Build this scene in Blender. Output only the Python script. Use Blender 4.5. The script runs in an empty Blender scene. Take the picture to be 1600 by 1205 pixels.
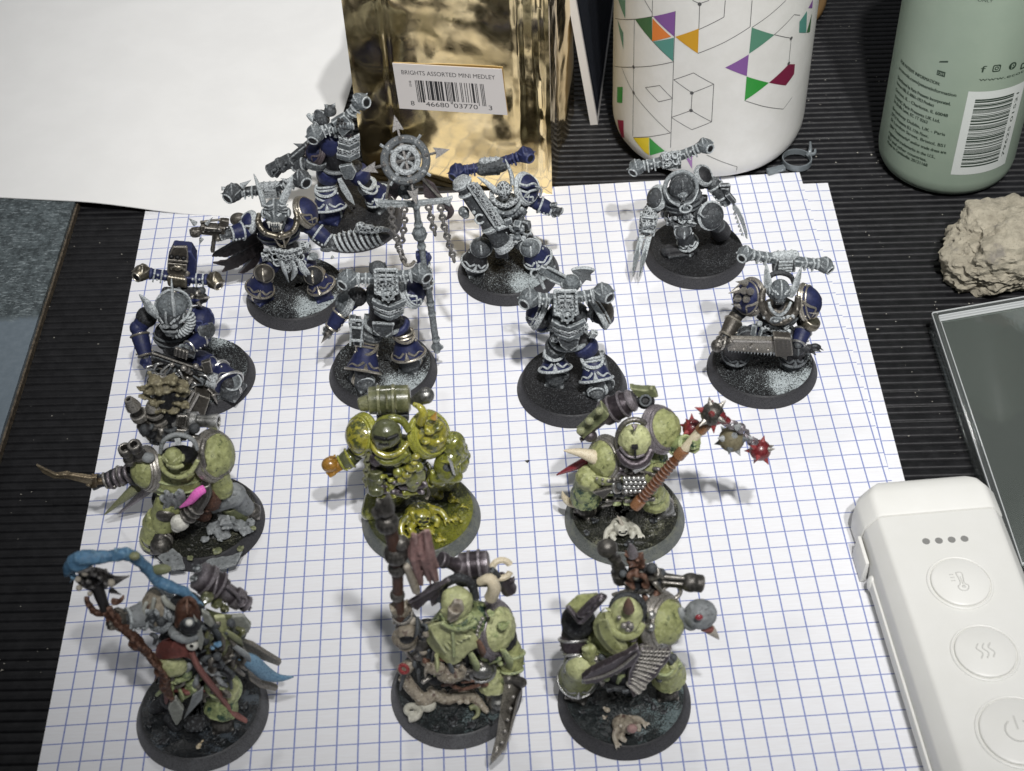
import bpy, bmesh, math, random
from mathutils import Vector, Matrix, Euler, noise
R_ = math.radians
scene = bpy.context.scene
COL = scene.collection
random.seed(7)

# ------------------------------------------------------------------ camera (1 unit = 1 cm)
CAM_X = Vector((0.9981265, -0.0495181, -0.0359359))
CAM_D = Vector((-0.0605230, -0.7130219, -0.6985247))
CAM_F = Vector((0.0089665, 0.6993909, -0.7146831))
CAM_C = Vector((-5.2116, -22.1791, 30.7466))
FPX = 2337.32
cam_data = bpy.data.cameras.new('camera')
cam = bpy.data.objects.new('camera', cam_data)
COL.objects.link(cam)
mw = Matrix((CAM_X, -CAM_D, -CAM_F)).transposed().to_4x4()
mw.translation = CAM_C
cam.matrix_world = mw
cam_data.sensor_width = 36.0
cam_data.lens = 36.0 * FPX / 1600.0
cam_data.clip_start = 0.5
cam_data.clip_end = 500.0
cam_data.dof.use_dof = True
cam_data.dof.focus_distance = 44.0
cam_data.dof.aperture_fstop = 0.35
scene.camera = cam

# ------------------------------------------------------------------ room light
world = bpy.data.worlds.new('World')
scene.world = world
world.use_nodes = True
bg = world.node_tree.nodes['Background']
bg.inputs['Color'].default_value = (0.90, 0.94, 1.0, 1)
bg.inputs['Strength'].default_value = 0.15
def lamp(name, loc, target, power, radius, cone, col):
    d = bpy.data.lights.new(name, 'SPOT')
    d.energy = power; d.color = col; d.shadow_soft_size = radius; d.spot_size = R_(cone); d.spot_blend = 1.0
    o = bpy.data.objects.new(name, d); COL.objects.link(o)
    o.location = loc
    o.rotation_euler = (Vector(target) - Vector(loc)).to_track_quat('-Z', 'Y').to_euler()
    return o
lamp('desk_lamp', (1, -34, 90), (4, 24, 0), 268000, 1.6, 42, (1.0, 0.985, 0.97))
lamp('second_lamp', (11, -42, 90), (4, 24, 0), 242000, 1.6, 42, (1.0, 0.985, 0.97))
lamp('rear_lamp', (-12, 62, 70), (-2, 14, 0), 36000, 5.0, 70, (1.0, 0.97, 0.93))
scene.view_settings.view_transform = 'Standard'
scene.view_settings.look = 'None'
scene.view_settings.exposure = 0.0
scene.view_settings.gamma = 1.0
scene.view_settings.use_curve_mapping = False

# ------------------------------------------------------------------ points from the survey of the photograph
def ray(u, v):
    return CAM_X * ((u - 800) / FPX) + CAM_D * ((v - 602.5) / FPX) + CAM_F
def at_z(u, v, z=0.0):
    d = ray(u, v); return CAM_C + d * ((z - CAM_C.z) / d.z)
def at_y(u, v, y):
    d = ray(u, v); return CAM_C + d * ((y - CAM_C.y) / d.y)
def at_plane(u, v, p0, n):
    d = ray(u, v); return CAM_C + d * ((p0 - CAM_C).dot(n) / d.dot(n))

# ------------------------------------------------------------------ materials
MATS = {}
def newmat(name):
    m = bpy.data.materials.new(name); m.use_nodes = True
    nt = m.node_tree
    return m, nt, nt.nodes['Principled BSDF']
def N(nt, typ, **kw):
    n = nt.nodes.new(typ)
    for k, v in kw.items():
        if k.startswith('i_'): n.inputs[k[2:].replace('_', ' ')].default_value = v
        else: setattr(n, k, v)
    return n
def mixc(nt, fac, a, b, mode='MIX'):
    n = nt.nodes.new('ShaderNodeMix'); n.data_type = 'RGBA'; n.blend_type = mode
    for sock, val in ((n.inputs[0], fac), (n.inputs[6], a), (n.inputs[7], b)):
        if hasattr(val, 'links'): nt.links.new(val, sock)
        elif isinstance(val, (int, float)): sock.default_value = val
        else: sock.default_value = (*val, 1) if len(val) == 3 else val
    return n.outputs[2]
def ramp(nt, src, a, b, lo=0.0, hi=1.0):
    n = nt.nodes.new('ShaderNodeMapRange'); n.interpolation_type = 'SMOOTHSTEP'
    nt.links.new(src, n.inputs[0])
    n.inputs[1].default_value = a; n.inputs[2].default_value = b
    n.inputs[3].default_value = lo; n.inputs[4].default_value = hi
    return n.outputs[0]
def mul(nt, a, b, op='MULTIPLY'):
    n = nt.nodes.new('ShaderNodeMath'); n.operation = op
    for s, v in ((n.inputs[0], a), (n.inputs[1], b)):
        if hasattr(v, 'links'): nt.links.new(v, s)
        else: s.default_value = v
    return n.outputs[0]
def objco(nt):
    return nt.nodes.new('ShaderNodeTexCoord').outputs['Object']
def noisen(nt, co, scale, detail=4, rough=0.6, dist=0.0):
    n = N(nt, 'ShaderNodeTexNoise'); nt.links.new(co, n.inputs['Vector'])
    n.inputs['Scale'].default_value = scale; n.inputs['Detail'].default_value = detail
    n.inputs['Roughness'].default_value = rough; n.inputs['Distortion'].default_value = dist
    return n.outputs['Fac']

def paint(name, base, edge, dark, rough=0.55, metal=0.0, edge_amt=0.9, dark_amt=0.9, grain=9.0, spec=0.35,
          ornate=0.0, orn_scale=9.0, chip=0.45, stroke=0.3, crack=0.0, crack_scale=4.5, coat=0.0, blotch=None, blotch_scale=3.0, blotch_at=0.55, bump=0.25, e0=0.508, e1=0.555):
    """brushed model paint: base coat, wash settled in the recesses, drybrush caught on raised edges"""
    m, nt, b = newmat(name)
    L = nt.links.new
    co = objco(nt)
    geo = N(nt, 'ShaderNodeNewGeometry')
    pt = geo.outputs['Pointiness']
    n1 = noisen(nt, co, grain, 5, 0.65)
    n2 = noisen(nt, co, grain * 4.5, 3, 0.7)
    c = mixc(nt, ramp(nt, n1, 0.35, 0.7), [x * 0.78 for x in base], [min(1, x * 1.18) for x in base])
    if blotch:
        n3 = noisen(nt, co, blotch_scale, 5, 0.7)
        c = mixc(nt, ramp(nt, n3, blotch_at, blotch_at + 0.09), c, blotch)
    h = n2
    if ornate > 0:
        vo = N(nt, 'ShaderNodeTexVoronoi', feature='DISTANCE_TO_EDGE')
        L(co, vo.inputs['Vector']); vo.inputs['Scale'].default_value = orn_scale
        wob = noisen(nt, co, orn_scale * 1.3, 2)
        r = ramp(nt, vo.outputs['Distance'], 0.03, 0.16, 1, 0)
        c = mixc(nt, mul(nt, r, ornate), c, edge)
        r2 = ramp(nt, vo.outputs['Distance'], 0.16, 0.34)
        c = mixc(nt, mul(nt, r2, ornate * 0.8), c, dark)
        h = mul(nt, mul(nt, r, 1.6), n2, 'ADD')
    n4 = noisen(nt, co, grain * 1.7, 6, 0.82)
    if stroke: c = mixc(nt, mul(nt, ramp(nt, n4, 0.56, 0.66), stroke), c, edge)
    if chip: c = mixc(nt, mul(nt, ramp(nt, n4, 0.46, 0.36), chip), c, dark)
    if crack:
        vc = N(nt, 'ShaderNodeTexVoronoi', feature='DISTANCE_TO_EDGE'); wv = N(nt, 'ShaderNodeTexNoise'); L(co, wv.inputs['Vector']); wv.inputs['Scale'].default_value = 7
        ad = N(nt, 'ShaderNodeVectorMath', operation='MULTIPLY_ADD'); L(wv.outputs['Color'], ad.inputs[0]); ad.inputs[1].default_value = (0.12, 0.12, 0.12); L(co, ad.inputs[2])
        L(ad.outputs[0], vc.inputs['Vector']); vc.inputs['Scale'].default_value = crack_scale
        cr = ramp(nt, vc.outputs['Distance'], 0.02, 0.09, 1, 0)
        c = mixc(nt, mul(nt, cr, crack), c, dark)
        h = mul(nt, h, mul(nt, cr, 1.4), 'SUBTRACT')
    h = mul(nt, h, n4, 'ADD')
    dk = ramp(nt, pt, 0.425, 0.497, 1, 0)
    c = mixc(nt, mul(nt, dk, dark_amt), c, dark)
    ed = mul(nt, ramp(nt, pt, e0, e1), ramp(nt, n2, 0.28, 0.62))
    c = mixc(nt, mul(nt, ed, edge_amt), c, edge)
    L(c, b.inputs['Base Color'])
    L(ramp(nt, n1, 0.3, 0.75, max(0.05, rough - 0.1), min(1, rough + 0.12)), b.inputs['Roughness'])
    b.inputs['Metallic'].default_value = metal
    b.inputs['Specular IOR Level'].default_value = spec
    b.inputs['Coat Weight'].default_value = coat
    b.inputs['Coat Roughness'].default_value = 0.08
    bp = N(nt, 'ShaderNodeBump'); bp.inputs['Strength'].default_value = bump; bp.inputs['Distance'].default_value = 0.02
    L(h, bp.inputs['Height']); L(bp.outputs['Normal'], b.inputs['Normal'])
    if coat: b.inputs['Coat Roughness'].default_value = 0.12; b.inputs['Coat IOR'].default_value = 1.6; b.inputs['Specular IOR Level'].default_value = 0.5
    MATS[name] = m
    return m
BLK = (0.008, 0.008, 0.010)
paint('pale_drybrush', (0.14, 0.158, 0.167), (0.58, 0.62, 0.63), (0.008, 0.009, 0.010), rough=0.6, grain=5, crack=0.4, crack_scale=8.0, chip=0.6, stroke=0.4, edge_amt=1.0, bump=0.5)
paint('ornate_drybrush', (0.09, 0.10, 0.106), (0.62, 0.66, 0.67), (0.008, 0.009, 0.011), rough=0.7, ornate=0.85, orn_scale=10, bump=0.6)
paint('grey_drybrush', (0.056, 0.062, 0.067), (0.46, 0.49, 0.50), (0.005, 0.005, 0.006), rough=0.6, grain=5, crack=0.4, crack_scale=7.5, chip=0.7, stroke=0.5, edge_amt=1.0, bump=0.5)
paint('dark_primer', (0.014, 0.014, 0.016), (0.20, 0.22, 0.23), (0.005, 0.005, 0.006), rough=0.55, edge_amt=0.7, stroke=0.45, bump=0.5)
paint('night_blue', (0.015, 0.020, 0.068), (0.11, 0.13, 0.27), (0.006, 0.008, 0.028), rough=0.5, edge_amt=0.55, dark_amt=0.8, stroke=0.12, chip=0.5)
paint('gunmetal', (0.085, 0.08, 0.073), (0.58, 0.55, 0.50), (0.010, 0.009, 0.009), rough=0.42, metal=0.75)
paint('brown_metal', (0.075, 0.068, 0.058), (0.38, 0.355, 0.31), (0.010, 0.008, 0.007), rough=0.45, metal=0.5)
paint('brass_trim', (0.185, 0.165, 0.125), (0.62, 0.58, 0.50), (0.016, 0.012, 0.008), rough=0.36, metal=0.85)
paint('steel_trim', (0.22, 0.22, 0.21), (0.72, 0.72, 0.70), (0.012, 0.012, 0.012), rough=0.35, metal=0.85)
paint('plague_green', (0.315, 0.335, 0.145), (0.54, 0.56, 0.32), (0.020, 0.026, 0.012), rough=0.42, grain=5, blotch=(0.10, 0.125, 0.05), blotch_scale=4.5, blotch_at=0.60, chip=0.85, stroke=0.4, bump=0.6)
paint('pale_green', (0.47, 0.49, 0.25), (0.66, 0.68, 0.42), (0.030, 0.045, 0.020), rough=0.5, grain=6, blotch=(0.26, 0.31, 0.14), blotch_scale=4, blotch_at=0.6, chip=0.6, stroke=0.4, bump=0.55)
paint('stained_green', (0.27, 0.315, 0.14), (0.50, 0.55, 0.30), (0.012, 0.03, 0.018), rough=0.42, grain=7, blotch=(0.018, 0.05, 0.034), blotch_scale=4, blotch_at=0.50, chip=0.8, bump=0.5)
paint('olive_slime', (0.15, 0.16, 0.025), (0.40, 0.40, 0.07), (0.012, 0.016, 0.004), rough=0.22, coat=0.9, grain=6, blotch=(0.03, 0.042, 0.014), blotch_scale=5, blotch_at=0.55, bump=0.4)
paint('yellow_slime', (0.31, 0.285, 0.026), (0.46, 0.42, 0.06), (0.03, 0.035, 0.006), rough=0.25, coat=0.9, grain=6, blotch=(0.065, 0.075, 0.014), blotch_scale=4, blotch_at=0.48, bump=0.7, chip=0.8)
paint('olive_tank', (0.085, 0.092, 0.04), (0.22, 0.22, 0.12), (0.010, 0.012, 0.005), rough=0.3, coat=0.6, grain=6)
paint('orange_glove', (0.30, 0.145, 0.02), (0.5, 0.3, 0.06), (0.03, 0.014, 0.004), rough=0.25, coat=0.8)
paint('bone', (0.50, 0.40, 0.25), (0.75, 0.68, 0.52), (0.06, 0.035, 0.016), rough=0.5)
paint('white_bone', (0.66, 0.65, 0.58), (0.8, 0.8, 0.76), (0.10, 0.08, 0.05), rough=0.5)
paint('horn_red', (0.16, 0.010, 0.018), (0.30, 0.04, 0.05), (0.02, 0.004, 0.005), rough=0.3, coat=0.3)
paint('blood_red', (0.13, 0.011, 0.014), (0.34, 0.06, 0.06), (0.02, 0.004, 0.004), rough=0.32, coat=0.4)
paint('cloth_red', (0.17, 0.055, 0.045), (0.32, 0.15, 0.13), (0.02, 0.008, 0.007), rough=0.65)
paint('leather', (0.13, 0.045, 0.016), (0.30, 0.15, 0.07), (0.012, 0.005, 0.003), rough=0.4, coat=0.2)
paint('rust_brown', (0.070, 0.031, 0.019), (0.24, 0.14, 0.10), (0.010, 0.005, 0.004), rough=0.55)
paint('mauve_cloth', (0.26, 0.155, 0.145), (0.42, 0.30, 0.28), (0.03, 0.015, 0.014), rough=0.7)
paint('hot_pink', (0.85, 0.08, 0.52), (0.9, 0.25, 0.65), (0.45, 0.02, 0.25), rough=0.5, dark_amt=0.4)
paint('sky_blue', (0.085, 0.19, 0.31), (0.22, 0.36, 0.48), (0.015, 0.03, 0.05), rough=0.55, grain=5, blotch=(0.14, 0.26, 0.36), blotch_scale=4)
paint('grey_paint', (0.23, 0.245, 0.25), (0.40, 0.42, 0.42), (0.010, 0.010, 0.010), rough=0.55, grain=5, dark_amt=1.0, chip=0.95, bump=0.6)
paint('purple_metal', (0.075, 0.062, 0.070), (0.36, 0.33, 0.35), (0.010, 0.008, 0.010), rough=0.38, metal=0.55)
paint('moss_rock', (0.16, 0.14, 0.085), (0.36, 0.33, 0.22), (0.012, 0.010, 0.007), rough=0.6)
paint('flesh', (0.27, 0.235, 0.18), (0.52, 0.48, 0.41), (0.035, 0.022, 0.018), rough=0.5, blotch=(0.09, 0.055, 0.045), blotch_scale=5, blotch_at=0.55, chip=0.8, bump=0.5)
paint('grub_bone', (0.46, 0.45, 0.38), (0.66, 0.65, 0.58), (0.05, 0.04, 0.03), rough=0.55)
paint('chain_brown', (0.030, 0.027, 0.026), (0.26, 0.25, 0.24), (0.008, 0.006, 0.005), rough=0.45, metal=0.3, stroke=0.1)
paint('wing_black', (0.014, 0.011, 0.012), (0.10, 0.08, 0.085), (0.005, 0.004, 0.004), rough=0.5)
paint('black_hole', (0.005, 0.005, 0.006), (0.01, 0.01, 0.01), (0.003, 0.003, 0.003), rough=0.5)
paint('knife_metal', (0.12, 0.09, 0.055), (0.42, 0.35, 0.24), (0.02, 0.012, 0.008), rough=0.4, metal=0.7)
paint('dull_green', (0.13, 0.145, 0.075), (0.34, 0.35, 0.20), (0.014, 0.016, 0.008), rough=0.45)
paint('ivory_slate', (0.30, 0.31, 0.27), (0.45, 0.46, 0.42), (0.03, 0.03, 0.025), rough=0.6)

def base_paint(name, rim, top, frost, frost_at, scale, rough=0.6, coat=0.0, extra=None):
    """black model base with a dusting of dry paint over its gritty top"""
    m, nt, b = newmat(name); L = nt.links.new
    co = objco(nt)
    n1 = noisen(nt, co, scale, 2, 0.5)
    n2 = noisen(nt, co, 26, 3, 0.75)
    n3 = noisen(nt, co, 30, 2, 0.65)
    patch = ramp(nt, n1, frost_at - 0.07, frost_at + 0.26)
    grit = ramp(nt, mul(nt, n3, n2, 'ADD'), 1.02, 1.25)
    c = mixc(nt, ramp(nt, mul(nt, n3, mul(nt, patch, 0.46), 'ADD'), 0.66, 0.92), top, frost)
    c = mixc(nt, mul(nt, grit, 0.35), c, frost)
    if extra:
        n4 = noisen(nt, co, 2.2, 3, 0.6)
        c = mixc(nt, ramp(nt, n4, 0.50, 0.62), c, extra)
    L(c, b.inputs['Base Color'])
    b.inputs['Roughness'].default_value = rough; b.inputs['Coat Weight'].default_value = coat; b.inputs['Specular IOR Level'].default_value = 0.3
    bp = N(nt, 'ShaderNodeBump'); bp.inputs['Strength'].default_value = 0.7; bp.inputs['Distance'].default_value = 0.02
    L(mul(nt, n2, n3, 'ADD'), bp.inputs['Height']); L(bp.outputs['Normal'], b.inputs['Normal']); L(bp.outputs['Normal'], b.inputs['Coat Normal']); b.inputs['Coat Roughness'].default_value = 0.2
    MATS[name] = m
FROST = (0.44, 0.49, 0.50)
base_paint('grit_frost', None, (0.008, 0.008, 0.009), FROST, 0.50, 0.62)
base_paint('grit_black', None, (0.009, 0.009, 0.010), (0.16, 0.17, 0.18), 0.60, 0.8)
base_paint('grit_swamp', None, (0.012, 0.013, 0.010), (0.14, 0.14, 0.10), 0.55, 1.6, rough=0.25, coat=0.5)
base_paint('grit_slime', None, (0.022, 0.027, 0.009), (0.17, 0.175, 0.02), 0.44, 1.1, rough=0.35, coat=0.6, extra=(0.085, 0.095, 0.012))
base_paint('grit_verdigris', None, (0.010, 0.012, 0.013), (0.13, 0.17, 0.175), 0.53, 1.3, rough=0.3, coat=0.2)
base_paint('grit_wet', None, (0.008, 0.009, 0.010), (0.07, 0.085, 0.10), 0.50, 1.6, rough=0.28, coat=0.4)
paint('base_rim', (0.012, 0.012, 0.013), (0.06, 0.06, 0.065), (0.010, 0.010, 0.010), rough=0.55, bump=0.08, spec=0.25, stroke=0.12)
paint('base_rim_green', (0.040, 0.046, 0.044), (0.14, 0.15, 0.14), (0.014, 0.014, 0.012), rough=0.5, bump=0.12, blotch=(0.12, 0.125, 0.085), blotch_scale=1.6, blotch_at=0.5)
paint('base_rim_dusty', (0.016, 0.0165, 0.018), (0.12, 0.12, 0.125), (0.010, 0.010, 0.010), rough=0.5, bump=0.12, blotch=(0.05, 0.053, 0.057), blotch_scale=2.2, blotch_at=0.54)

# ------------------------------------------------------------------ mesh building (primitives in world cm; radii given in mm)
MM = 0.1
def axes(a, hint=Vector((0, 0, 1))):
    a = a.normalized()
    if abs(a.dot(hint)) > 0.97: hint = Vector((0, 1, 0)) if abs(a.y) < 0.9 else Vector((1, 0, 0))
    x = hint.cross(a).normalized(); y = a.cross(x).normalized()
    return x, y, a
class B:
    def __init__(s, fig=None):
        s.bm = bmesh.new(); s.f = fig
    def w(s, p):
        if isinstance(p, Vector): return p
        return s.f.w(p) if s.f else Vector(p)
    def _rings(s, rings, cap0=True, cap1=True, closed=False):
        bm = s.bm; vr = [[bm.verts.new(p) for p in r] for r in rings]
        n = len(vr[0]); rng = list(range(len(vr) - 1)) + ([len(vr) - 1] if closed else [])
        for i in rng:
            a, b = vr[i], vr[(i + 1) % len(vr)]
            for j in range(n):
                k = (j + 1) % n
                bm.faces.new((a[j], a[k], b[k], b[j]))
        if not closed:
            if cap0: bm.faces.new(list(reversed(vr[0])))
            if cap1: bm.faces.new(vr[-1])
        return s
    def lathe(s, p, q, prof, n=14, sx=1.0, hint=Vector((0, 0, 1)), closed=False):
        """revolve prof [(fraction p->q, radius mm)...] about p->q; sx squashes one way"""
        p, q = s.w(p), s.w(q); d = q - p; x, y, a = axes(d, hint)
        rings = []
        for t, r in prof:
            c = p + d * t; r = max(r, 0.03) * MM
            rings.append([c + x * (math.cos(2 * math.pi * j / n) * r * sx) + y * (math.sin(2 * math.pi * j / n) * r) for j in range(n)])
        return s._rings(rings, closed=closed)
    def cap(s, p, q, r1, r2=None, n=12):
        r2 = r1 if r2 is None else r2
        p, q = s.w(p), s.w(q); L = max((q - p).length / MM, 0.01)
        prof = [(-r1 * math.cos(k * math.pi / 8) / L, r1 * math.sin(k * math.pi / 8)) for k in range(0, 5)]
        prof += [(1 + r2 * math.sin(k * math.pi / 8) / L, r2 * math.cos(k * math.pi / 8)) for k in range(0, 5)]
        return s.lathe(p, q, prof, n)
    def ell(s, c, r, rot=None, n=14, m=9):
        c = s.w(c)
        if isinstance(r, (int, float)): r = (r, r, r)
        E = Euler([R_(t) for t in rot]).to_matrix() if rot else Matrix.Identity(3)
        rings = []
        for i in range(m + 1):
            th = -math.pi / 2 + math.pi * (i + 0.02 if i == 0 else (i - 0.02 if i == m else i)) / m
            rings.append([c + E @ Vector((r[0] * MM * math.cos(th) * math.cos(2 * math.pi * j / n), r[1] * MM * math.cos(th) * math.sin(2 * math.pi * j / n), r[2] * MM * math.sin(th))) for j in range(n)])
        return s._rings(rings)
    def tube(s, pts, rs, n=8, sx=1.0, smooth=True):
        P = [s.w(p) for p in pts]
        if isinstance(rs, (int, float)): rs = [rs] * len(P)
        if smooth and len(P) > 2:
            Q = []; S = []
            for i in range(len(P) - 1):
                p0 = P[max(i - 1, 0)]; p1 = P[i]; p2 = P[i + 1]; p3 = P[min(i + 2, len(P) - 1)]
                for k in range(4):
                    t = k / 4
                    Q.append(0.5 * ((2 * p1) + (p2 - p0) * t + (2 * p0 - 5 * p1 + 4 * p2 - p3) * t * t + (3 * p1 - p0 - 3 * p2 + p3) * t ** 3))
                    S.append(rs[i] + (rs[i + 1] - rs[i]) * t)
            Q.append(P[-1]); S.append(rs[-1]); P, rs = Q, S
        x = None; rings = []
        for i, p in enumerate(P):
            t = (P[min(i + 1, len(P) - 1)] - P[max(i - 1, 0)])
            if t.length < 1e-6: t = Vector((0, 0, 1))
            t.normalize()
            if x is None: x, y, _ = axes(t)
            x = (x - t * x.dot(t)).normalized(); y = t.cross(x)
            r = max(rs[i], 0.04) * MM
            rings.append([p + x * (math.cos(2 * math.pi * j / n) * r * sx) + y * (math.sin(2 * math.pi * j / n) * r) for j in range(n)])
        return s._rings(rings)
    def torus(s, c, nrm, R, r, n=24, m=6, a0=0.0, a1=360.0, sx=1.0, hint=Vector((0, 0, 1))):
        c = s.w(c); x, y, a = axes(Vector(nrm), hint); closed = abs(a1 - a0) >= 359
        k = n if closed else n + 1; rings = []
        for i in range(k):
            t = R_(a0 + (a1 - a0) * i / n)
            d = x * (math.cos(t) * sx) + y * math.sin(t); dn = d.normalized()
            rings.append([c + d * R * MM + (dn * math.cos(2 * math.pi * j / m) + a * math.sin(2 * math.pi * j / m)) * r * MM for j in range(m)])
        return s._rings(rings, closed=closed)
    def box(s, c, size, rot=None, taper=1.0, M3=None):
        c = s.w(c); E = M3 if M3 is not None else (Euler([R_(t) for t in rot]).to_matrix() if rot else Matrix.Identity(3))
        h = [t * MM / 2 for t in size]; vs = []
        for z in (-1, 1):
            k = taper if z > 0 else 1.0
            for x, y in ((-1, -1), (1, -1), (1, 1), (-1, 1)):
                vs.append(s.bm.verts.new(c + E @ Vector((x * h[0] * k, y * h[1] * k, z * h[2]))))
        for f in ((3, 2, 1, 0), (4, 5, 6, 7), (0, 1, 5, 4), (1, 2, 6, 5), (2, 3, 7, 6), (3, 0, 4, 7)):
            s.bm.faces.new([vs[i] for i in f])
        return s
    def bar(s, p, q, wd, th, hint=Vector((0, 0, 1)), w2=None):
        """box from p to q, wd across, th along hint"""
        p, q = s.w(p), s.w(q); x, y, a = axes(q - p, hint); w2 = wd if w2 is None else w2
        rings = []
        for c, k in ((p, wd), (q, w2)):
            rings.append([c + x * (i * k * MM / 2) + y * (j * th * MM / 2) for i, j in ((-1, -1), (1, -1), (1, 1), (-1, 1))])
        return s._rings(rings)
    def plate(s, pts, th, nrm=None):
        P = [s.w(p) for p in pts]
        if nrm is None:
            nrm = Vector((0, 0, 0))
            for i in range(len(P)):
                a, b = P[i], P[(i + 1) % len(P)]
                nrm += Vector(((a.y - b.y) * (a.z + b.z), (a.z - b.z) * (a.x + b.x), (a.x - b.x) * (a.y + b.y)))
        nrm = Vector(nrm).normalized() * th * MM / 2
        return s._rings([[p - nrm for p in P], [p + nrm for p in P]])
    def spike(s, p, q, r, n=8):
        return s.lathe(p, q, [(0, r), (0.55, r * 0.42), (1, 0.06)], n)
    def dome(s, c, axis, Rr, depth, n=20, m=7, sx=1.0, hint=Vector((0, 0, 1))):
        c = s.w(c); x, y, a = axes(Vector(axis), hint); rings = []
        for i in range(m + 1):
            th = math.pi / 2 * (i if i < m else m - 0.06) / m
            rings.append([c + (x * (math.cos(2 * math.pi * j / n) * sx) + y * math.sin(2 * math.pi * j / n)) * Rr * MM * math.cos(th) + a * depth * MM * math.sin(th) for j in range(n)])
        return s._rings(rings)
    def chain(s, pts, link=1.1, r=0.28):
        P = [s.w(p) for p in pts]
        segs = [(P[i + 1] - P[i]).length for i in range(len(P) - 1)]; tot = sum(segs); k = max(2, int(tot / (link * 1.25 * MM)))
        for i in range(k):
            d = tot * (i + 0.5) / k; j = 0
            while j < len(segs) - 1 and d > segs[j]: d -= segs[j]; j += 1
            t = (P[j + 1] - P[j]).normalized(); c = P[j] + t * d
            x, y, _ = axes(t)
            s.torus(c, x if i % 2 else y, link * 0.8, r, 8, 5, hint=t, sx=0.75)
        return s

def clusters(bm, pad=0.012):
    """groups of touching pieces (by the boxes round their loose islands)"""
    seen = set(); isl = []
    for v in bm.verts:
        if v in seen: continue
        st = [v]; seen.add(v); g = []
        while st:
            a = st.pop(); g.append(a)
            for e in a.link_edges:
                o = e.other_vert(a)
                if o not in seen: seen.add(o); st.append(o)
        lo = [min(p.co[i] for p in g) - pad for i in range(3)]; hi = [max(p.co[i] for p in g) + pad for i in range(3)]
        isl.append((g, lo, hi))
    par = list(range(len(isl)))
    def root(i):
        while par[i] != i: i = par[i]
        return i
    for i in range(len(isl)):
        for j in range(i):
            if all(isl[i][1][k] < isl[j][2][k] and isl[j][1][k] < isl[i][2][k] for k in range(3)): par[root(i)] = root(j)
    out = {}
    for i in range(len(isl)): out.setdefault(root(i), []).extend(isl[i][0])
    return list(out.values())

def finish_split(bm, name, mat, parent, origin, **kw):
    """one object per separate piece; many tiny pieces stay joined as stuff"""
    cl = clusters(bm)
    if 1 < len(cl) <= 8:
        first = None
        for g in cl:
            b2 = bmesh.new(); mp = {v: b2.verts.new(v.co) for v in g}; fs = {fc for v in g for fc in v.link_faces}
            for fc in fs: b2.faces.new([mp[v] for v in fc.verts])
            o = finish(b2, name, mat, parent, origin, **kw); first = first or o
        bm.free(); return first
    o = finish(bm, name, mat, parent, origin, **kw)
    if len(cl) > 8: o['kind'] = 'stuff'
    return o

def finish(bm, name, mat, parent, origin, vox=None, orn=0.0, orn_size=0.12, smooth=True, bev=0.0, soft=2):
    bmesh.ops.recalc_face_normals(bm, faces=bm.faces)
    if origin is not None:
        for v in bm.verts: v.co -= origin
    me = bpy.data.meshes.new(name); bm.to_mesh(me); bm.free()
    me.materials.append(MATS[mat] if isinstance(mat, str) else mat)
    o = bpy.data.objects.new(name, me); COL.objects.link(o)
    if parent: o.parent = parent
    if vox:
        r = o.modifiers.new('remesh', 'REMESH'); r.mode = 'VOXEL'; r.voxel_size = vox; r.use_smooth_shade = True
        if soft:
            sm = o.modifiers.new('soften', 'SMOOTH'); sm.factor = 0.5; sm.iterations = soft
        if orn:
            d = o.modifiers.new('relief', 'DISPLACE'); d.texture = relief(orn_size); d.strength = orn * MM; d.mid_level = 0.5
    else:
        if bev:
            bv = o.modifiers.new('bevel', 'BEVEL'); bv.width = bev * MM; bv.segments = 2; bv.limit_method = 'ANGLE'
        if smooth:
            for p in me.polygons: p.use_smooth = True
            es = o.modifiers.new('edges', 'EDGE_SPLIT'); es.split_angle = R_(38)
    return o
_rel = {}
def relief(size):
    if size < 0 and size not in _rel:
        t = bpy.data.textures.new('relief', 'CLOUDS'); t.noise_scale = -size; t.noise_depth = 4; _rel[size] = t
    if size not in _rel:
        t = bpy.data.textures.new('relief', 'VORONOI'); t.noise_scale = size; t.noise_intensity = 1.1
        t.distance_metric = 'DISTANCE'; t.weight_1 = -1; t.weight_2 = 1
        _rel[size] = t
    return _rel[size]

def tag(o, label=None, cat=None, group=None, kind=None):
    if label: o['label'] = label
    if cat: o['category'] = cat
    if group: o['group'] = group
    if kind: o['kind'] = kind
    return o

class Fig:
    """one painted model on its round base; points are read as (x, y, depth mm towards the viewer) or (x, y, None, height cm)"""
    def __init__(s, name, label, cat, group, bx, by, crop):
        s.bx, s.by = bx, by; s.cr = crop
        s.root = bpy.data.objects.new(name, None); COL.objects.link(s.root)
        s.root.location = (bx, by, 0); s.root.empty_display_size = 0.5
        s.o = Vector((bx, by, 0))
        tag(s.root, label, cat, group)
        s.body = B(s)
    def px(s, x, y): return s.cr[0] + x / s.cr[2], s.cr[1] + y / s.cr[2]
    def w(s, p):
        if isinstance(p, Vector): return p
        u, v = s.px(p[0], p[1])
        if len(p) == 4: return at_z(u, v, p[3])
        return at_y(u, v, s.by - (p[2] if len(p) > 2 else 0) * MM)
    def B(s): return B(s)
    def part(s, name, b, mat, parent=None, vox=0.032, **kw):
        return finish_split(b.bm, name, mat, parent or s.root, s.o, vox=vox, **kw)
    def hard(s, name, b, mat, parent=None, bev=0.0, **kw):
        return finish_split(b.bm, name, mat, parent or s.root, s.o, vox=None, bev=bev, **kw)

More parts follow.
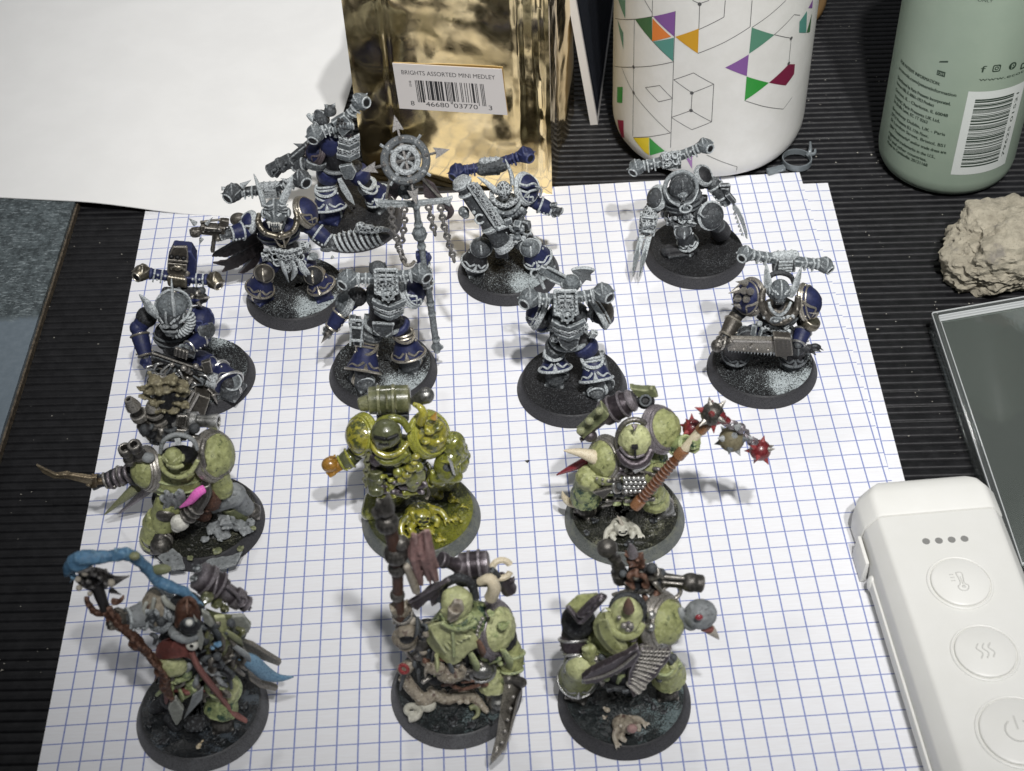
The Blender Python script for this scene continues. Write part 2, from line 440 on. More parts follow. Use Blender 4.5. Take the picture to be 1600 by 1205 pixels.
# ------------------------------------------------------------------ kit of model pieces
FRONT = Vector((0, -1, 0)); BACK = Vector((0, 1, 0)); UP = Vector((0, 0, 1))
def dirv(p, q): return (q - p).normalized()
def make_base(f, top='grit_frost', rim='base_rim', rough=0.35, seed=0, lump=1.0, slope=None):
    o = f.o
    b = B(f); b.lathe(o, o + UP * 0.37, [(0, 15.5), (0.06, 15.8), (0.82, 14.55), (0.95, 14.2), (1.0, 13.8)], n=72)
    base = f.hard('base', b, rim)
    bm = bmesh.new(); n, m = 132, 46; rows = []
    def hgt(x, y):
        p = Vector((x * 1.9 + seed * 7.1, y * 1.9, seed * 3.3))
        h = noise.fractal(p, 1.0, 2.0, 5) * 0.045 * lump + rough * 0.05 * noise.noise(p * 9) + lump * 0.020 * (1 - abs(noise.noise(p * 4.3)) * 2.6) + lump * 0.010 * (1 - abs(noise.noise(p * 9.7)) * 2.6) - 0.02 * lump
        if slope: h += slope(x, y)
        return max(h, -0.015)
    for i in range(m + 1):
        r = 1.39 * i / m; row = []
        for j in range(n):
            a = 2 * math.pi * j / n; x, y = r * math.cos(a), r * math.sin(a)
            k = max(0.0, 1 - (i / m) ** 8)
            row.append(bm.verts.new((o.x + x, o.y + y, 0.385 + hgt(x, y) * k)))
            if i == 0: break
        rows.append(row)
    for j in range(n): bm.faces.new((rows[0][0], rows[1][j], rows[1][(j + 1) % n]))
    for i in range(1, m):
        for j in range(n):
            bm.faces.new((rows[i][j], rows[i + 1][j], rows[i + 1][(j + 1) % n], rows[i][(j + 1) % n]))
    low = [bm.verts.new((v.co.x, v.co.y, 0.34)) for v in rows[m]]
    for j in range(n): bm.faces.new((rows[m][j], low[j], low[(j + 1) % n], rows[m][(j + 1) % n]))
    bm.faces.new(list(reversed(low)))
    finish(bm, 'ground_texture', top, base, f.o)
    return base

def boot(f, heel, toe, mat='dark_primer', trim=None, w=2.6, h=2.3):
    b = B(f); heel, toe = f.w(heel), f.w(toe)
    z = 0.40
    heel = Vector((heel.x, heel.y, z + 0.16)); toe = Vector((toe.x, toe.y, z + 0.10))
    b.cap(heel, toe, w, w * 0.92); b.cap(heel + UP * 0.16, heel + (toe - heel) * 0.45 + UP * 0.14, w * 0.9, w * 0.75)
    b.ell(toe + UP * 0.03, (w * 1.02, w * 1.02, w * 0.85))
    d = (toe - heel); d.z = 0; d.normalize()
    x = d.cross(UP)
    b.box((heel + toe) / 2 - UP * 0.10, ((toe - heel).length / MM + w * 1.7, w * 1.9, 1.0), M3=Matrix((d, x, UP)).transposed())
    bt = f.part('boot', b, mat)
    t = B(f)
    for k in (0.30, 0.62):
        c = heel + (toe - heel) * k + UP * 0.05
        t.torus(c, d, w * 0.98, 0.28, 16, 5)
    f.part('sole_band', t, trim or mat, bt, vox=None) if False else f.hard('foot_band', t, trim or 'grey_drybrush', bt)
    return bt

def ankle_pt(ank, fx, sd, a, s, flare, q):
    ang = (0.15, 0.5, 0.95, 1.35)[q]; up = (2.4, 1.1, 1.5, 0.3)[q]
    return ank - a * up * MM + (fx * math.cos(ang) + sd * math.sin(ang)) * (2.75 * s * flare * 0.93 + 0.1 - 0.12 * up) * MM
def leg(f, hip, knee, ank, toe, thigh='night_blue', shin='night_blue', knee_m='grey_drybrush', trim='pale_drybrush', boot_m='grey_drybrush', s=1.0, flare=1.35, knee_r=2.5, pad=True, kd=FRONT):
    hip, knee, ank = f.w(hip), f.w(knee), f.w(ank); s *= 1.10
    f.body.cap(hip, knee, 2.3 * s, 2.0 * s); f.body.cap(knee, ank, 2.0 * s, 2.1 * s)
    b = B(f); L = (knee - hip)
    b.lathe(hip + L * 0.05, hip + L * 0.86, [(0, 2.0 * s), (0.12, 2.75 * s), (0.5, 2.95 * s), (0.85, 2.5 * s), (1, 1.9 * s)], 18)
    f.part('thigh_plate', b, thigh)
    L = (ank - knee); a = L.normalized()
    b = B(f)
    b.lathe(knee + L * 0.12, ank, [(0, 2.1 * s), (0.1, 2.35 * s), (0.45, 2.75 * s), (0.8, 2.75 * s * flare * 0.88), (1, 2.75 * s * flare)], 20)
    gr = f.part('greave', b, shin)
    t = B(f)
    t.torus(ank, a, 2.75 * s * flare, 0.42, 28, 7)
    t.torus(knee + L * 0.2, a, 2.5 * s, 0.36, 24, 6)
    fx = Vector(kd); fx = (fx - a * fx.dot(a)).normalized()
    t.spike(ank + fx * 2.7 * s * flare * MM - a * 0.02, ank + fx * 2.9 * s * MM - a * 2.6 * MM, 0.8)
    for sg in (-1, 1):
        sd = a.cross(fx) * sg
        t.tube([ankle_pt(ank, fx, sd, a, s, flare, q) for q in (0, 1, 2, 3)], [0.38, 0.32, 0.26, 0.1], 6)
        t.ell(knee + L * 0.42 + (fx * 0.3 + sd).normalized() * 2.6 * s * MM, 0.42, n=8, m=5)
    t.torus(knee + L * 0.08, a, 2.3 * s, 0.42, 22, 6)
    f.hard('greave_trim', t, trim, gr)
    if pad:
        b = B(f); c = knee + fx * 1.2 * s * MM
        b.dome(c, fx + UP * 0.35, knee_r * s, 2.7 * s)
        kp = f.part('knee_pad', b, knee_m)
        t = B(f); t.torus(c + fx * 0.03, fx + UP * 0.35, knee_r * s * 0.98, 0.3, 22, 6); t.spike(c + fx * 2.2 * s * MM, c + fx * 3.3 * s * MM + UP * 0.05, 0.7)
        t.tube([c + fx * 1.0 * s * MM + UP * 2.3 * s * MM, c + fx * 2.6 * s * MM + UP * 1.3 * s * MM, c + fx * 2.7 * s * MM - UP * 0.4 * s * MM], 0.3, 6)
        f.hard('knee_trim', t, trim, kp)
    if toe is not None: boot(f, ank + Vector((0, 0, 0)), toe, boot_m, trim, w=2.5 * s)

def hand(f, p, d, mat, parent=None, up=None, s=1.0, grip=True):
    """fist with palm, four bent fingers and a thumb; d = forearm direction"""
    p = f.w(p) if not isinstance(p, Vector) else p
    d = d.normalized(); u = Vector(up) if up else Vector((0, -0.7, 0.7)); u = (u - d * u.dot(d)).normalized(); x = d.cross(u)
    b = B(f); k = s * MM
    b.box(p + d * 0.9 * k, (2.3 * s, 1.2 * s, 2.1 * s), M3=Matrix((x, u, d)).transposed())
    b.cap(p - d * 0.3 * k, p + d * 1.2 * k, 0.95 * s, 1.05 * s)
    for i, l in enumerate((0.92, 1.05, 1.0, 0.8)):
        o = p + x * (-0.95 + 0.63 * i) * k + d * 1.75 * k + u * 0.35 * k
        o1 = o + d * 0.95 * l * k - u * 0.1 * k
        if grip:
            o2 = o1 - u * 1.1 * l * k + d * 0.1 * k; o3 = o2 - d * 0.95 * l * k
        else:
            o2 = o1 + d * 0.9 * l * k - u * 0.5 * k; o3 = o2 + d * 0.5 * l * k - u * 0.6 * k
        b.tube([o, o1, o2, o3], [0.42 * s, 0.42 * s, 0.38 * s, 0.32 * s], 7, smooth=False)
    o = p + x * 1.2 * k + d * 0.5 * k
    b.tube([o, o + x * 0.5 * k + d * 0.7 * k - u * 0.4 * k, o + x * 0.1 * k + d * 1.5 * k - u * 1.0 * k], [0.5 * s, 0.46 * s, 0.38 * s], 7, smooth=False)
    return f.part('hand', b, mat, parent, vox=0.022, soft=1)

def arm(f, sh, el, wr, up='dark_primer', fore='night_blue', glove='grey_drybrush', trim='pale_drybrush', s=1.0, fist=True, grip=True, hs=1.0):
    sh, el, wr = f.w(sh), f.w(el), f.w(wr); s *= 1.08
    f.body.ell(sh, 2.9 * s); f.body.cap(sh, el, 2.0 * s, 1.8 * s); f.body.cap(el, wr, 1.8 * s, 1.3 * s)
    b = B(f); L = el - sh
    b.lathe(sh + L * 0.1, sh + L * 0.9, [(0, 1.8 * s), (0.2, 2.25 * s), (0.8, 2.1 * s), (1, 1.7 * s)], 16)
    f.part('upper_arm', b, up)
    L = wr - el; b = B(f)
    b.lathe(el + L * 0.08, wr, [(0, 1.7 * s), (0.15, 2.35 * s), (0.6, 2.1 * s), (0.93, 1.75 * s), (1, 1.3 * s)], 18)
    b.ell(el, 2.0 * s)
    va = f.part('forearm', b, fore)
    t = B(f); t.torus(el + L * 0.22, L, 2.35 * s, 0.34, 22, 6); t.torus(el + L * 0.95, L, 1.8 * s, 0.34, 22, 6)
    up_ = axes(L)[1]; sd_ = axes(L)[0]
    for sg in (-1, 1):
        for q in (0.35, 0.6, 0.82): t.ell(el + L * q + (up_ * -0.4 + sd_ * sg).normalized() * 2.15 * s * MM, 0.36, n=8, m=5)
    t.bar(el + L * 0.3 - up_ * 2.0 * s * MM, el + L * 0.88 - up_ * 1.85 * s * MM, 1.1, 0.9)
    f.hard('cuff', t, trim, va)
    if fist: hand(f, wr, L, glove, va, s=hs * s, grip=grip)

def pauldron(f, c, axis, Rr, depth, mat, trim, rivets=6, spikes=None, sx=1.0, rim=0.55, lower=True, hint=UP):
    c = f.w(c); a = Vector(axis).normalized()
    depth *= 1.22
    b = B(f); b.dome(c, a, Rr, depth, sx=sx, hint=hint, n=26, m=9)
    green = mat in ('plague_green', 'pale_green', 'stained_green')
    p = f.part('pauldron', b, mat, orn=0.9 if green else 0.0, orn_size=-0.22)
    x, y, _ = axes(a, hint)
    t = B(f); t.torus(c, a, Rr, rim * 1.15, 34, 8, sx=sx, hint=hint); t.torus(c + a * rim * 1.1 * MM, a, Rr * 0.99, rim * 0.8, 34, 6, sx=sx, hint=hint)
    if lower: t.torus(c + a * depth * 0.36 * MM, a, Rr * 0.94, rim * 0.5, 34, 6, sx=sx, hint=hint)
    for i in range(rivets):
        th = 2 * math.pi * (i + 0.5) / rivets
        q = c + a * depth * 0.2 * MM + (x * math.cos(th) * sx + y * math.sin(th)) * Rr * 0.985 * MM
        t.ell(q, 0.38, n=8, m=5)
    if mat == 'night_blue':
        for j in range(3):
            th0 = 2 * math.pi * j / 3 + 0.4; pts = []
            for q in range(5):
                th = th0 + 0.33 * q * (1 if j % 2 else -1); e = (0.15, 0.55, 0.9, 0.75, 0.45)[q]
                pts.append(c + a * depth * MM * (math.sin(e) + 0.02) + (x * math.cos(th) * sx + y * math.sin(th)) * Rr * MM * math.cos(e) * 1.01)
            t.tube(pts, [0.42, 0.38, 0.3, 0.26, 0.1], 6)
    f.hard('shoulder_rim', t, trim, p)
    for q, tip, r in (spikes or []):
        s = B(f); s.spike(q, tip, r); f.hard('spike', s, 'gunmetal', p, smooth=False)
    return p

def horn(f, pts, rs, mat, parent, name='horn', sx=1.0):
    b = B(f); b.tube(pts, rs, 10, sx=sx); return f.hard(name, b, mat, parent)

def helmet(f, c, face, mat='pale_drybrush', r=2.5, snout=1.0, eye='black_hole', crest=True, grille=True, trim='steel_trim'):
    c = f.w(c); d = Vector(face).normalized(); x, y, _ = axes(d); up = y if y.z > 0 else -y
    k = r * MM; b = B(f)
    b.ell(c, (r, r * 1.05, r * 1.12)); b.ell(c + d * 0.45 * k - up * 0.35 * k, (r * 0.78, r * 0.78, r * 0.8))
    b.box(c + d * 0.85 * k * snout - up * 0.62 * k, (r * 0.85, r * 0.9, r * 0.8), M3=Matrix((x, d, up)).transposed(), taper=0.8)
    for sgn in (-1, 1):
        b.cap(c + d * 0.80 * k + x * sgn * 0.12 * k + up * 0.12 * k, c + d * 0.5 * k + x * sgn * 0.80 * k + up * 0.30 * k, r * 0.17, r * 0.13)
        b.cap(c + d * 0.7 * k + x * sgn * 0.55 * k - up * 0.45 * k, c + d * 0.95 * k + x * sgn * 0.35 * k - up * 0.95 * k, r * 0.2, r * 0.14)
        b.ell(c + x * sgn * 0.95 * k - up * 0.1 * k, (r * 0.28, r * 0.4, r * 0.4))
    if crest: b.tube([c + d * 0.95 * k + up * 0.25 * k, c + d * 0.55 * k + up * 0.95 * k, c + up * 1.16 * k, c - d * 0.7 * k + up * 0.95 * k], [r * 0.13] * 4, 6)
    h = f.part('helmet', b, mat, vox=0.022, soft=1)
    g = B(f)
    for sgn in (-1, 1):
        for q in range(3): g.tube([c + d * (0.75 - 0.2 * q) * k + x * sgn * (0.30 + 0.2 * q) * k + up * (0.75 - 0.05 * q) * k, c + d * (0.3 - 0.25 * q) * k + x * sgn * (0.62 + 0.14 * q) * k + up * (0.78 - 0.22 * q) * k], [r * 0.10, r * 0.06], 6)
        g.torus(c + x * sgn * 1.02 * k - up * 0.1 * k, x, r * 0.34, r * 0.08, 14, 5)
    f.hard('helmet_ridge', g, mat, h)
    e = B(f)
    for sgn in (-1, 1): e.ell(c + d * 0.86 * k + x * sgn * 0.42 * k - up * 0.02 * k, (r * 0.24, r * 0.2, r * 0.13))
    f.hard('eye', e, eye, h)
    if grille:
        g = B(f)
        for i in (-2, -1, 0, 1, 2):
            g.cap(c + d * (1.30 * snout) * k + x * i * 0.17 * k - up * 0.35 * k, c + d * (1.24 * snout) * k + x * i * 0.15 * k - up * 0.98 * k, r * 0.055, n=6)
        f.hard('grille', g, trim, h)
    return h

def vent_pack(f, c, vl, vr, facing, box=(5.5, 3.2, 5.6), mat='grey_drybrush', vent='pale_drybrush', arm_m=None, trim='pale_drybrush', r=1.9, ribs=True, top='pale_drybrush'):
    """power pack: ribbed block, two arms, each ending in a ball-shaped exhaust with a collar and port"""
    c, vl, vr = f.w(c), f.w(vl), f.w(vr); fx = Vector(facing).normalized()
    x, y, _ = axes(fx); up = y if y.z > 0 else -y
    arm_m = arm_m or vent
    M3 = Matrix((x, fx, up)).transposed()
    b = B(f); b.box(c, box, M3=M3, taper=0.85)
    for sg in (-1, 1): b.cap(c + x * sg * box[0] * 0.36 * MM - up * box[2] * 0.5 * MM, c + x * sg * box[0] * 0.36 * MM + up * box[2] * 0.42 * MM, 0.95)
    pk = f.part('backpack', b, mat)
    if ribs:
        t = B(f)
        for i in range(4):
            cc = c + up * (box[2] * (-0.34 + 0.22 * i)) * MM
            t.box(cc, (box[0] * 0.62, box[1] * 1.16, 0.55), M3=M3)
        t.cap(c + up * box[2] * 0.5 * MM - x * box[0] * 0.42 * MM, c + up * box[2] * 0.5 * MM + x * box[0] * 0.42 * MM, 1.25)
        for i in range(3):
            q = c + up * box[2] * 0.5 * MM + x * (i - 1) * box[0] * 0.3 * MM
            t.torus(q, x, 1.3, 0.25, 16, 5)
        f.hard('pack_ribs', t, top, pk)
    for v, sg in ((vl, -1), (vr, 1)):
        s0 = c + up * box[2] * 0.12 * MM + (v - c).normalized() * box[0] * 0.36 * MM
        d = (v - s0).normalized(); g = B(f); L_ = (v - s0)
        g.bar(s0 - d * 0.1, v - d * r * 0.4 * MM, 2.6, 2.2, w2=1.9); g.bar(s0 + L_ * 0.25, v - d * r * 0.7 * MM, 3.3, 1.2, w2=1.9)
        g.torus(v - d * r * 0.95 * MM, d, 1.25, 0.5, 14, 6)
        va = f.part('exhaust_arm', g, arm_m, pk, vox=0.026, soft=1)
        g = B(f); sd = d.cross(fx).normalized()
        for q in (0.38, 0.62):
            g.bar(s0 + L_ * q - sd * 1.45 * MM + fx * 0.6 * MM, s0 + L_ * q + sd * 1.45 * MM + fx * 0.6 * MM, 0.45, 2.6, hint=fx)
            for k_ in (-1, 1): g.ell(s0 + L_ * (q - 0.12) + sd * k_ * 0.8 * MM + fx * 1.2 * MM, 0.36, n=8, m=5)
        f.hard('arm_rivets', g, trim if vent != 'night_blue' else vent, va)
        pd = (fx * 0.75 + d * 0.55 - UP * 0.12).normalized()
        g = B(f); g.ell(v, r); g.torus(v + d * 0.1 * r * MM, d, r * 1.0, 0.34, 20, 6)
        g.lathe(v + pd * r * 0.2 * MM, v + pd * r * 1.12 * MM, [(0, r * 0.9), (0.55, r * 0.86), (0.8, r * 0.72), (1, r * 0.6)], 16)
        for k_ in range(3):
            ax_ = Matrix.Rotation(k_ * math.pi / 3, 3, pd) @ axes(pd)[0]; g.torus(v, ax_, r * 1.02, 0.22, 22, 5)
        g.spike(v + d * r * 0.9 * MM, v + d * r * 1.45 * MM, 0.6)
        ev = f.part('exhaust', g, vent, pk, vox=0.024, soft=1)
        g = B(f); g.torus(v + pd * r * 1.1 * MM, pd, r * 0.58, 0.24, 16, 6); f.hard('exhaust_lip', g, 'brass_trim' if vent == 'brass_trim' else (vent if vent == 'night_blue' else 'pale_drybrush'), ev)
        g = B(f); g.lathe(v + pd * r * 0.9 * MM, v + pd * r * 1.13 * MM, [(0, r * 0.40), (1, r * 0.40)], 12); f.hard('exhaust_port', g, 'black_hole', ev)
    return pk

def torso(f, chest, waist, facing=FRONT, w=5.6, h=4.6, d=4.4, mat='grey_drybrush', belt='ornate_drybrush', wr=3.6, orn=0.35):
    chest, waist = f.w(chest), f.w(waist); w *= 1.1; wr *= 1.1; fx = Vector(facing).normalized()
    ax = (chest - waist).normalized()
    x = fx.cross(ax).normalized(); fy = ax.cross(x)
    f.body.cap(waist, chest, wr, wr + 0.7)
    f.body.ell(waist, (wr + 0.4, wr, 2.6))
    b = B(f); M3 = Matrix((x, fy, ax)).transposed()
    n, m = 22, 11; rings = []
    for i in range(m + 1):
        th = -math.pi / 2 + math.pi * (min(max(i, 0.02), m - 0.02)) / m
        sc = math.cos(th) ** 0.72
        rings.append([chest + M3 @ Vector((w * sc * math.cos(2 * math.pi * j / n), d * sc * math.sin(2 * math.pi * j / n), h * math.sin(th))) * MM for j in range(n)])
    b._rings(rings)
    green = mat in ('plague_green', 'stained_green')
    bp = f.part('breastplate', b, mat, orn=1.0 if green else orn, orn_size=-0.25 if green else 0.16)
    t = B(f)
    for q in (-0.45, 0.0, 0.4):
        rr = math.sqrt(max(0.05, 1 - q * q))
        t.tube([chest + fy * MM * d * rr * math.cos(R_(v)) * 0.99 + x * MM * w * rr * math.sin(R_(v)) * 0.99 + ax * MM * h * q for v in (-80, -50, -20, 20, 50, 80)], 0.42, 6)
    f.hard('breast_seam', t, 'dark_primer' if not green else 'stained_green', bp)
    t = B(f); t.torus(waist, ax, wr + 0.5, 0.75, 26, 7, sx=1.12, hint=fx)
    for i in range(5):
        a = R_(-60 + 30 * i); q = waist + (fy * math.cos(a) * -1 + x * math.sin(a) * 1.12) * (wr + 0.9) * MM * -1
        t.box(q, (1.3, 1.3, 1.3), M3=M3)
    f.part('belt', t, belt, vox=0.028)
    return bp

def collar(f, c, nrm, Rr, r, mat, sx=1.0):
    b = B(f); b.torus(c, nrm, Rr, r, 36, 8, sx=sx); return f.part('collar', b, mat, vox=0.028)

def gorget(f, pts, r, mat, studs=None):
    b = B(f); b.tube(pts, [r * 0.8] + [r] * (len(pts) - 2) + [r * 0.8], 10)
    if studs:
        for p in pts[1:-1]: b.ell(f.w(p) + V3(0, -0.07, 0.05), r * 0.55, n=8, m=5)
    return f.part('collar', b, mat, vox=0.028, orn=0.15, orn_size=0.07)
V3 = lambda *a: Vector(a)

def cloth(f, pts_rows, mat, name='loincloth', th=0.5, parent=None, vox=0.03):
    """sheet with thickness from rows of points"""
    P = [[f.w(p) for p in r] for r in pts_rows]; b = B(f); bm = b.bm
    nr, nc = len(P), len(P[0])
    def nrm(i, j):
        a = P[min(i + 1, nr - 1)][j] - P[max(i - 1, 0)][j]; c = P[i][min(j + 1, nc - 1)] - P[i][max(j - 1, 0)]
        v = a.cross(c); return v.normalized() if v.length > 1e-9 else FRONT
    A = [[bm.verts.new(P[i][j] + nrm(i, j) * th * MM / 2) for j in range(nc)] for i in range(nr)]
    C = [[bm.verts.new(P[i][j] - nrm(i, j) * th * MM / 2) for j in range(nc)] for i in range(nr)]
    for i in range(nr - 1):
        for j in range(nc - 1):
            bm.faces.new((A[i][j], A[i][j + 1], A[i + 1][j + 1], A[i + 1][j])); bm.faces.new((C[i][j], C[i + 1][j], C[i + 1][j + 1], C[i][j + 1]))
    for i in range(nr - 1):
        bm.faces.new((A[i][0], A[i + 1][0], C[i + 1][0], C[i][0])); bm.faces.new((A[i][-1], C[i][-1], C[i + 1][-1], A[i + 1][-1]))
    for j in range(nc - 1):
        bm.faces.new((A[0][j], C[0][j], C[0][j + 1], A[0][j + 1])); bm.faces.new((A[-1][j], A[-1][j + 1], C[-1][j + 1], C[-1][j]))
    o = finish(bm, name, mat, parent or f.root, f.o, vox=None)
    s = o.modifiers.new('fold', 'SUBSURF'); s.levels = 2; s.render_levels = 2
    return o

def body(f, mat='dark_primer', orn=0.25):
    return f.part('body', f.body, mat, vox=0.040, orn=orn, orn_size=0.10)

def grime(f, x0, x1, y0, y1, d, mats, n=14, seed=0, r=0.7):
    """small cables, straps and bosses filling the gaps between plates"""
    rnd = random.Random(seed); bs = [B(f) for _ in mats]
    for i in range(n):
        b = bs[i % len(mats)]; x, y = rnd.uniform(x0, x1), rnd.uniform(y0, y1); w, h = (x1 - x0) * 0.22, (y1 - y0) * 0.35
        if i % 3 == 0: b.ell((x, y, d + rnd.uniform(-1, 0.8)), r * rnd.uniform(0.8, 1.6))
        else: b.tube([(x, y, d - 0.4), (x + rnd.uniform(-w, w), y + rnd.uniform(0, h), d + 0.7), (x + rnd.uniform(-w, w) * 1.6, y + rnd.uniform(h * 0.4, h * 1.6), d - 0.2)], [r * 0.6, r * 0.8, r * 0.5], 7)
    for b, m in zip(bs, mats):
        o = finish(b.bm, 'cable_bundle', m, f.root, f.o, vox=0.028); o['kind'] = 'stuff'

# ------------------------------------------------------------------ setting: ribbed rubber mat
def simple(name, col, rough=0.5, metal=0.0, **kw):
    m, nt, b = newmat(name); b.inputs['Base Color'].default_value = (*col, 1)
    b.inputs['Roughness'].default_value = rough; b.inputs['Metallic'].default_value = metal
    for k, v in kw.items(): b.inputs[k.replace('_', ' ')].default_value = v
    MATS[name] = m; return m
m, nt, b = newmat('rubber'); co = objco(nt)
n1 = noisen(nt, co, 2.2, 5, 0.7); n2 = noisen(nt, co, 38, 3, 0.7); n3 = noisen(nt, co, 9, 6, 0.75)
c = mixc(nt, ramp(nt, n1, 0.35, 0.7), (0.006, 0.006, 0.007), (0.013, 0.013, 0.0145))
b.inputs['Specular IOR Level'].default_value = 0.22
c = mixc(nt, mul(nt, ramp(nt, n2, 0.66, 0.74), ramp(nt, n3, 0.5, 0.7)), c, (0.16, 0.15, 0.14))
nt.links.new(c, b.inputs['Base Color']); nt.links.new(ramp(nt, n3, 0.3, 0.8, 0.36, 0.6), b.inputs['Roughness'])
bp = N(nt, 'ShaderNodeBump'); bp.inputs['Strength'].default_value = 0.25; bp.inputs['Distance'].default_value = 0.02
nt.links.new(n2, bp.inputs['Height']); nt.links.new(bp.outputs['Normal'], b.inputs['Normal']); MATS['rubber'] = m
bm = bmesh.new(); PIT = 0.292
prof = [(0.0, -0.135), (0.028, -0.090), (0.055, -0.066), (0.10, -0.060), (0.19, -0.060), (0.235, -0.066), (0.262, -0.090), (0.285, -0.135)]
nx = 26; xs = [-62 + 124 * i / nx for i in range(nx + 1)]
prev = None
for k in range(330):
    y0 = -32 + k * PIT
    for (py, pz) in prof:
        row = [bm.verts.new((x, y0 + py + 0.012 * noise.noise(Vector((x * 0.35, k * 0.7, 0))), pz + 0.006 * noise.noise(Vector((x * 0.5, k * 1.3, 5))))) for x in xs]
        if prev:
            for i in range(nx): bm.faces.new((prev[i], prev[i + 1], row[i + 1], row[i]))
        prev = row
mat_o = finish(bm, 'table_mat', 'rubber', None, None)
mat_o.rotation_euler = (0, 0, R_(-2.84)); tag(mat_o, kind='structure')

# lint and crumbs caught between the ribs
bm = bmesh.new(); random.seed(3)
for i in range(260):
    x, y = random.uniform(-24, -16.6), random.uniform(-5, 17)
    if random.random() < 0.5: x, y = random.uniform(5.8, 9.5), random.uniform(3, 26)
    if random.random() < 0.12: x, y = random.uniform(-2, 9), random.uniform(18, 32)
    s = random.uniform(0.008, 0.030) * (1.6 if random.random() < .12 else 1); cen = Vector((x, y, -0.055 + s * 0.4)); vs = []
    for d in ((1, 0, 0), (-0.5, 0.8, 0), (-0.6, -0.7, 0), (0, 0, 0.9)):
        vs.append(bm.verts.new(cen + Vector(d) * s * random.uniform(0.5, 1.5)))
    for f in ((0, 1, 2), (0, 1, 3), (1, 2, 3), (2, 0, 3)): bm.faces.new([vs[j] for j in f])
simple('lint', (0.42, 0.40, 0.35), 0.9)
tag(finish(bm, 'lint', 'lint', None, None, smooth=False), kind='stuff')

# ------------------------------------------------------------------ squared paper
def grid_paper(name, ang, ox, oy):
    m, nt, b = newmat(name); L = nt.links.new
    co = objco(nt)
    sep = N(nt, 'ShaderNodeSeparateXYZ'); L(co, sep.inputs[0])
    wob = noisen(nt, co, 0.9, 2); fine = noisen(nt, co, 14, 3, 0.7)
    lines = None
    for ax, wdt, off in ((0, 0.022, ox), (1, 0.018, oy)):
        v = mul(nt, mul(nt, mul(nt, sep.outputs[ax], off, 'SUBTRACT'), 2.0), 0.5, 'ADD')
        fr = mul(nt, v, 0.0, 'FRACT'); d = mul(nt, mul(nt, mul(nt, fr, 0.5, 'SUBTRACT'), 0, 'ABSOLUTE'), 0.5)
        ln = ramp(nt, d, wdt * 0.55, wdt * 1.15, 1, 0)
        ln = mul(nt, ln, ramp(nt, fine, 0.2, 0.7, 0.75, 1.0))
        lines = ln if lines is None else mul(nt, lines, ln, 'MAXIMUM')
    streak_co = N(nt, 'ShaderNodeMapping'); L(co, streak_co.inputs[0]); streak_co.inputs['Scale'].default_value = (0.6, 7, 1)
    st = noisen(nt, streak_co.outputs[0], 3.0, 4, 0.7)
    base = mixc(nt, ramp(nt, st, 0.35, 0.7), (0.765, 0.765, 0.785), (0.80, 0.81, 0.84))
    c = mixc(nt, mul(nt, lines, 0.95), base, (0.115, 0.165, 0.45))
    L(c, b.inputs['Base Color']); b.inputs['Roughness'].default_value = 0.75
    bp = N(nt, 'ShaderNodeBump'); bp.inputs['Strength'].default_value = 0.06; bp.inputs['Distance'].default_value = 0.05
    L(mul(nt, wob, st, 'ADD'), bp.inputs['Height']); L(bp.outputs['Normal'], b.inputs['Normal'])
    MATS[name] = m
grid_paper('squared_paper', 0, 0, 0); grid_paper('squared_paper_under', 0, 0.13, 0.1)
def sheet(name, mat, x0, x1, y0, y1, z0, th, rot=0, piv=(0, 0), label=None, curl=0.0):
    bm = bmesh.new(); nx, ny = 40, 50; V = []
    for lay in (0, 1):
        rows = []
        for j in range(ny + 1):
            row = []
            for i in range(nx + 1):
                u, v = i / nx, j / ny
                z = z0 - th * lay + curl * (max(0, u - 0.9) * 10) ** 2 * (0.4 + 0.6 * v)
                row.append(bm.verts.new((x0 + (x1 - x0) * u - piv[0], y0 + (y1 - y0) * v - piv[1], z)))
            rows.append(row)
        V.append(rows)
    for j in range(ny):
        for i in range(nx):
            a = V[0]; bm.faces.new((a[j][i], a[j][i + 1], a[j + 1][i + 1], a[j + 1][i]))
            a = V[1]; bm.faces.new((a[j][i], a[j + 1][i], a[j + 1][i + 1], a[j][i + 1]))
    for i in range(nx):
        bm.faces.new((V[0][0][i], V[1][0][i], V[1][0][i + 1], V[0][0][i + 1])); bm.faces.new((V[0][ny][i], V[0][ny][i + 1], V[1][ny][i + 1], V[1][ny][i]))
    for j in range(ny):
        bm.faces.new((V[0][j][0], V[0][j + 1][0], V[1][j + 1][0], V[1][j][0])); bm.faces.new((V[0][j][nx], V[1][j][nx], V[1][j + 1][nx], V[0][j + 1][nx]))
    o = finish(bm, name, mat, None, None); o.location = (piv[0], piv[1], 0); o.rotation_euler = (0, 0, R_(rot))
    return o
o = sheet('paper_sheet', 'squared_paper', -16.47, 5.14, -12.7, 16.95, 0.0, 0.018)
tag(o, 'white squared paper sheet under all the painted models', 'paper', 'squared paper sheets')
o = sheet('paper_sheet', 'squared_paper_under', -15.72, 5.96, -13.0, 16.33, -0.024, 0.018, -2.1, (5.96, 16.33))
tag(o, 'lower squared paper sheet showing as a strip along the right edge', 'paper', 'squared paper sheets')

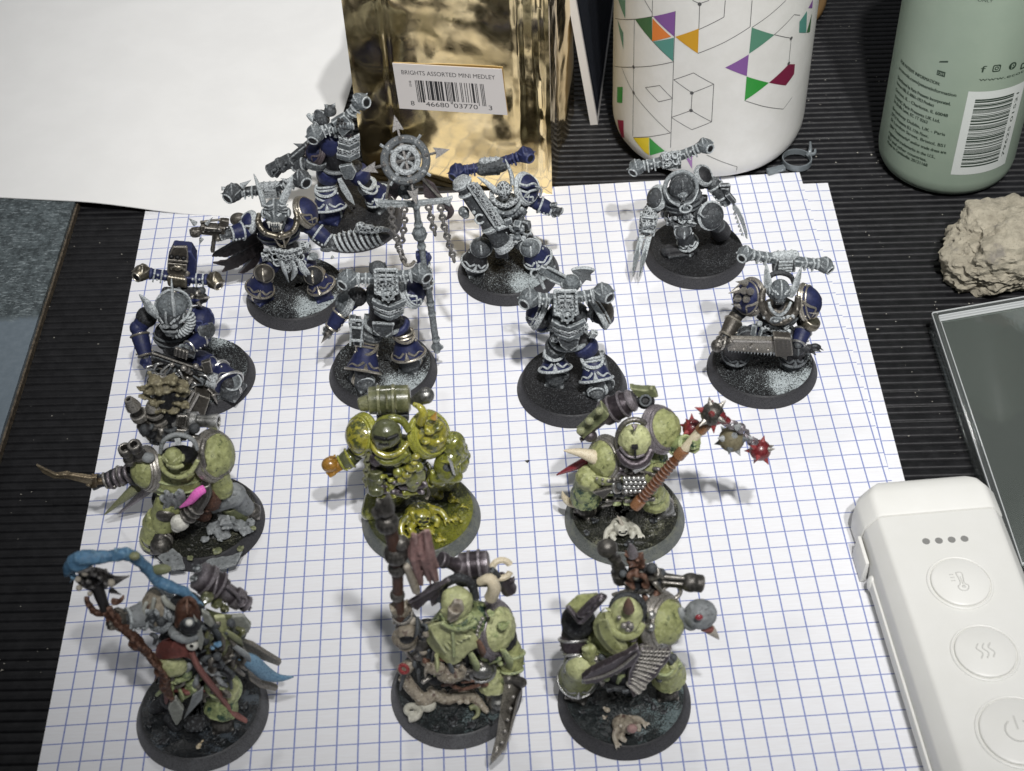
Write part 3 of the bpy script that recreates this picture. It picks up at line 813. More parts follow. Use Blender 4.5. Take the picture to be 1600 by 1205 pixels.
# ------------------------------------------------------------------ white card, upper left
simple('card_white', (0.86, 0.86, 0.83), 0.6)
mm, nt, b = newmat('card_white'); co = objco(nt)
n1 = noisen(nt, co, 0.5, 4, 0.6); n2 = noisen(nt, co, 22, 3, 0.6)
c = mixc(nt, ramp(nt, n1, 0.35, 0.7), (0.80, 0.80, 0.785), (0.83, 0.83, 0.815)); nt.links.new(c, b.inputs['Base Color'])
b.inputs['Roughness'].default_value = 0.62
bp = N(nt, 'ShaderNodeBump'); bp.inputs['Strength'].default_value = 0.05; bp.inputs['Distance'].default_value = 0.02
nt.links.new(n2, bp.inputs['Height']); nt.links.new(bp.outputs['Normal'], b.inputs['Normal']); MATS['card_white'] = mm
A, Bq, Cq = Vector((-10.98, 15.93, 0)), Vector((-21.288, 17.694, 0)), Vector((-10.0, 22.404, 0))
ex, ey = (Bq - A).normalized(), (Cq - A).normalized()
bm = bmesh.new(); n = 40; T = []
def cz(p):
    t = min(1, max(0, (-14.5 - p.x) / 4.3)); return 0.035 + 0.32 * (3 * t * t - 2 * t ** 3)
for lay in (0, 1):
    T.append([[None] * (n + 1) for _ in range(n + 1)])
    for i in range(n + 1):
        for j in range(n + 1):
            p = A + ex * (24 * i / n) + ey * (30 * j / n); p.z = cz(p) - 0.03 * lay
            T[lay][i][j] = bm.verts.new(p)
for i in range(n):
    for j in range(n):
        a = T[0]; bm.faces.new((a[i][j], a[i + 1][j], a[i + 1][j + 1], a[i][j + 1])); a = T[1]; bm.faces.new((a[i][j], a[i][j + 1], a[i + 1][j + 1], a[i + 1][j]))
    for (p, q) in (((i, 0), (i + 1, 0)), ((i, n), (i + 1, n)), ((0, i), (0, i + 1)), ((n, i), (n, i + 1))):
        bm.faces.new((T[0][p[0]][p[1]], T[0][q[0]][q[1]], T[1][q[0]][q[1]], T[1][p[0]][p[1]]))
tag(finish(bm, 'white_card', 'card_white', None, None), 'large blank white card lying flat at the upper left', 'card')

# ------------------------------------------------------------------ slate-look tile, left edge
m, nt, b = newmat('slate_face'); co = objco(nt); L = nt.links.new
mp = N(nt, 'ShaderNodeMapping'); L(co, mp.inputs[0]); mp.inputs['Rotation'].default_value = (0, 0, R_(-32)); mp.inputs['Scale'].default_value = (1.2, 6.0, 1)
f1 = noisen(nt, mp.outputs[0], 2.4, 4, 0.65, 0.8); f2 = noisen(nt, co, 5, 5, 0.7)
mp2 = N(nt, 'ShaderNodeMapping'); L(co, mp2.inputs[0]); mp2.inputs['Rotation'].default_value = (0, 0, R_(24)); mp2.inputs['Scale'].default_value = (1.4, 5.0, 1)
f3 = noisen(nt, mp2.outputs[0], 2.7, 4, 0.65, 0.8)
fl = mul(nt, ramp(nt, f1, 0.57, 0.68), ramp(nt, f3, 0.56, 0.68), 'MAXIMUM')
c1 = mixc(nt, ramp(nt, f2, 0.35, 0.7), (0.032, 0.041, 0.044), (0.11, 0.135, 0.142))
c1 = mixc(nt, mul(nt, fl, 0.8), c1, (0.30, 0.345, 0.36))
sep = N(nt, 'ShaderNodeSeparateXYZ'); L(co, sep.inputs[0])
edge = ramp(nt, mul(nt, sep.outputs[1], mul(nt, mul(nt, f2, 0.5, 'SUBTRACT'), 0.8), 'ADD'), -0.75, -0.4)
c2 = mixc(nt, ramp(nt, f2, 0.3, 0.75), (0.125, 0.158, 0.185), (0.155, 0.19, 0.22))
L(mixc(nt, edge, c2, c1), b.inputs['Base Color']); b.inputs['Roughness'].default_value = 0.38
bp = N(nt, 'ShaderNodeBump'); bp.inputs['Strength'].default_value = 0.3; bp.inputs['Distance'].default_value = 0.02
L(mul(nt, f1, edge), bp.inputs['Height']); L(bp.outputs['Normal'], b.inputs['Normal']); MATS['slate_face'] = m
m, nt, b = newmat('cork_edge'); co = objco(nt)
c = mixc(nt, ramp(nt, noisen(nt, co, 9, 5, 0.7), 0.35, 0.7), (0.045, 0.035, 0.024), (0.15, 0.12, 0.085)); nt.links.new(c, b.inputs['Base Color']); MATS['cork_edge'] = m
root = bpy.data.objects.new('coaster_tile', None); COL.objects.link(root); root.location = (-19.2, 12.3, 0)
tag(root, 'slate patterned tile with brown backing at the left edge', 'tile')
p0 = at_z(122, 300, 0.30); p1 = at_z(-12, 722, 0.30); dr = (p1 - p0).normalized(); lf = Vector((dr.y, -dr.x, 0)) * 1
if lf.x > 0: lf = -lf
def slab(name, z0, z1, mat, grow):
    bm = bmesh.new(); n = 60
    a = p0 - dr * 1.5; edge_pts = [a + dr * (16 * i / n) + lf * (-grow + 0.018 * noise.noise(Vector((i * 0.9, grow * 50, 2)))) for i in range(n + 1)]
    back = [a + dr * 16 + lf * 13, a + lf * 13]
    ring = edge_pts + back
    lo = [bm.verts.new((p.x, p.y, z0)) for p in ring]; hi = [bm.verts.new((p.x, p.y, z1)) for p in ring]
    for i in range(len(ring)):
        j = (i + 1) % len(ring); bm.faces.new((lo[i], lo[j], hi[j], hi[i]))
    bm.faces.new(hi); bm.faces.new(list(reversed(lo)))
    return finish(bm, name, mat, root, Vector(root.location), smooth=False)
slab('cork_backing', -0.06, 0.16, 'cork_edge', 0.06); slab('patterned_face', 0.163, 0.30, 'slate_face', 0.0)

# ------------------------------------------------------------------ flat lettering
def text_polys(txt, size=1.0, align='LEFT'):
    cu = bpy.data.curves.new('lettering', 'FONT'); cu.body = txt; cu.size = size; cu.align_x = align; cu.resolution_u = 3
    o = bpy.data.objects.new('lettering', cu); COL.objects.link(o)
    dg = bpy.context.evaluated_depsgraph_get(); me = bpy.data.meshes.new_from_object(o.evaluated_get(dg))
    vs = [v.co.copy() for v in me.vertices]; fs = [list(p.vertices) for p in me.polygons]
    bpy.data.objects.remove(o); bpy.data.curves.remove(cu); bpy.data.meshes.remove(me)
    return vs, fs
def print_mesh(name, items, fn, mat, parent, origin):
    """items: list of (verts2d, faces); fn maps (x, y) to a point on the printed surface"""
    bm = bmesh.new()
    for vs, fs in items:
        bv = [bm.verts.new(fn(v[0], v[1])) for v in vs]
        for f in fs:
            try: bm.faces.new([bv[i] for i in f])
            except ValueError: pass
    if origin is not None:
        for v in bm.verts: v.co -= origin
    me = bpy.data.meshes.new(name); bm.to_mesh(me); bm.free(); me.materials.append(MATS[mat])
    o = bpy.data.objects.new(name, me); COL.objects.link(o); o.parent = parent; o['kind'] = 'stuff'
    return o
def rect(x0, y0, x1, y1, nx=1, ny=1):
    vs = [(x0 + (x1 - x0) * i / nx, y0 + (y1 - y0) * j / ny) for j in range(ny + 1) for i in range(nx + 1)]
    fs = [[j * (nx + 1) + i, j * (nx + 1) + i + 1, (j + 1) * (nx + 1) + i + 1, (j + 1) * (nx + 1) + i] for j in range(ny) for i in range(nx)]
    return vs, fs
def fit_text(txt, x0, x1, y, h=None):
    vs, fs = text_polys(txt)
    a, b_ = min(v.x for v in vs), max(v.x for v in vs); k = (x1 - x0) / (b_ - a); ky = k if h is None else h / 0.72
    return [((v.x - a) * k + x0, y + v.y * ky) for v in vs], fs
simple('print_black', (0.02, 0.02, 0.022), 0.6)

# ------------------------------------------------------------------ gold foil box
m, nt, b = newmat('gold_foil'); co = objco(nt); L = nt.links.new
w1 = noisen(nt, co, 0.55, 2, 0.45, 0.4); w2 = noisen(nt, co, 3.2, 3, 0.5); w3 = noisen(nt, co, 0.5, 2, 0.5)
c = mixc(nt, ramp(nt, w3, 0.35, 0.65), (0.84, 0.66, 0.34), (0.92, 0.75, 0.43)); L(c, b.inputs['Base Color'])
b.inputs['Metallic'].default_value = 1.0; L(ramp(nt, w2, 0.3, 0.75, 0.09, 0.17), b.inputs['Roughness'])
bp = N(nt, 'ShaderNodeBump'); bp.inputs['Strength'].default_value = 0.5; bp.inputs['Distance'].default_value = 0.10
L(mul(nt, w1, mul(nt, w2, 0.045), 'ADD'), bp.inputs['Height']); L(bp.outputs['Normal'], b.inputs['Normal']); MATS['gold_foil'] = m
FR = Vector((-3.077, 16.55, -0.06)); SR = Vector((-2.0, 21.082, -0.06))
su = (SR - FR).normalized(); fu = Vector((-su.y, su.x, 0))       # fu: towards the left along the front
root = bpy.data.objects.new('gold_box', None); COL.objects.link(root); root.location = FR + fu * 3.1 + su * 2.2
tag(root, 'shiny gold foil box with a barcode label on its front', 'box')
bm = bmesh.new(); W, D, H = 6.35, 4.7, 7.6; n = 110; per = []
def peri(t):
    t = t % (2 * (W + D))
    if t < W: return FR + fu * t, -su, t / W, 0
    t -= W
    if t < D: return FR + fu * W + su * t, fu, t / D, 1
    t -= D
    if t < W: return FR + fu * (W - t) + su * D, su, t / W, 2
    t -= W
    return FR + su * (D - t), -fu, t / D, 3
K = 240; mrows = 80; rows = []
for j in range(mrows + 1):
    z = -0.06 + H * j / mrows; row = []
    for i in range(K):
        s = 2 * (W + D) * i / K; p, nn, t, side = peri(s)
        e = min(t, 1 - t) * (W if side % 2 == 0 else D); ed = min(1.0, e / 0.25)
        q = Vector((p.x * 0.9, p.y * 0.9, z * 0.9))
        dsp = 0.06 * noise.noise(q * 0.5) + 0.02 * noise.noise(q * 1.4) + 0.003 * noise.noise(q * 4.2)
        if side == 0:
            for xc, dep, wd in ((0.30, -0.05, 0.05), (0.95, 0.035, 0.09), (W - 1.25, -0.03, 0.06)):
                x = s - xc - 0.05 * noise.noise(Vector((z * 1.1, xc, 0)))
                dsp += dep * math.exp(-(x / wd) ** 2)
        if side in (1, 3): dsp += -0.16 * math.exp(-((t - 0.5) * D / 0.7) ** 2)
        row.append(bm.verts.new(p + nn * dsp * ed + Vector((0, 0, z - p.z))))
    rows.append(row)
for j in range(mrows):
    for i in range(K):
        k = (i + 1) % K; bm.faces.new((rows[j][i], rows[j][k], rows[j + 1][k], rows[j + 1][i]))
bm.faces.new(rows[-1])
o = finish(bm, 'foil_body', 'gold_foil', root, Vector(root.location))
npl = -su; lp0 = FR + npl * 0.055
TL, TR, BL, BR = [at_plane(u, v, lp0, npl) for u, v in ((613, 99), (784, 108.5), (624.3, 169.5), (793, 180))]
simple('label_paper', (0.62, 0.59, 0.57), 0.6)
def lab(x, y, off=0.006):
    p = (TL * (1 - x) + TR * x) * (1 - y) + (BL * (1 - x) + BR * x) * y
    return p + npl * off
b = B(); cn = [lab(0, 0, 0), lab(1, 0, 0), lab(1, 1, 0), lab(0, 1, 0)]
b._rings([[p - npl * 0.03 for p in cn], [p + npl * 0.004 for p in cn]])
lb = finish(b.bm, 'label', 'label_paper', root, Vector(root.location), smooth=False)
items = []
vs, fs = fit_text('BRIGHTS ASSORTED MINI MEDLEY', 0.072, 0.93, 0, 0.095); items.append(([(x, 0.225 - y) for x, y in vs], fs))
LC = ['0001101', '0011001', '0010011', '0111101', '0100011', '0110001', '0101111', '0111011', '0110111', '0001011']
code = '846680037703'; bits = '101' + ''.join(LC[int(d)] for d in code[:6]) + '01010' + ''.join(''.join('1' if c == '0' else '0' for c in LC[int(d)]) for d in code[6:]) + '101'
x0, x1 = 0.185, 0.815
for i, c in enumerate(bits):
    if c == '1':
        a = x0 + (x1 - x0) * i / 95; e = x0 + (x1 - x0) * (i + 1.04) / 95
        long = i < 10 or 45 <= i < 50 or i >= 85
        items.append(rect(a, 0.34, e, 0.83 if long else 0.77))
for txt, a, e in (('8', 0.115, 0.15), ('46680', 0.255, 0.47), ('03770', 0.515, 0.735), ('3', 0.835, 0.868)):
    vs, fs = fit_text(txt, a, e, 0, 0.105); items.append(([(x, 0.91 - y) for x, y in vs], fs))
vs, fs = fit_text('0348', 0, 0.13, 0, 0.022); items.append(([(0.128 + y * 1.0, 0.49 - x) for x, y in vs], fs))
print_mesh('lettering', items, lab, 'print_black', lb, Vector(root.location))

# ------------------------------------------------------------------ leaning boxed card between box and candle
simple('card_edge', (0.62, 0.60, 0.58), 0.55); simple('navy_print', (0.010, 0.013, 0.022), 0.32)
root = bpy.data.objects.new('leaning_card', None); COL.objects.link(root); P0 = Vector((-1.236, 20.33, -0.06)); root.location = P0
tag(root, 'dark printed card with white edge leaning beside the gold box', 'card')
bd = Vector((0.17, 1, 0)).normalized(); up = at_y(897, -14, 20.33) - P0; up.normalize(); nn = bd.cross(up).normalized()
def quad(a0, a1, h0, h1, t0, t1):
    b = B(); r0 = [P0 + bd * a + up * h + nn * t0 for a, h in ((a0, h0), (a1, h0), (a1, h1), (a0, h1))]; r1 = [p + nn * (t1 - t0) for p in r0]
    return b._rings([r0, r1])
def lean(name, mat, *a, parent=root): return finish(quad(*a).bm, name, mat, parent, P0, smooth=False)
if nn.x < 0: nn = -nn
lean('card_board', 'card_edge', 0, 8, 0.0, 11, -0.26, 0.0)
lean('printed_face', 'navy_print', 0.18, 7.8, 0.25, 10.8, 0.0, 0.012)
bs = B()
for k in range(26):
    a = 0.5 + 0.27 * k; bs._rings([[P0 + bd * x + up * h + nn * 0.016 for x, h in ((a, 0.6), (a + 0.03, 0.6), (a + 0.03, 10.4), (a, 10.4))], [P0 + bd * x + up * h + nn * 0.020 for x, h in ((a, 0.6), (a + 0.03, 0.6), (a + 0.03, 10.4), (a, 10.4))]])
simple('print_grey', (0.05, 0.055, 0.065), 0.5); finish(bs.bm, 'printed_lines', 'print_grey', root, P0, smooth=False)

# ------------------------------------------------------------------ white candle tin with printed geometric pattern
def tinted(name, a, b_, rough=0.4, sc=1.5):
    m, nt, bs = newmat(name); co = objco(nt); c = mixc(nt, ramp(nt, noisen(nt, co, sc, 5, 0.65), 0.3, 0.75), a, b_)
    nt.links.new(c, bs.inputs['Base Color']); bs.inputs['Roughness'].default_value = rough
    n = noisen(nt, co, 26, 3, 0.6); bp = N(nt, 'ShaderNodeBump'); bp.inputs['Strength'].default_value = 0.05; bp.inputs['Distance'].default_value = 0.02
    nt.links.new(n, bp.inputs['Height']); nt.links.new(bp.outputs['Normal'], bs.inputs['Normal']); MATS[name] = m; return m
tinted('cup_white', (0.70, 0.69, 0.65), (0.75, 0.74, 0.705), 0.38)
CC, CR = Vector((2.43, 19.62, -0.06)), 3.22
root = bpy.data.objects.new('printed_cup', None); COL.objects.link(root); root.location = CC
tag(root, 'white cylindrical cup printed with thin cubes and coloured triangles', 'cup')
b = B(); H = 12.5
pr = [(0, 20), (0.0005, 24.2), (0.004, 25.6), (0.012, 27.6), (0.026, 29.6), (0.046, 31.2), (0.070, 32.0), (0.095, 32.2), (0.97, 32.6), (1.0, 32.4), (1.0, 30.5), (0.5, 30.3)]
b.lathe(CC, CC + UP * H, pr, 96); cup = finish(b.bm, 'cup_body', 'cup_white', root, CC)
def cyl_hit(u, v, c, r):
    d = ray(u, v); ox, oy = CAM_C.x - c.x, CAM_C.y - c.y
    A_ = d.x ** 2 + d.y ** 2; B_ = 2 * (ox * d.x + oy * d.y); C_ = ox * ox + oy * oy - r * r; disc = B_ * B_ - 4 * A_ * C_
    t = (-B_ - math.sqrt(max(disc, 0))) / (2 * A_); p = CAM_C + d * t
    return math.atan2(p.y - c.y, p.x - c.x), p.z
def cup_radius(z):
    t = (z - CC.z) / H
    for (t0, r0), (t1, r1) in zip(pr, pr[1:]):
        if t0 <= t <= t1 and t1 > t0: return (r0 + (r1 - r0) * (t - t0) / (t1 - t0)) * MM
    return CR
def on_cup(th, z, off=0.010):
    z = max(z, CC.z + 0.02)
    r = cup_radius(z) + off
    return Vector((CC.x + r * math.cos(th), CC.y + r * math.sin(th), z))
def cup_poly(pts, mat, name='printed_patch'):
    P = [cyl_hit(880 + x / 3.902, y / 3.902, CC, CR) for x, y in pts]
    bm = bmesh.new(); vs = [bm.verts.new((a, z, 0)) for a, z in P]; bm.faces.new(vs)
    bmesh.ops.triangulate(bm, faces=bm.faces)
    for _ in range(3): bmesh.ops.subdivide_edges(bm, edges=bm.edges, cuts=1, use_grid_fill=True)
    bmesh.ops.triangulate(bm, faces=bm.faces)
    for v in bm.verts: v.co = on_cup(v.co.x, v.co.y) - CC
    me = bpy.data.meshes.new(name); bm.to_mesh(me); bm.free(); me.materials.append(MATS[mat])
    o = bpy.data.objects.new(name, me); COL.objects.link(o); o.parent = cup
for nm, c in dict(ink_forest=(0.045, 0.13, 0.05), ink_purple=(0.21, 0.085, 0.29), ink_orange=(0.70, 0.20, 0.035), ink_teal=(0.085, 0.26, 0.215), ink_mustard=(0.58, 0.30, 0.012),
                  ink_sage=(0.09, 0.24, 0.16), ink_green=(0.03, 0.28, 0.04), ink_maroon=(0.17, 0.012, 0.045), ink_yellow=(0.72, 0.55, 0.03), ink_lilac=(0.36, 0.19, 0.42), ink_crimson=(0.30, 0.02, 0.06)).items(): simple(nm, c, 0.42)
for mat, pts in (('ink_forest', ((443, 116), (545, 100), (545, 248))), ('ink_purple', ((552, 98), (686, 66), (680, 222))), ('ink_orange', ((548, 110), (660, 222), (545, 250))),
                 ('ink_teal', ((552, 252), (677, 228), (672, 372))), ('ink_mustard', ((685, 222), (828, 172), (822, 324))), ('ink_sage', ((1148, 165), (1285, 210), (1132, 325))),
                 ('ink_purple', ((987, 410), (1130, 330), (1118, 462))), ('ink_green', ((1117, 465), (1252, 503), (1105, 612))), ('ink_maroon', ((1252, 503), (1372, 390), (1410, 390), (1405, 450), (1355, 520))),
                 ('ink_teal', ((1437, 130), (1482, 65), (1478, 198), (1435, 198))), ('ink_forest', ((1480, 198), (1512, 80), (1500, 195))), ('ink_purple', ((1490, 48), (1518, -5), (1514, 48))),
                 ('ink_green', ((332, 530), (365, 530), (362, 628), (330, 625))), ('ink_crimson', ((332, 730), (370, 735), (368, 845), (342, 838))), ('ink_sage', ((335, 120), (370, 200), (370, 300))),
                 ('ink_sage', ((340, -5), (383, 0), (382, 110))), ('ink_yellow', ((428, 840), (525, 838), (522, 950), (500, 935))), ('ink_green', ((527, 838), (620, 920), (527, 950))), ('ink_lilac', ((750, 965), (788, 935), (785, 1035)))):
    cup_poly(pts, mat)
def cup_lines(lines, dots):
    bm = bmesh.new()
    for ln in lines:
        P = [cyl_hit(880 + x / 3.902, y / 3.902, CC, CR) for x, y in ln]
        for (a0, z0), (a1, z1) in zip(P, P[1:]):
            k = max(2, int(math.hypot((a1 - a0) * CR, z1 - z0) / 0.15)); L_ = math.hypot((a1 - a0) * CR, z1 - z0)
            if L_ < 1e-4: continue
            px, py = -(z1 - z0) / L_, (a1 - a0) * CR / L_; w = 0.010; prev = None
            for i in range(k + 1):
                a, z = a0 + (a1 - a0) * i / k, z0 + (z1 - z0) * i / k
                c = [bm.verts.new(on_cup(a + s * w * px / CR, z + s * w * py, 0.006) - CC) for s in (-1, 1)]
                if prev: bm.faces.new((prev[0], prev[1], c[1], c[0]))
                prev = c
    for x, y in dots:
        a, z = cyl_hit(880 + x / 3.902, y / 3.902, CC, CR)
        bm.faces.new([bm.verts.new(on_cup(a + 0.06 * math.cos(t * math.pi / 6) / CR, z + 0.06 * math.sin(t * math.pi / 6), 0.013) - CC) for t in range(12)])
    me = bpy.data.meshes.new('printed_lines'); bm.to_mesh(me); bm.free(); me.materials.append(MATS['ink_line'])
    o = bpy.data.objects.new('printed_lines', me); COL.objects.link(o); o.parent = cup; o['kind'] = 'stuff'
simple('ink_line', (0.085, 0.085, 0.085), 0.5)
cup_lines([[(548, 0), (545, 98)], [(686, 66), (655, 900)], [(833, 20), (828, 172)], [(988, 0), (980, 102), (828, 178)], [(1150, 0), (1138, 162), (985, 255), (822, 324)], [(1355, 0), (1250, 95), (1150, 165)],
           [(675, 485), (795, 443), (918, 512), (787, 565), (675, 485)], [(918, 512), (905, 742)], [(787, 565), (780, 672)], [(660, 715), (780, 672), (905, 742), (785, 790), (660, 715)],
           [(503, 533), (590, 520), (668, 600), (583, 620), (503, 533)], [(320, 112), (443, 116), (552, 98)], [(437, 115), (425, 830)], [(312, 402), (430, 408), (540, 402), (672, 376)],
           [(357, 405), (430, 565), (530, 690), (655, 810), (540, 832), (428, 838)], [(1285, 210), (1388, 232), (1373, 385)], [(1285, 210), (1405, 88), (1440, 92)], [(1105, 612), (1220, 648), (1340, 665), (1395, 590)],
           [(875, 945), (1062, 1020), (1062, 1065)], [(790, 0), (833, 20), (890, 0)], [(443, 116), (545, 248), (672, 372)], [(500, 0), (548, 80)]],
          [(833, 22), (432, 408), (432, 565), (785, 565), (780, 672), (1387, 232), (1372, 385)])

# ------------------------------------------------------------------ sage bottle
BC, BR_ = Vector((10.0, 17.24, -0.06)), 2.2
tinted('bottle_sage', (0.285, 0.355, 0.28), (0.31, 0.38, 0.30), 0.42, 0.8)
MATS['bottle_sage'].node_tree.nodes['Principled BSDF'].inputs['Subsurface Weight'].default_value = 0.0
root = bpy.data.objects.new('sage_bottle', None); COL.objects.link(root); root.location = BC
tag(root, 'sage green plastic bottle with barcode and printed small text', 'bottle')
b = B(); H = 15
b.lathe(BC, BC + UP * H, [(0, 14), (0.0006, 17.6), (0.004, 19.2), (0.012, 20.6), (0.026, 21.6), (0.045, 22.0), (0.75, 22.0), (0.80, 21.4), (0.84, 19), (0.87, 14), (0.88, 10), (0.96, 10), (0.961, 0.5)], 96)
bt = finish(b.bm, 'bottle_body', 'bottle_sage', root, BC)
simple('ink_bottle', (0.022, 0.042, 0.026), 0.5); simple('label_white', (0.62, 0.65, 0.62), 0.5); simple('ink_dark_green', (0.022, 0.042, 0.026), 0.5)
def bot(px, py): return cyl_hit(1370 + px / 3.887, py / 3.887, BC, BR_)
def on_bot(a, z, off=0.006): r = BR_ + off; return Vector((BC.x + r * math.cos(a), BC.y + r * math.sin(a), z))
def bot_text(txt, p, q, h, mat='ink_bottle', name='lettering'):
    a0, z0 = bot(*p); a1, _ = bot(*q); w = (a1 - a0) * BR_
    vs, fs = fit_text(txt, 0, w, 0, h)
    return [(x, y + z0) for x, y in vs], fs, a0
def bot_items(items, mat, name, off=0.006, parent=None):
    bm = bmesh.new()
    for vs, fs, a0 in items:
        bv = [bm.verts.new(on_bot(a0 + x / BR_, z, off) - BC) for x, z in vs]
        for f in fs:
            try: bm.faces.new([bv[i] for i in f])
            except ValueError: pass
    me = bpy.data.meshes.new(name); bm.to_mesh(me); bm.free(); me.materials.append(MATS[mat])
    o = bpy.data.objects.new(name, me); COL.objects.link(o); o.parent = parent or bt
    if len(items) > 1 or name in ('lettering', 'barcode'): o['kind'] = 'stuff'
    return o
a0, z_top = bot(560, 555); _, z_bot = bot(458, 1060); a1 = a0 + 1.75 / BR_ * 1.0
lbw = [rect(0, z_bot, 1.95, z_top, 24, 2) + (a0 - 0.006,)]
wl = bot_items(lbw, 'label_white', 'barcode_label', 0.008)
random.seed(11); its = []; z = z_bot + 0.30; zt = z_top - 0.26
while z < zt:
    t = random.choice((0.018, 0.018, 0.036, 0.054)); its.append(rect(0.24, z, 1.52, min(z + t, zt), 16, 1) + (a0,)); z += t + random.choice((0.018, 0.018, 0.036, 0.05))
bot_items(its, 'ink_dark_green', 'barcode', 0.014, wl)
vs, fs = fit_text('79625 01521', 0, z_top - z_bot - 0.75, 0, 0.11); its = [([(1.74 - y, z_bot + 0.42 + x) for x, y in vs], fs, a0)]
bot_items(its, 'ink_dark_green', 'lettering', 0.014, wl)
its = []
for txt, p, q, h in (('www.ecotools.com', (618, 492), (1010, 492), 0.115), ('f', (628, 440), (662, 440), 0.24), ('ONLY', (612, 8), (705, 8), 0.10)):
    its.append(bot_text(txt, p, q, h))
def ringpoly(cx, cy, r, t, n=18, sq=False):
    vs, fs = [], []
    for i in range(n):
        a = 2 * math.pi * i / n; k = 1.0
        if sq: k = min(1.25, 1 / max(abs(math.cos(a)), abs(math.sin(a))))
        vs += [(cx + math.cos(a) * r * k, cy + math.sin(a) * r * k), (cx + math.cos(a) * (r - t) * (k if sq else 1), cy + math.sin(a) * (r - t) * (k if sq else 1))]
    for i in range(n): j = (i + 1) % n; fs.append([2 * i, 2 * j, 2 * j + 1, 2 * i + 1])
    return vs, fs
a_i, z_i = bot(728, 415); its += [ringpoly(0, z_i, 0.125, 0.035, 24, True) + (a_i,), ringpoly(0, z_i, 0.065, 0.03) + (a_i,), rect(0.055, z_i + 0.06, 0.085, z_i + 0.09) + (a_i,)]
a_i, z_i = bot(825, 400); disc = ([(0.13 * math.cos(t * math.pi / 12), z_i + 0.13 * math.sin(t * math.pi / 12)) for t in range(24)], [list(range(24))])
its.append(disc + (a_i,))
a_i2, z_i2 = bot(890, 395); its.append(ringpoly(0, z_i2 - 0.02, 0.11, 0.05, 20, True) + (a_i2,))
pin = ringpoly(0.01, z_i + 0.02, 0.06, 0.028) + (a_i,)
bot_items([pin, rect(-0.035, z_i - 0.10, -0.008, z_i + 0.05) + (a_i,)], 'bottle_sage', 'icon_mark', 0.012)
# open-jar mark with 12M
a_j, z_j = bot(362, 458); _, z_k = bot(440, 395); its += [([(0, z_j + 0.02), (0.26, z_j + 0.02), (0.26, z_j + 0.20), (0, z_j + 0.20)], [[0, 1, 2, 3]], a_j)]
its += [([(0.0, z_k - 0.02), (0.27, z_k + 0.07), (0.27, z_k + 0.13), (0.02, z_k + 0.04)], [[0, 1, 2, 3]], a_j)]
vs, fs = fit_text('12M', 0.035, 0.225, z_j + 0.06, 0.10); bot_items([(vs, fs, a_j)], 'bottle_sage', 'jar_mark', 0.012)
txts = ['FOR PATENT INFORMATION:', 'ecotools.com/patentinformation', 'Distributed by Paris Presents Incorporated,', 'Vernon Hills, IL 60061-1953 Product', 'Gurnee, IL - Charlotte, IL 60048', 'TM/MC Paris Presents UK Ltd,', '34 Bridle Lane, EC 1T 0263',
        'Broadway Dublin, UK - Paris', 'DY14 Presents EU, 17th Floor,', 'St London Street, Bristol, BS1', '1BW Trademarks* and/or trade dress are', 'registered trademarks in the U.S.,', 'EU and other countries.', 'Made in Cambodia: 20121168']
bold = []
s_line = [(150, 352, 380, 520), (142, 385, 480, 588), (135, 432, 445, 640), (128, 470, 345, 650), (122, 505, 428, 712), (118, 540, 380, 745), (112, 575, 305, 752), (106, 612, 412, 826), (100, 650, 312, 838), (94, 690, 412, 895), (88, 725, 418, 935), (82, 760, 352, 962), (76, 800, 300, 982), (70, 838, 305, 1012)]
for t, (xa, ya, xb, yb) in zip(txts, s_line):
    aa, _ = bot(xa, ya); ab, zb = bot(xb, yb); w = (ab - aa) * BR_
    vs, fs = fit_text(t, 0, w, 0, 0.12); its.append(([(x, y + zb) for x, y in vs], fs, aa)); bold.append(([(x + 0.010, y + zb) for x, y in vs], fs, aa))
bot_items(its, 'ink_bottle', 'lettering')
bot_items(bold, 'ink_bottle', 'lettering', 0.008)

# ------------------------------------------------------------------ rock
m, nt, b = newmat('sandstone'); co = objco(nt); L = nt.links.new
n1 = noisen(nt, co, 3, 6, 0.7); n2 = noisen(nt, co, 15, 6, 0.75); n3 = noisen(nt, co, 1.3, 4, 0.6)
c = mixc(nt, ramp(nt, n1, 0.3, 0.7), (0.31, 0.28, 0.215), (0.47, 0.43, 0.335)); c = mixc(nt, ramp(nt, n2, 0.56, 0.72), c, (0.14, 0.125, 0.10)); c = mixc(nt, mul(nt, ramp(nt, n3, 0.58, 0.7), 0.7), c, (0.20, 0.185, 0.17))
L(c, b.inputs['Base Color']); b.inputs['Roughness'].default_value = 0.92
bp = N(nt, 'ShaderNodeBump'); bp.inputs['Strength'].default_value = 0.9; bp.inputs['Distance'].default_value = 0.06
L(mul(nt, n2, n1, 'ADD'), bp.inputs['Height']); L(bp.outputs['Normal'], b.inputs['Normal']); MATS['sandstone'] = m
bm = bmesh.new(); bmesh.ops.create_icosphere(bm, subdivisions=6, radius=1)
RC = Vector((10.6, 11.7, 0.85))
for v in bm.verts:
    d = v.co.copy(); q = d * 1.3 + Vector((4.2, 1.7, 9.1))
    s = 1 + 0.20 * noise.noise(q * 0.9) + 0.16 * noise.fractal(q * 1.7, 0.9, 2.1, 5) + 0.025 * noise.noise(q * 13)
    k = max(abs(d.x), abs(d.y), abs(d.z)) ** -0.45
    s += 0.035 * noise.fractal(q * 5, 0.6, 2.2, 4) + 0.03 * noise.noise(q * 2.9)
    p = Vector((d.x * 1.85, d.y * 1.45, d.z * 1.12)) * s * k
    p.x += 0.22 * p.z - 0.12 * max(0, -p.y)
    v.co = p + RC
    v.co.z = max(v.co.z, -0.055)
o = finish(bm, 'rock', 'sandstone', None, RC); o.location = RC
for p in o.data.polygons: p.use_smooth = True
tag(o, 'rough beige sandstone lump below the sage bottle', 'rock')

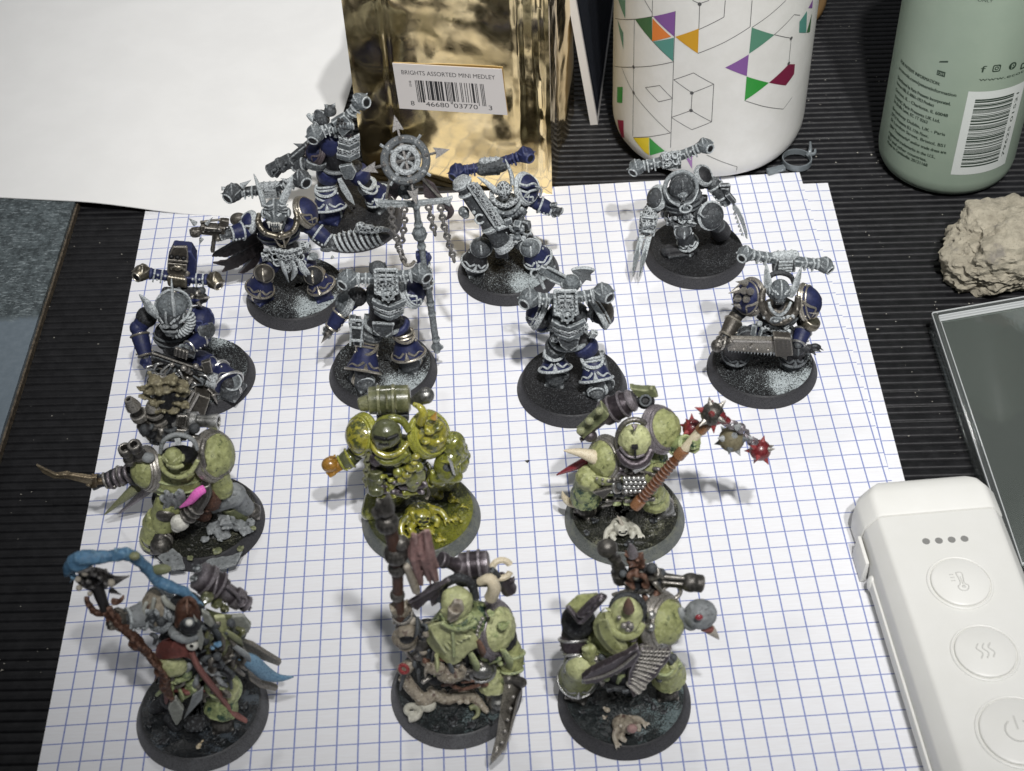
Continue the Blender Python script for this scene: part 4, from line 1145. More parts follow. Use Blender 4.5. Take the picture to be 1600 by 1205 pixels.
# ------------------------------------------------------------------ clear plastic case
def clear(name, haze, tint, rough, ior=1.5, hz=(0.55, 0.60, 0.58)):
    m = bpy.data.materials.new(name); m.use_nodes = True; nt = m.node_tree; nt.nodes.remove(nt.nodes['Principled BSDF']); L = nt.links.new
    tr = N(nt, 'ShaderNodeBsdfTransparent'); tr.inputs[0].default_value = (*tint, 1)
    gl = N(nt, 'ShaderNodeBsdfGlossy'); gl.inputs['Roughness'].default_value = rough
    df = N(nt, 'ShaderNodeBsdfDiffuse'); df.inputs[0].default_value = (*hz, 1)
    fr = N(nt, 'ShaderNodeFresnel'); fr.inputs[0].default_value = ior
    bp = N(nt, 'ShaderNodeBump'); bp.inputs['Strength'].default_value = 0.12; bp.inputs['Distance'].default_value = 0.05
    L(noisen(nt, objco(nt), 1.3, 4, 0.6), bp.inputs['Height']); L(bp.outputs[0], gl.inputs['Normal'])
    m1 = N(nt, 'ShaderNodeMixShader'); m1.inputs[0].default_value = haze; L(tr.outputs[0], m1.inputs[1]); L(df.outputs[0], m1.inputs[2])
    m2 = N(nt, 'ShaderNodeMixShader'); L(fr.outputs[0], m2.inputs[0]); L(m1.outputs[0], m2.inputs[1]); L(gl.outputs[0], m2.inputs[2])
    L(m2.outputs[0], nt.nodes['Material Output'].inputs[0]); MATS[name] = m
clear('clear_plastic', 0.13, (0.93, 0.97, 0.95), 0.06, 1.5, (0.50, 0.57, 0.52)); clear('clear_wall', 0.10, (0.88, 0.92, 0.91), 0.12, 1.7); clear('glint_edge', 0.6, (0.88, 0.92, 0.91), 0.15, 1.9, (0.85, 0.88, 0.88))  # edge material: white diffuse mixed in imitates lamp glints along the rim ridges
root = bpy.data.objects.new('clear_case', None); COL.objects.link(root); c0 = at_z(1457, 489, 0.75); c0.z = 0; root.location = c0
tag(root, 'flat clear plastic case lying right of the white remote', 'case')
ea = (at_z(1600, 464, 0.75) - at_z(1457, 489, 0.75)); ea.z = 0; ea.normalize(); eb = at_z(1591, 893, 0.75) - at_z(1457, 489, 0.75); LB = eb.length; eb.z = 0; eb.normalize(); LA = 9.0
def cb(a0, a1, b0, b1, z0, z1, name, bev=0.4):
    b = B(); r = [c0 + ea * a + eb * q for a, q in ((a0, b0), (a1, b0), (a1, b1), (a0, b1))]
    b._rings([[Vector((p.x, p.y, z0)) for p in r], [Vector((p.x, p.y, z1)) for p in r]]); return finish(b.bm, name, {'lid_panel': 'clear_plastic', 'rim_ridge': 'glint_edge'}.get(name, 'clear_wall'), root, c0, bev=bev, smooth=True)
cb(0.16, LA - 0.16, 0.36, LB - 0.16, 0.66, 0.72, 'lid_panel', 0.2)
cb(0, 0.15, 0.0, LB, -0.04, 0.75, 'side_wall', 0.4); cb(LA - 0.15, LA, 0, LB, -0.04, 0.75, 'side_wall', 0.4)
cb(0.153, LA - 0.153, 0, 0.12, -0.04, 0.75, 'end_wall', 0.4); cb(0.153, LA - 0.153, LB - 0.15, LB, -0.04, 0.75, 'end_wall', 0.4)
for k in range(3): cb(0.155, LA - 0.155, 0.13 + 0.08 * k, 0.165 + 0.08 * k, 0.45, 0.75 - 0.02 * k, 'rim_ridge', 0.1)
cb(0.0, LA, -0.03, -0.002, 0.62, 0.76, 'rim_ridge', 0.1); cb(-0.03, -0.002, 0.0, LB, 0.66, 0.755, 'rim_ridge', 0.1)
cb(0.155, 0.185, 0.40, LB - 0.18, 0.50, 0.735, 'rim_ridge', 0.1); cb(0.155, LA - 0.155, LB - 0.25, LB - 0.20, 0.4, 0.74, 'rim_ridge', 0.1)

# ------------------------------------------------------------------ white remote
tinted('remote_white', (0.74, 0.738, 0.70), (0.765, 0.763, 0.73), 0.42, 0.7)
simple('led_hole', (0.22, 0.22, 0.21), 0.5); simple('icon_grey', (0.58, 0.58, 0.55), 0.45)
RO = Vector((5.50, 1.17, 0)); th = R_(1.6)
ry = Vector((-math.sin(th), math.cos(th), 0)); rx = Vector((math.cos(th), math.sin(th), 0))
root = bpy.data.objects.new('white_remote', None); COL.objects.link(root); root.location = RO
tag(root, 'white plastic hand controller with three round buttons', 'remote')
def rp(x, y, z): return RO + rx * x + ry * y + Vector((0, 0, z))
def section(w_top, w_mid, w_bot, z0, z1):
    return [(-w_bot, z0), (-w_mid, z0 + 0.12), (-w_mid - 0.03, (z0 + z1) * 0.45), (-w_mid + 0.02, z1 - 0.42), (-w_top - 0.06, z1 - 0.04), (-w_top + 0.08, z1), (w_top - 0.08, z1), (w_top + 0.06, z1 - 0.04), (w_mid - 0.02, z1 - 0.42), (w_mid + 0.03, (z0 + z1) * 0.45), (w_mid, z0 + 0.12), (w_bot, z0)]
def loft(secs, name, mat, bev=0.5):
    b = B(); b._rings([[rp(x, y, z) for x, z in s] for y, s in secs]); return finish(b.bm, name, mat, root, RO, bev=bev)
shell = loft([(-12, section(1.28, 1.72, 1.6, 0.02, 1.50)), (-0.03, section(1.42, 1.76, 1.62, 0.02, 1.50))], 'shell', 'remote_white', 0.5)
loft([(-0.012, section(1.42, 1.79, 1.72, 0.02, 1.505)), (0.75, section(1.42, 1.80, 1.72, 0.02, 1.49)), (1.02, section(1.30, 1.66, 1.60, 0.05, 1.45)), (1.18, section(1.12, 1.48, 1.42, 0.12, 1.36)), (1.27, section(0.85, 1.22, 1.2, 0.25, 1.2))], 'end_cap', 'remote_white', 0.7)
b = B(); b._rings([[rp(x, y, z) for x, z in ((-1.95, 0.02), (-1.80, 0.02), (-1.80, 0.78), (-1.90, 0.78))] for y in (-0.9, -0.012)]); finish(b.bm, 'clip_tab', 'remote_white', root, RO, bev=0.3)
b = B(); b._rings([[rp(x, y, z) for x, z in ((-1.86, 0.30), (-1.77, 0.30), (-1.77, 0.62), (-1.84, 0.62))] for y in (-11.5, -1.2)]); finish(b.bm, 'side_rail', 'remote_white', root, RO, bev=0.2)
b = B(); b.ell(rp(-1.80, -1.25, 0.42), (1.1, 1.6, 2.6)); finish(b.bm, 'hinge_pin', 'remote_white', root, RO)
for k, (u, v) in enumerate(((1447, 846), (1467, 845), (1487, 843.5), (1507, 842))):
    b = B(); p = at_z(u, v, 1.50); b.lathe(p - UP * 0.02, p + UP * 0.006, [(0, 0.95), (1, 0.95)], 18); finish(b.bm, 'indicator_light', 'led_hole', root, RO)
for k, (u, v) in enumerate(((1500, 911), (1539, 1020), (1590, 1144))):
    c = at_z(u, v, 1.50); rr = 7.0 if k < 2 else 8.4
    b = B(); b.lathe(c - UP * 0.05, c + UP * 0.085, [(0, rr), (0.45, rr), (0.8, rr - 0.15), (1.0, rr - 0.6)], 56); bt_ = finish(b.bm, 'button', 'remote_white', root, RO)
    b = B(); b.torus(c + UP * 0.004, UP, rr + 0.55, 0.35, 56, 8); finish(b.bm, 'button_rim', 'remote_white', bt_, RO)
    b = B(); z = c + UP * 0.087
    def q(x, y): return z + rx * x + ry * y
    if k == 0:
        b.tube([q(-0.05, 0.25), q(0.09, 0.22), q(0.07, -0.06), q(0.15, -0.16), q(0.08, -0.28), q(-0.06, -0.27), q(-0.10, -0.15), q(-0.02, -0.05), q(-0.05, 0.25)], 0.16, 6); b.ell(q(0.03, -0.17), (0.5, 0.5, 0.2)); b.bar(q(0.03, -0.1), q(0.02, 0.12), 0.2, 0.25)
        for i in range(3): b.bar(q(-0.22, 0.2 - i * 0.09), q(-0.12, 0.2 - i * 0.09), 0.2, 0.25)
    elif k == 1:
        for i in range(3): b.tube([q(-0.14 + 0.14 * i + 0.02, 0.2), q(-0.14 + 0.14 * i - 0.05, 0.08), q(-0.14 + 0.14 * i + 0.05, -0.06), q(-0.14 + 0.14 * i - 0.02, -0.2)], 0.17, 6)
    else:
        b.tube([q(0.28 * math.cos(R_(a)), 0.28 * math.sin(R_(a))) for a in range(125, 415, 24)], 0.22, 6); b.bar(q(0, 0.02), q(0, 0.36), 0.4, 0.3)
    finish(b.bm, 'icon', 'icon_grey', bt_, RO)

# ------------------------------------------------------------------ small clear plastic loop and brown cord by the cup
simple('grey_plastic', (0.33, 0.37, 0.39), 0.30, 0.0, Transmission_Weight=0.55, IOR=1.45)
root = bpy.data.objects.new('plastic_loop', None); COL.objects.link(root); LC_ = at_z(1245, 251, 0.08); root.location = (LC_.x, LC_.y, 0)
tag(root, 'small translucent plastic loop with a stub beside the cup', 'plastic loop')
lo = Vector(root.location)
b = B(); b.lathe(lo, lo + UP * 0.2, [(0, 4.55), (0.0, 4.95), (1.0, 4.95), (1.0, 4.5)], 40, closed=True); finish(b.bm, 'loop', 'grey_plastic', root, lo)
p = at_z(1226, 262, 0.1); q_ = at_z(1199, 269, 0.1); b = B(); b.bar(p, q_, 2.0, 1.6, w2=2.4); finish(b.bm, 'stub', 'grey_plastic', root, lo, bev=0.3)
b = B(); b.tube([at_z(1262, 243, 0.1), at_z(1266, 235, 0.25), at_z(1266, 222, 0.3)], [0.9, 0.6, 0.35], 7); b.tube([at_z(1262, 241, 0.15), at_z(1272, 240, 0.2), at_z(1274, 233, 0.3)], [0.7, 0.6, 0.3], 7)
finish(b.bm, 'broken_sprue', 'grey_plastic', root, lo)
simple('amber_cord', (0.20, 0.115, 0.04), 0.45)
b = B(); b.tube([at_z(u, v, 0.15) for u, v in ((1262, 36), (1276, 22), (1284, 6), (1286, -12), (1280, -34), (1266, -48), (1250, -52), (1236, -44))], [1.6] * 8, 10)
b2 = at_z(1270, 0, 0); o = finish(b.bm, 'brown_band', 'amber_cord', None, b2); o.location = b2
tag(o, 'curved brown band lying behind the printed cup', 'band')
simple('crumb_black', (0.015, 0.014, 0.014), 0.6)
c_ = at_z(824, 720.5, 0.02); b = B(); b.plate([at_z(820, 720, 0.015), at_z(824, 723.5, 0.015), at_z(828, 719.5, 0.03), at_z(825, 719, 0.035)], 0.2); o = finish(b.bm, 'paint_flake', 'crumb_black', None, c_, smooth=False); o.location = c_
tag(o, 'tiny black flake on the open squared paper between the models', 'flake')

# ================================================================== the fourteen painted models
LW, RW = (-0.9, -0.25, 0.35), (0.9, -0.25, 0.35)
G1 = 'grey and blue armoured models on black bases'
G2 = 'green armoured models on textured bases'

# ------------------------------------------------------------------ spiked shoulder and saw blade (right end of the second row)
f = Fig('painted_miniature', 'blue armoured model with spiked shoulder holding a toothed saw blade across its base', 'model', G1, 2.383, 7.93, (1070, 370, 4.154))
make_base(f, 'grit_frost', 'base_rim', seed=1)
torso(f, (605, 495, 2), (590, 625, 1), V3(0, -1, -0.25), w=5.4, h=4.4, d=4.4, mat='brown_metal')
gorget(f, [(515, 330, 3), (495, 410, 5), (520, 490, 6.6), (570, 545, 7.4), (620, 555, 7.6), (680, 530, 7), (725, 470, 5.6), (735, 380, 3.6)], 1.15, 'brown_metal', True)
gorget(f, [(530, 300, 1.5), (560, 250, 1), (625, 235, 1), (690, 260, 1), (710, 320, 2)], 0.8, 'dark_primer')
gorget(f, [(545, 420, 6), (560, 470, 7.4), (610, 510, 8), (660, 480, 7.4), (690, 420, 6)], 0.6, 'pale_drybrush')
b = f.B(); b.ell((590, 540, 8), (1.9, 0.8, 1.3)); b.ell((590, 540, 8.4), (1.0, 0.9, 0.6)); f.part('medallion', b, 'pale_drybrush', vox=0.022)
b = f.B()
for i in range(7): b.ell((520 + i * 30, 520 + 18 * (1 - abs(i - 3) / 3) , 7.2), (0.7, 0.6, 0.9))
for q in ((575, 600), (620, 605), (650, 585), (540, 590)): b.ell((q[0], q[1], 6), 0.9); b.torus((q[0], q[1], 6.2), (0, -1, 0.2), 1.0, 0.3, 12, 5)
f.part('chest_ornament', b, 'ornate_drybrush', vox=0.024)
h = helmet(f, (618, 345, 4.5), (-0.05, -0.85, -0.5), 'pale_drybrush', 2.75, 0.9)
for pts in (((578, 395, 4), (548, 340, 3.5), (535, 260, 2.5), (528, 172, 1.5)), ((682, 390, 4), (712, 335, 3.5), (735, 265, 2.5), (757, 192, 1.5))):
    horn(f, pts, [1.1, 1.35, 1.0, 0.15], 'pale_drybrush', h, 'helmet_wing', 0.45)
sp = [((395, 300, 3.5), (330, 292, 5.5), 1.0), ((345, 345, 3.5), (283, 368, 5), 1.1), ((385, 350, 5), (340, 352, 8), 1.1), ((425, 355, 5), (405, 345, 8), 1.1), ((345, 400, 4.5), (312, 415, 7), 1.1), ((400, 405, 5), (385, 425, 8), 1.1), ((375, 450, 4), (300, 437, 5), 1.1)]
f.w_ = f.w
pauldron(f, (430, 390, 1.5), (-0.8, -0.5, 0.35), 5.1, 3.9, 'night_blue', 'brown_metal', 8, [(f.w(a), f.w(c), r) for a, c, r in sp], sx=0.85)
pauldron(f, (775, 425, 1.5), (0.85, -0.4, 0.3), 5.2, 4.0, 'night_blue', 'brass_trim', 8, sx=0.8)
b = f.B(); b.lathe((830, 535, 3), (800, 575, 3), [(0, 2.6), (0.5, 2.9), (1, 2.7)], 18); f.part('shoulder_lame', b, 'brass_trim')
arm(f, (390, 440, 0), (330, 520, 2), (262, 650, 7), 'dark_primer', 'brown_metal', 'gunmetal', 'brass_trim', 0.95, hs=1.0)
arm(f, (775, 500, 0), (775, 590, 2.5), (735, 700, 7), 'dark_primer', 'night_blue', 'gunmetal', 'steel_trim', 0.95, fist=False)
b = f.B()
b.ell((795, 725, 7), (1.6, 1.2, 1.3))
for a, c, e in (((815, 720, 7), (850, 708, 7.5), (905, 742, 7)), ((820, 728, 7.3), (850, 735, 8), (892, 750, 8)), ((812, 740, 7), (835, 752, 8), (852, 770, 8)), ((808, 712, 7), (848, 700, 7), (888, 712, 7)), ((790, 745, 7.5), (805, 760, 8.4), (822, 765, 8.6))):
    b.tube([a, c, e], [0.55, 0.48, 0.12], 7)
f.part('hand', b, 'dark_primer', vox=0.022)
leg(f, (520, 640, 1), (400, 625, 5), (330, 760, None, 0.8), (300, 790, None, 0.5), 'night_blue', 'dark_primer', 'dark_primer', 'dark_primer', 'dark_primer', 0.95)
leg(f, (660, 650, 1), (720, 690, 4), (700, 775, None, 0.8), (720, 800, None, 0.5), 'dark_primer', 'dark_primer', 'dark_primer', 'dark_primer', 'grey_drybrush', 0.95)
w = f.B(); w.plate([(300, 655, 9.5), (585, 660, 9), (590, 748, 7.6), (275, 725, 8)], 1.6); sw = f.hard('saw_blade', w, 'brown_metal', bev=0.3)
w = f.B()
for i in range(15):
    x = 285 + i * 21; y = 722 + i * 1.9
    w.plate([(x - 8, y - 8, 8.2), (x + 12, y - 7, 8.2), (x - 2, y + 20, 7.8)], 0.9)
f.hard('saw_teeth', w, 'grey_drybrush', sw, smooth=False)
w = f.B(); w.plate([(310, 668, 10.3), (560, 672, 9.8), (562, 684, 9.8), (312, 680, 10.2)], 0.5); w.bar((425, 720, 9.6), (440, 700, 9.8), 0.6, 0.4)
for x in (320, 380, 470, 540): w.ell((x, 735 - (560 - x) * 0.03, 9.0), 0.4)
f.hard('blade_rib', w, 'gunmetal', sw)
w = f.B(); w.plate([(572, 640, 9.8), (690, 648, 9.6), (700, 745, 8.0), (585, 752, 7.8)], 3.0); w.spike((640, 755, 8), (662, 802, 7), 1.4); w.bar((575, 655, 11), (690, 662, 11), 0.8, 0.8)
for x in (600, 630, 660): w.bar((x, 668, 11), (x + 4, 735, 9.6), 0.7, 0.6)
f.part('saw_housing', w, 'brown_metal', sw, vox=0.026)
w = f.B(); w.cap((215, 712, 8.4), (300, 680, 9.2), 1.15); w.ell((212, 708, 8.4), 1.9); w.torus((250, 690, 9), (1, -0.2, -0.3), 1.7, 0.45); f.part('saw_handle', w, 'gunmetal', sw, vox=0.026)
w = f.B(); w.bar((455, 570, 6.5), (440, 655, 7.5), 1.6, 1.3); w.ell((485, 565, 6.8), 0.9); w.bar((505, 590, 6.5), (480, 660, 7), 1.2, 0.9); f.part('hip_charm', w, 'pale_drybrush', vox=0.024)
vent_pack(f, (645, 165, -4.5), (393, 112, -4), (906, 182, -4), FRONT, (6.2, 3.6, 5.0), 'grey_drybrush', 'pale_drybrush', r=2.15)
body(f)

grime(f, 520, 700, 585, 650, 5.5, ['ornate_drybrush', 'dark_primer'], 16, 71, 0.7)
# ------------------------------------------------------------------ long claws, running, all grey (top right)
f = Fig('painted_miniature', 'all grey hooded model with long blade claws stepping on one foot', 'model', G1, 1.154, 13.07, (950, 200, 4.304))
make_base(f, 'grit_black', 'base_rim', seed=2, lump=0.6)
torso(f, (500, 470, 2), (500, 590, 1.5), V3(0.05, -1, -0.3), w=5.6, h=4.8, d=4.6, mat='grey_drybrush', belt='grey_drybrush')
collar(f, (490, 405, 3.2), (0.0, -0.9, 0.35), 5.0, 0.75, 'pale_drybrush', 0.95)
b = f.B(); b.ell((492, 400, 3.4), (3.9, 3.4, 4.6)); b.tube([(500, 335, 7.2), (505, 385, 7.6), (503, 425, 7.2)], [0.25, 0.4, 0.2], 6); h = f.part('hood', b, 'grey_drybrush', vox=0.026, orn=0.35, orn_size=0.14)
helmet(f, (503, 448, 6.0), (0.1, -0.8, -0.6), 'pale_drybrush', 1.35, 1.0, crest=False)
b = f.B(); b.torus((523, 543, 7.8), (0, -0.8, 0.55), 1.7, 0.42, 22, 6, sx=0.62, hint=V3(1, 0, 0.15))
for i in range(3): b.bar((508 + i * 14, 535, 7.8), (508 + i * 14, 550, 7.6), 0.35, 0.4)
f.part('medallion', b, 'pale_drybrush', vox=0.022)
b = f.B()
for sg in (-1, 1):
    for i in range(6): b.tube([(495 + sg * 12, 515 + i * 3, 7.6), (495 + sg * (50 + i * 6), 500 - i * 4 + 6, 7), (495 + sg * (105 + i * 2), 470 - i * 14 + 10, 5.4)], [0.32, 0.4, 0.2], 6)
f.part('breast_wings', b, 'pale_drybrush', vox=0.024)
pauldron(f, (335, 470, 1), (-0.75, -0.5, 0.45), 3.5, 2.8, 'grey_drybrush', 'pale_drybrush', 0, sx=0.9)
pauldron(f, (640, 320, 0), (0.6, -0.4, 0.75), 2.9, 1.6, 'dark_primer', 'grey_drybrush', 0, sx=1.0)
arm(f, (340, 490, 0), (285, 560, 2), (258, 700, 5.5), 'dark_primer', 'ornate_drybrush', 'grey_drybrush', 'pale_drybrush', 1.05, fist=False)
b = f.B(); b.box((262, 650, 5.5), (3.9, 3.0, 5.2), (25, 0, 8)); b.bar((225, 560, 4), (215, 715, 6), 0.9, 0.9); b.bar((330, 585, 4), (302, 728, 6), 0.9, 0.9)
for i in range(4): b.bar((232, 600 + i * 33, 6.5), (310, 606 + i * 33, 6.5), 0.6, 0.6)
f.part('gauntlet', b, 'ornate_drybrush', vox=0.026)
for p, q, r_ in (((228, 722, 6.5), (190, 870, None, 1.2), (165, 990, None, 0.55)), ((275, 730, 6.5), (238, 880, None, 1.2), (212, 1003, None, 0.50))):
    P = [f.w(p), f.w(q), f.w(r_)]
    w = f.B(); x = V3(0.09, 0, 0.0)
    w.plate([P[0] - x, P[0] + x, P[1] + x * 0.9, P[2] + x * 0.1, P[2] - x * 0.15, P[1] - x], 0.55); cl = f.hard('claw_blade', w, 'pale_drybrush', bev=0.12, smooth=False)
    w = f.B()
    for i in range(5):
        t = 0.1 + i * 0.17; a = P[0].lerp(P[2], t); a2 = P[0].lerp(P[2], t + 0.1); w.tube([a + V3(0, -0.05, 0.02), a2 + V3(0, -0.05, 0.02)], [0.32, 0.2], 6)
    f.hard('claw_flutes', w, 'dark_primer', cl)
arm(f, (625, 350, -0.5), (705, 370, 0), (775, 470, 2), 'dark_primer', 'grey_drybrush', 'pale_drybrush', 'pale_drybrush', 0.95, hs=0.95)
b = f.B(); b.box((790, 420, 2), (2.6, 2.4, 4.4), (15, 0, -22)); b.bar((745, 385, 3), (820, 380, 3), 1.4, 0.8); b.bar((800, 440, 4), (850, 500, 4), 1.6, 1.6); f.part('vambrace_blade_mount', b, 'grey_drybrush', vox=0.028)
w = f.B(); w.plate([(840, 500, 3.5), (880, 545, 3.5), (912, 610, 3), (935, 690, 2.5), (938, 745, 2), (925, 735, 2), (912, 690, 2.4), (895, 640, 3), (868, 580, 3.4), (838, 545, 3.5)], 0.8); cb_ = f.hard('curved_blade', w, 'pale_drybrush', bev=0.15, smooth=False)
w = f.B()
for i in range(6):
    t = i / 5; x, y = 858 + 52 * t, 575 + 140 * t; w.plate([(x - 4, y - 12, 3.2 - t), (x + 4, y + 10, 3.1 - t), (x - 16, y + 6, 3.1 - t)], 0.6)
f.hard('blade_barbs', w, 'pale_drybrush', cb_, smooth=False)
leg(f, (470, 600, 1), (497, 668, 4.5), (535, 770, None, 0.75), (505, 805, None, 0.5), 'grey_drybrush', 'grey_drybrush', 'grey_drybrush', 'pale_drybrush', 'grey_drybrush', 0.9, flare=1.15)
b = f.B(); b.cap((405, 830, None, 0.48), (560, 815, None, 0.48), 2.3, 2.0); b.box((480, 835, None, 0.44), (8, 4.6, 1.2), (0, 0, 6)); f.part('foot_plate', b, 'dark_primer')
b = f.B(); b.cap((590, 560, 2), (665, 590, 6.5), 2.5, 2.7); b.cap((665, 590, 6.5), (735, 660, 1.5), 2.5, 2.3); f.part('raised_thigh', b, 'grey_drybrush')
b = f.B(); b.dome((690, 590, 6.0), (0.35, -0.75, 0.45), 4.1, 3.6); b.bar((610, 570, 8), (700, 640, 9), 1.0, 0.6); kp = f.part('knee_pad', b, 'grey_drybrush')
b = f.B(); b.torus((690, 590, 6.0), (0.35, -0.75, 0.45), 4.1, 0.45, 26, 6); b.torus((690, 592, 6.6), (0.35, -0.75, 0.45), 3.6, 0.25, 26, 6); f.hard('knee_trim', b, 'pale_drybrush', kp)
b = f.B(); b.lathe((735, 650, 2), (760, 700, -1), [(0, 2.4), (0.5, 3.0), (1, 3.2)], 18); b.cap((760, 700, -2), (745, 690, -6), 2.2); f.part('greave', b, 'dark_primer')
b = f.B(); b.box((520, 610, 5.5), (4.6, 1.0, 2.2), (-20, 0, 0)); b.spike((500, 625, 6), (505, 660, 6), 1.2); b.spike((545, 630, 6), (610, 650, 7), 0.8); b.ell((535, 590, 6.3), (1.4, 0.8, 1.2)); f.part('belt_ornament', b, 'ornate_drybrush', vox=0.026)
b = f.B(); b.box((640, 480, -2), (2.6, 1.6, 3.2), (10, 0, -10)); b.box((380, 570, -2), (2.2, 1.8, 3.0), (10, 0, 8)); f.part('hip_pouch', b, 'grey_drybrush', vox=0.03)
vent_pack(f, (428, 222, -4.5), (194, 263, -4), (650, 120, -4), FRONT, (5.6, 3.4, 4.0), 'dark_primer', 'pale_drybrush', r=2.3)
b = f.B(); b.box((422, 212, -3.4), (6.0, 2.2, 4.2), (-12, 0, 13))
f.part('pack_panel', b, 'ornate_drybrush', vox=0.026)
b = f.B()
for i in range(2):
    for j in range(2): b.torus((395 + 55 * i + j * 6, 235 - 12 * i - 42 * (1 - j), -2.2), (0, -0.85, 0.5), 1.0, 0.3, 12, 5, sx=0.8)
f.hard('panel_frame', b, 'pale_drybrush')
body(f)

grime(f, 440, 600, 560, 640, 4.5, ['grey_drybrush', 'dark_primer'], 16, 72, 0.7)
# ------------------------------------------------------------------ heavy gun tube across the chest (top centre)
f = Fig('painted_miniature', 'grey horned model with a thick launcher tube across its chest and blue exhausts', 'model', G1, -4.693, 12.827, (660, 210, 4.303))
make_base(f, 'grit_frost', 'base_rim', seed=4, lump=1.1)
torso(f, (575, 500, 1.5), (610, 650, 1), V3(0.1, -1, -0.2), w=5.4, h=4.6, d=4.4, mat='ornate_drybrush', orn=0.5)
gorget(f, [(465, 380, 3), (470, 430, 5), (510, 470, 6.4), (570, 480, 6.8), (630, 440, 6), (650, 380, 4)], 0.9, 'ornate_drybrush')
gorget(f, [(450, 430, 3), (475, 490, 5.4), (540, 530, 7), (620, 510, 7), (665, 440, 5)], 0.75, 'pale_drybrush', True)
h = helmet(f, (545, 370, 4.6), (0.12, -0.8, -0.6), 'ornate_drybrush', 2.3, 0.95)
horn(f, ((510, 395, 4.5), (455, 345, 4), (408, 308, 3), (368, 286, 2)), [1.0, 0.85, 0.65, 0.12], 'pale_drybrush', h)
horn(f, ((605, 338, 4), (600, 280, 3), (580, 220, 2), (556, 165, 1)), [1.2, 1.15, 0.85, 0.12], 'pale_drybrush', h, sx=0.6)
pauldron(f, (690, 365, 1), (0.75, -0.5, 0.45), 4.5, 3.2, 'night_blue', 'pale_drybrush', 7, sx=0.95)
b = f.B(); b.tube([(650, 330, 5), (700, 345, 6), (750, 330, 5), (775, 365, 4.5), (720, 385, 5.5), (690, 415, 5)], 0.42, 6); b.tube([(760, 345, 5), (800, 370, 4), (790, 420, 4)], 0.42, 6); f.part('shoulder_scroll', b, 'pale_drybrush', vox=0.022)
arm(f, (710, 420, 0), (770, 465, 0.5), (870, 505, 1.5), 'night_blue', 'night_blue', 'grey_drybrush', 'pale_drybrush', 0.95, hs=1.0)
b = f.B(); b.lathe((865, 490, 2.2), (940, 520, 2.2), [(0, 1.2), (0.3, 1.3), (0.32, 0.9), (0.8, 0.9), (0.82, 1.2), (1, 1.2)], 14); b.bar((860, 475, 2.5), (905, 470, 3), 1.5, 1.0); f.part('pistol_barrel', b, 'grey_drybrush', vox=0.026)
# launcher tube
T0, T1 = f.w((258, 315, 5.5)), f.w((560, 765, 9.5))
w = f.B(); w.lathe(T0, T1, [(-0.03, 2.2), (0.0, 2.75), (0.06, 2.75), (0.07, 2.45), (0.12, 2.45), (0.13, 2.75), (0.17, 2.75), (0.18, 2.5), (0.62, 2.5), (0.63, 2.75), (0.70, 2.75), (0.71, 2.55), (0.90, 2.6), (0.91, 3.0), (1.0, 3.05), (1.0, 2.2), (0.9, 2.1)], 26); lt = f.hard('launcher_tube', w, 'grey_drybrush')
w = f.B(); td = (T1 - T0).normalized(); w.lathe(T1 - td * 0.25, T1 - td * 0.06, [(0, 2.15), (1, 2.15)], 20); f.hard('bore', w, 'black_hole', lt)
w = f.B()
for t in (0.03, 0.15, 0.665, 0.955): w.torus(T0.lerp(T1, t), td, 2.85, 0.3, 24, 6)
f.hard('tube_band', w, 'pale_drybrush', lt)
w = f.B(); w.bar((330, 325, 9), (520, 610, 11.5), 1.4, 1.8); sd = f.part('side_rail', w, 'ornate_drybrush', lt, vox=0.026, orn=0.3, orn_size=0.08)
w = f.B(); w.bar((300, 335, 8.6), (495, 625, 11.4), 0.45, 0.7); w.bar((362, 325, 8.6), (545, 600, 11.0), 0.45, 0.7); w.torus((385, 570, 11.6), (0.2, -0.8, 0.5), 1.3, 0.32, 16, 6, 40, 320); w.box((540, 620, 11), (3.6, 1.4, 1.0), (20, 0, 25)); w.ell((345, 525, 11), 0.6); f.hard('rail_trim', w, 'pale_drybrush', lt)
w = f.B()
w.plate([(548, 578, 11.6), (600, 560, 11.6), (606, 590, 11.2), (556, 612, 11)], 0.9); w.box((640, 610, 7), (2.2, 2.2, 2.2), (20, 0, -20)); f.part('gun_bracket', w, 'pale_drybrush', lt, vox=0.026)
w = f.B()
for i in range(4): w.box((500 + i * 22, 800 + i * 3, 7), (1.0, 1.2, 3.2), (10, 0, -5))
f.part('ammo_belt', w, 'dark_primer', lt, vox=0.03)
b = f.B(); b.ell((278, 520, 5.5), (1.7, 1.5, 1.8)); b.ell((290, 545, 6), (1.2, 1.2, 1.0)); b.ell((262, 530, 6.5), 0.5); b.ell((290, 520, 7), 0.5); f.part('skull_trophy', b, 'pale_drybrush', vox=0.022)
b = f.B()
for i in range(9):
    a = R_(200 + i * 17); b.ell((580 + 95 * math.cos(a), 480 - 62 * math.sin(a), 6.4), (0.75, 0.6, 0.95))
for q in ((610, 640), (640, 655), (665, 640), (600, 690), (640, 690)): b.ell((q[0], q[1], 6), 0.8); b.torus((q[0], q[1], 6), (0, -1, 0.3), 0.9, 0.25, 12, 5)
f.part('chest_ornament', b, 'pale_drybrush', vox=0.022)
b = f.B(); b.box((690, 605, 4.5), (3.4, 1.8, 3.4), (20, 5, -25)); b.box((690, 600, 5.6), (2.2, 0.8, 2.2), (20, 5, -25)); f.part('hip_pouch', b, 'grey_drybrush', vox=0.026)
leg(f, (545, 680, 0), (395, 735, 4), (350, 860, None, 0.8), (345, 890, None, 0.5), 'dark_primer', 'dark_primer', 'grey_drybrush', 'grey_drybrush', 'grey_drybrush', 1.0, knee_r=3.0)
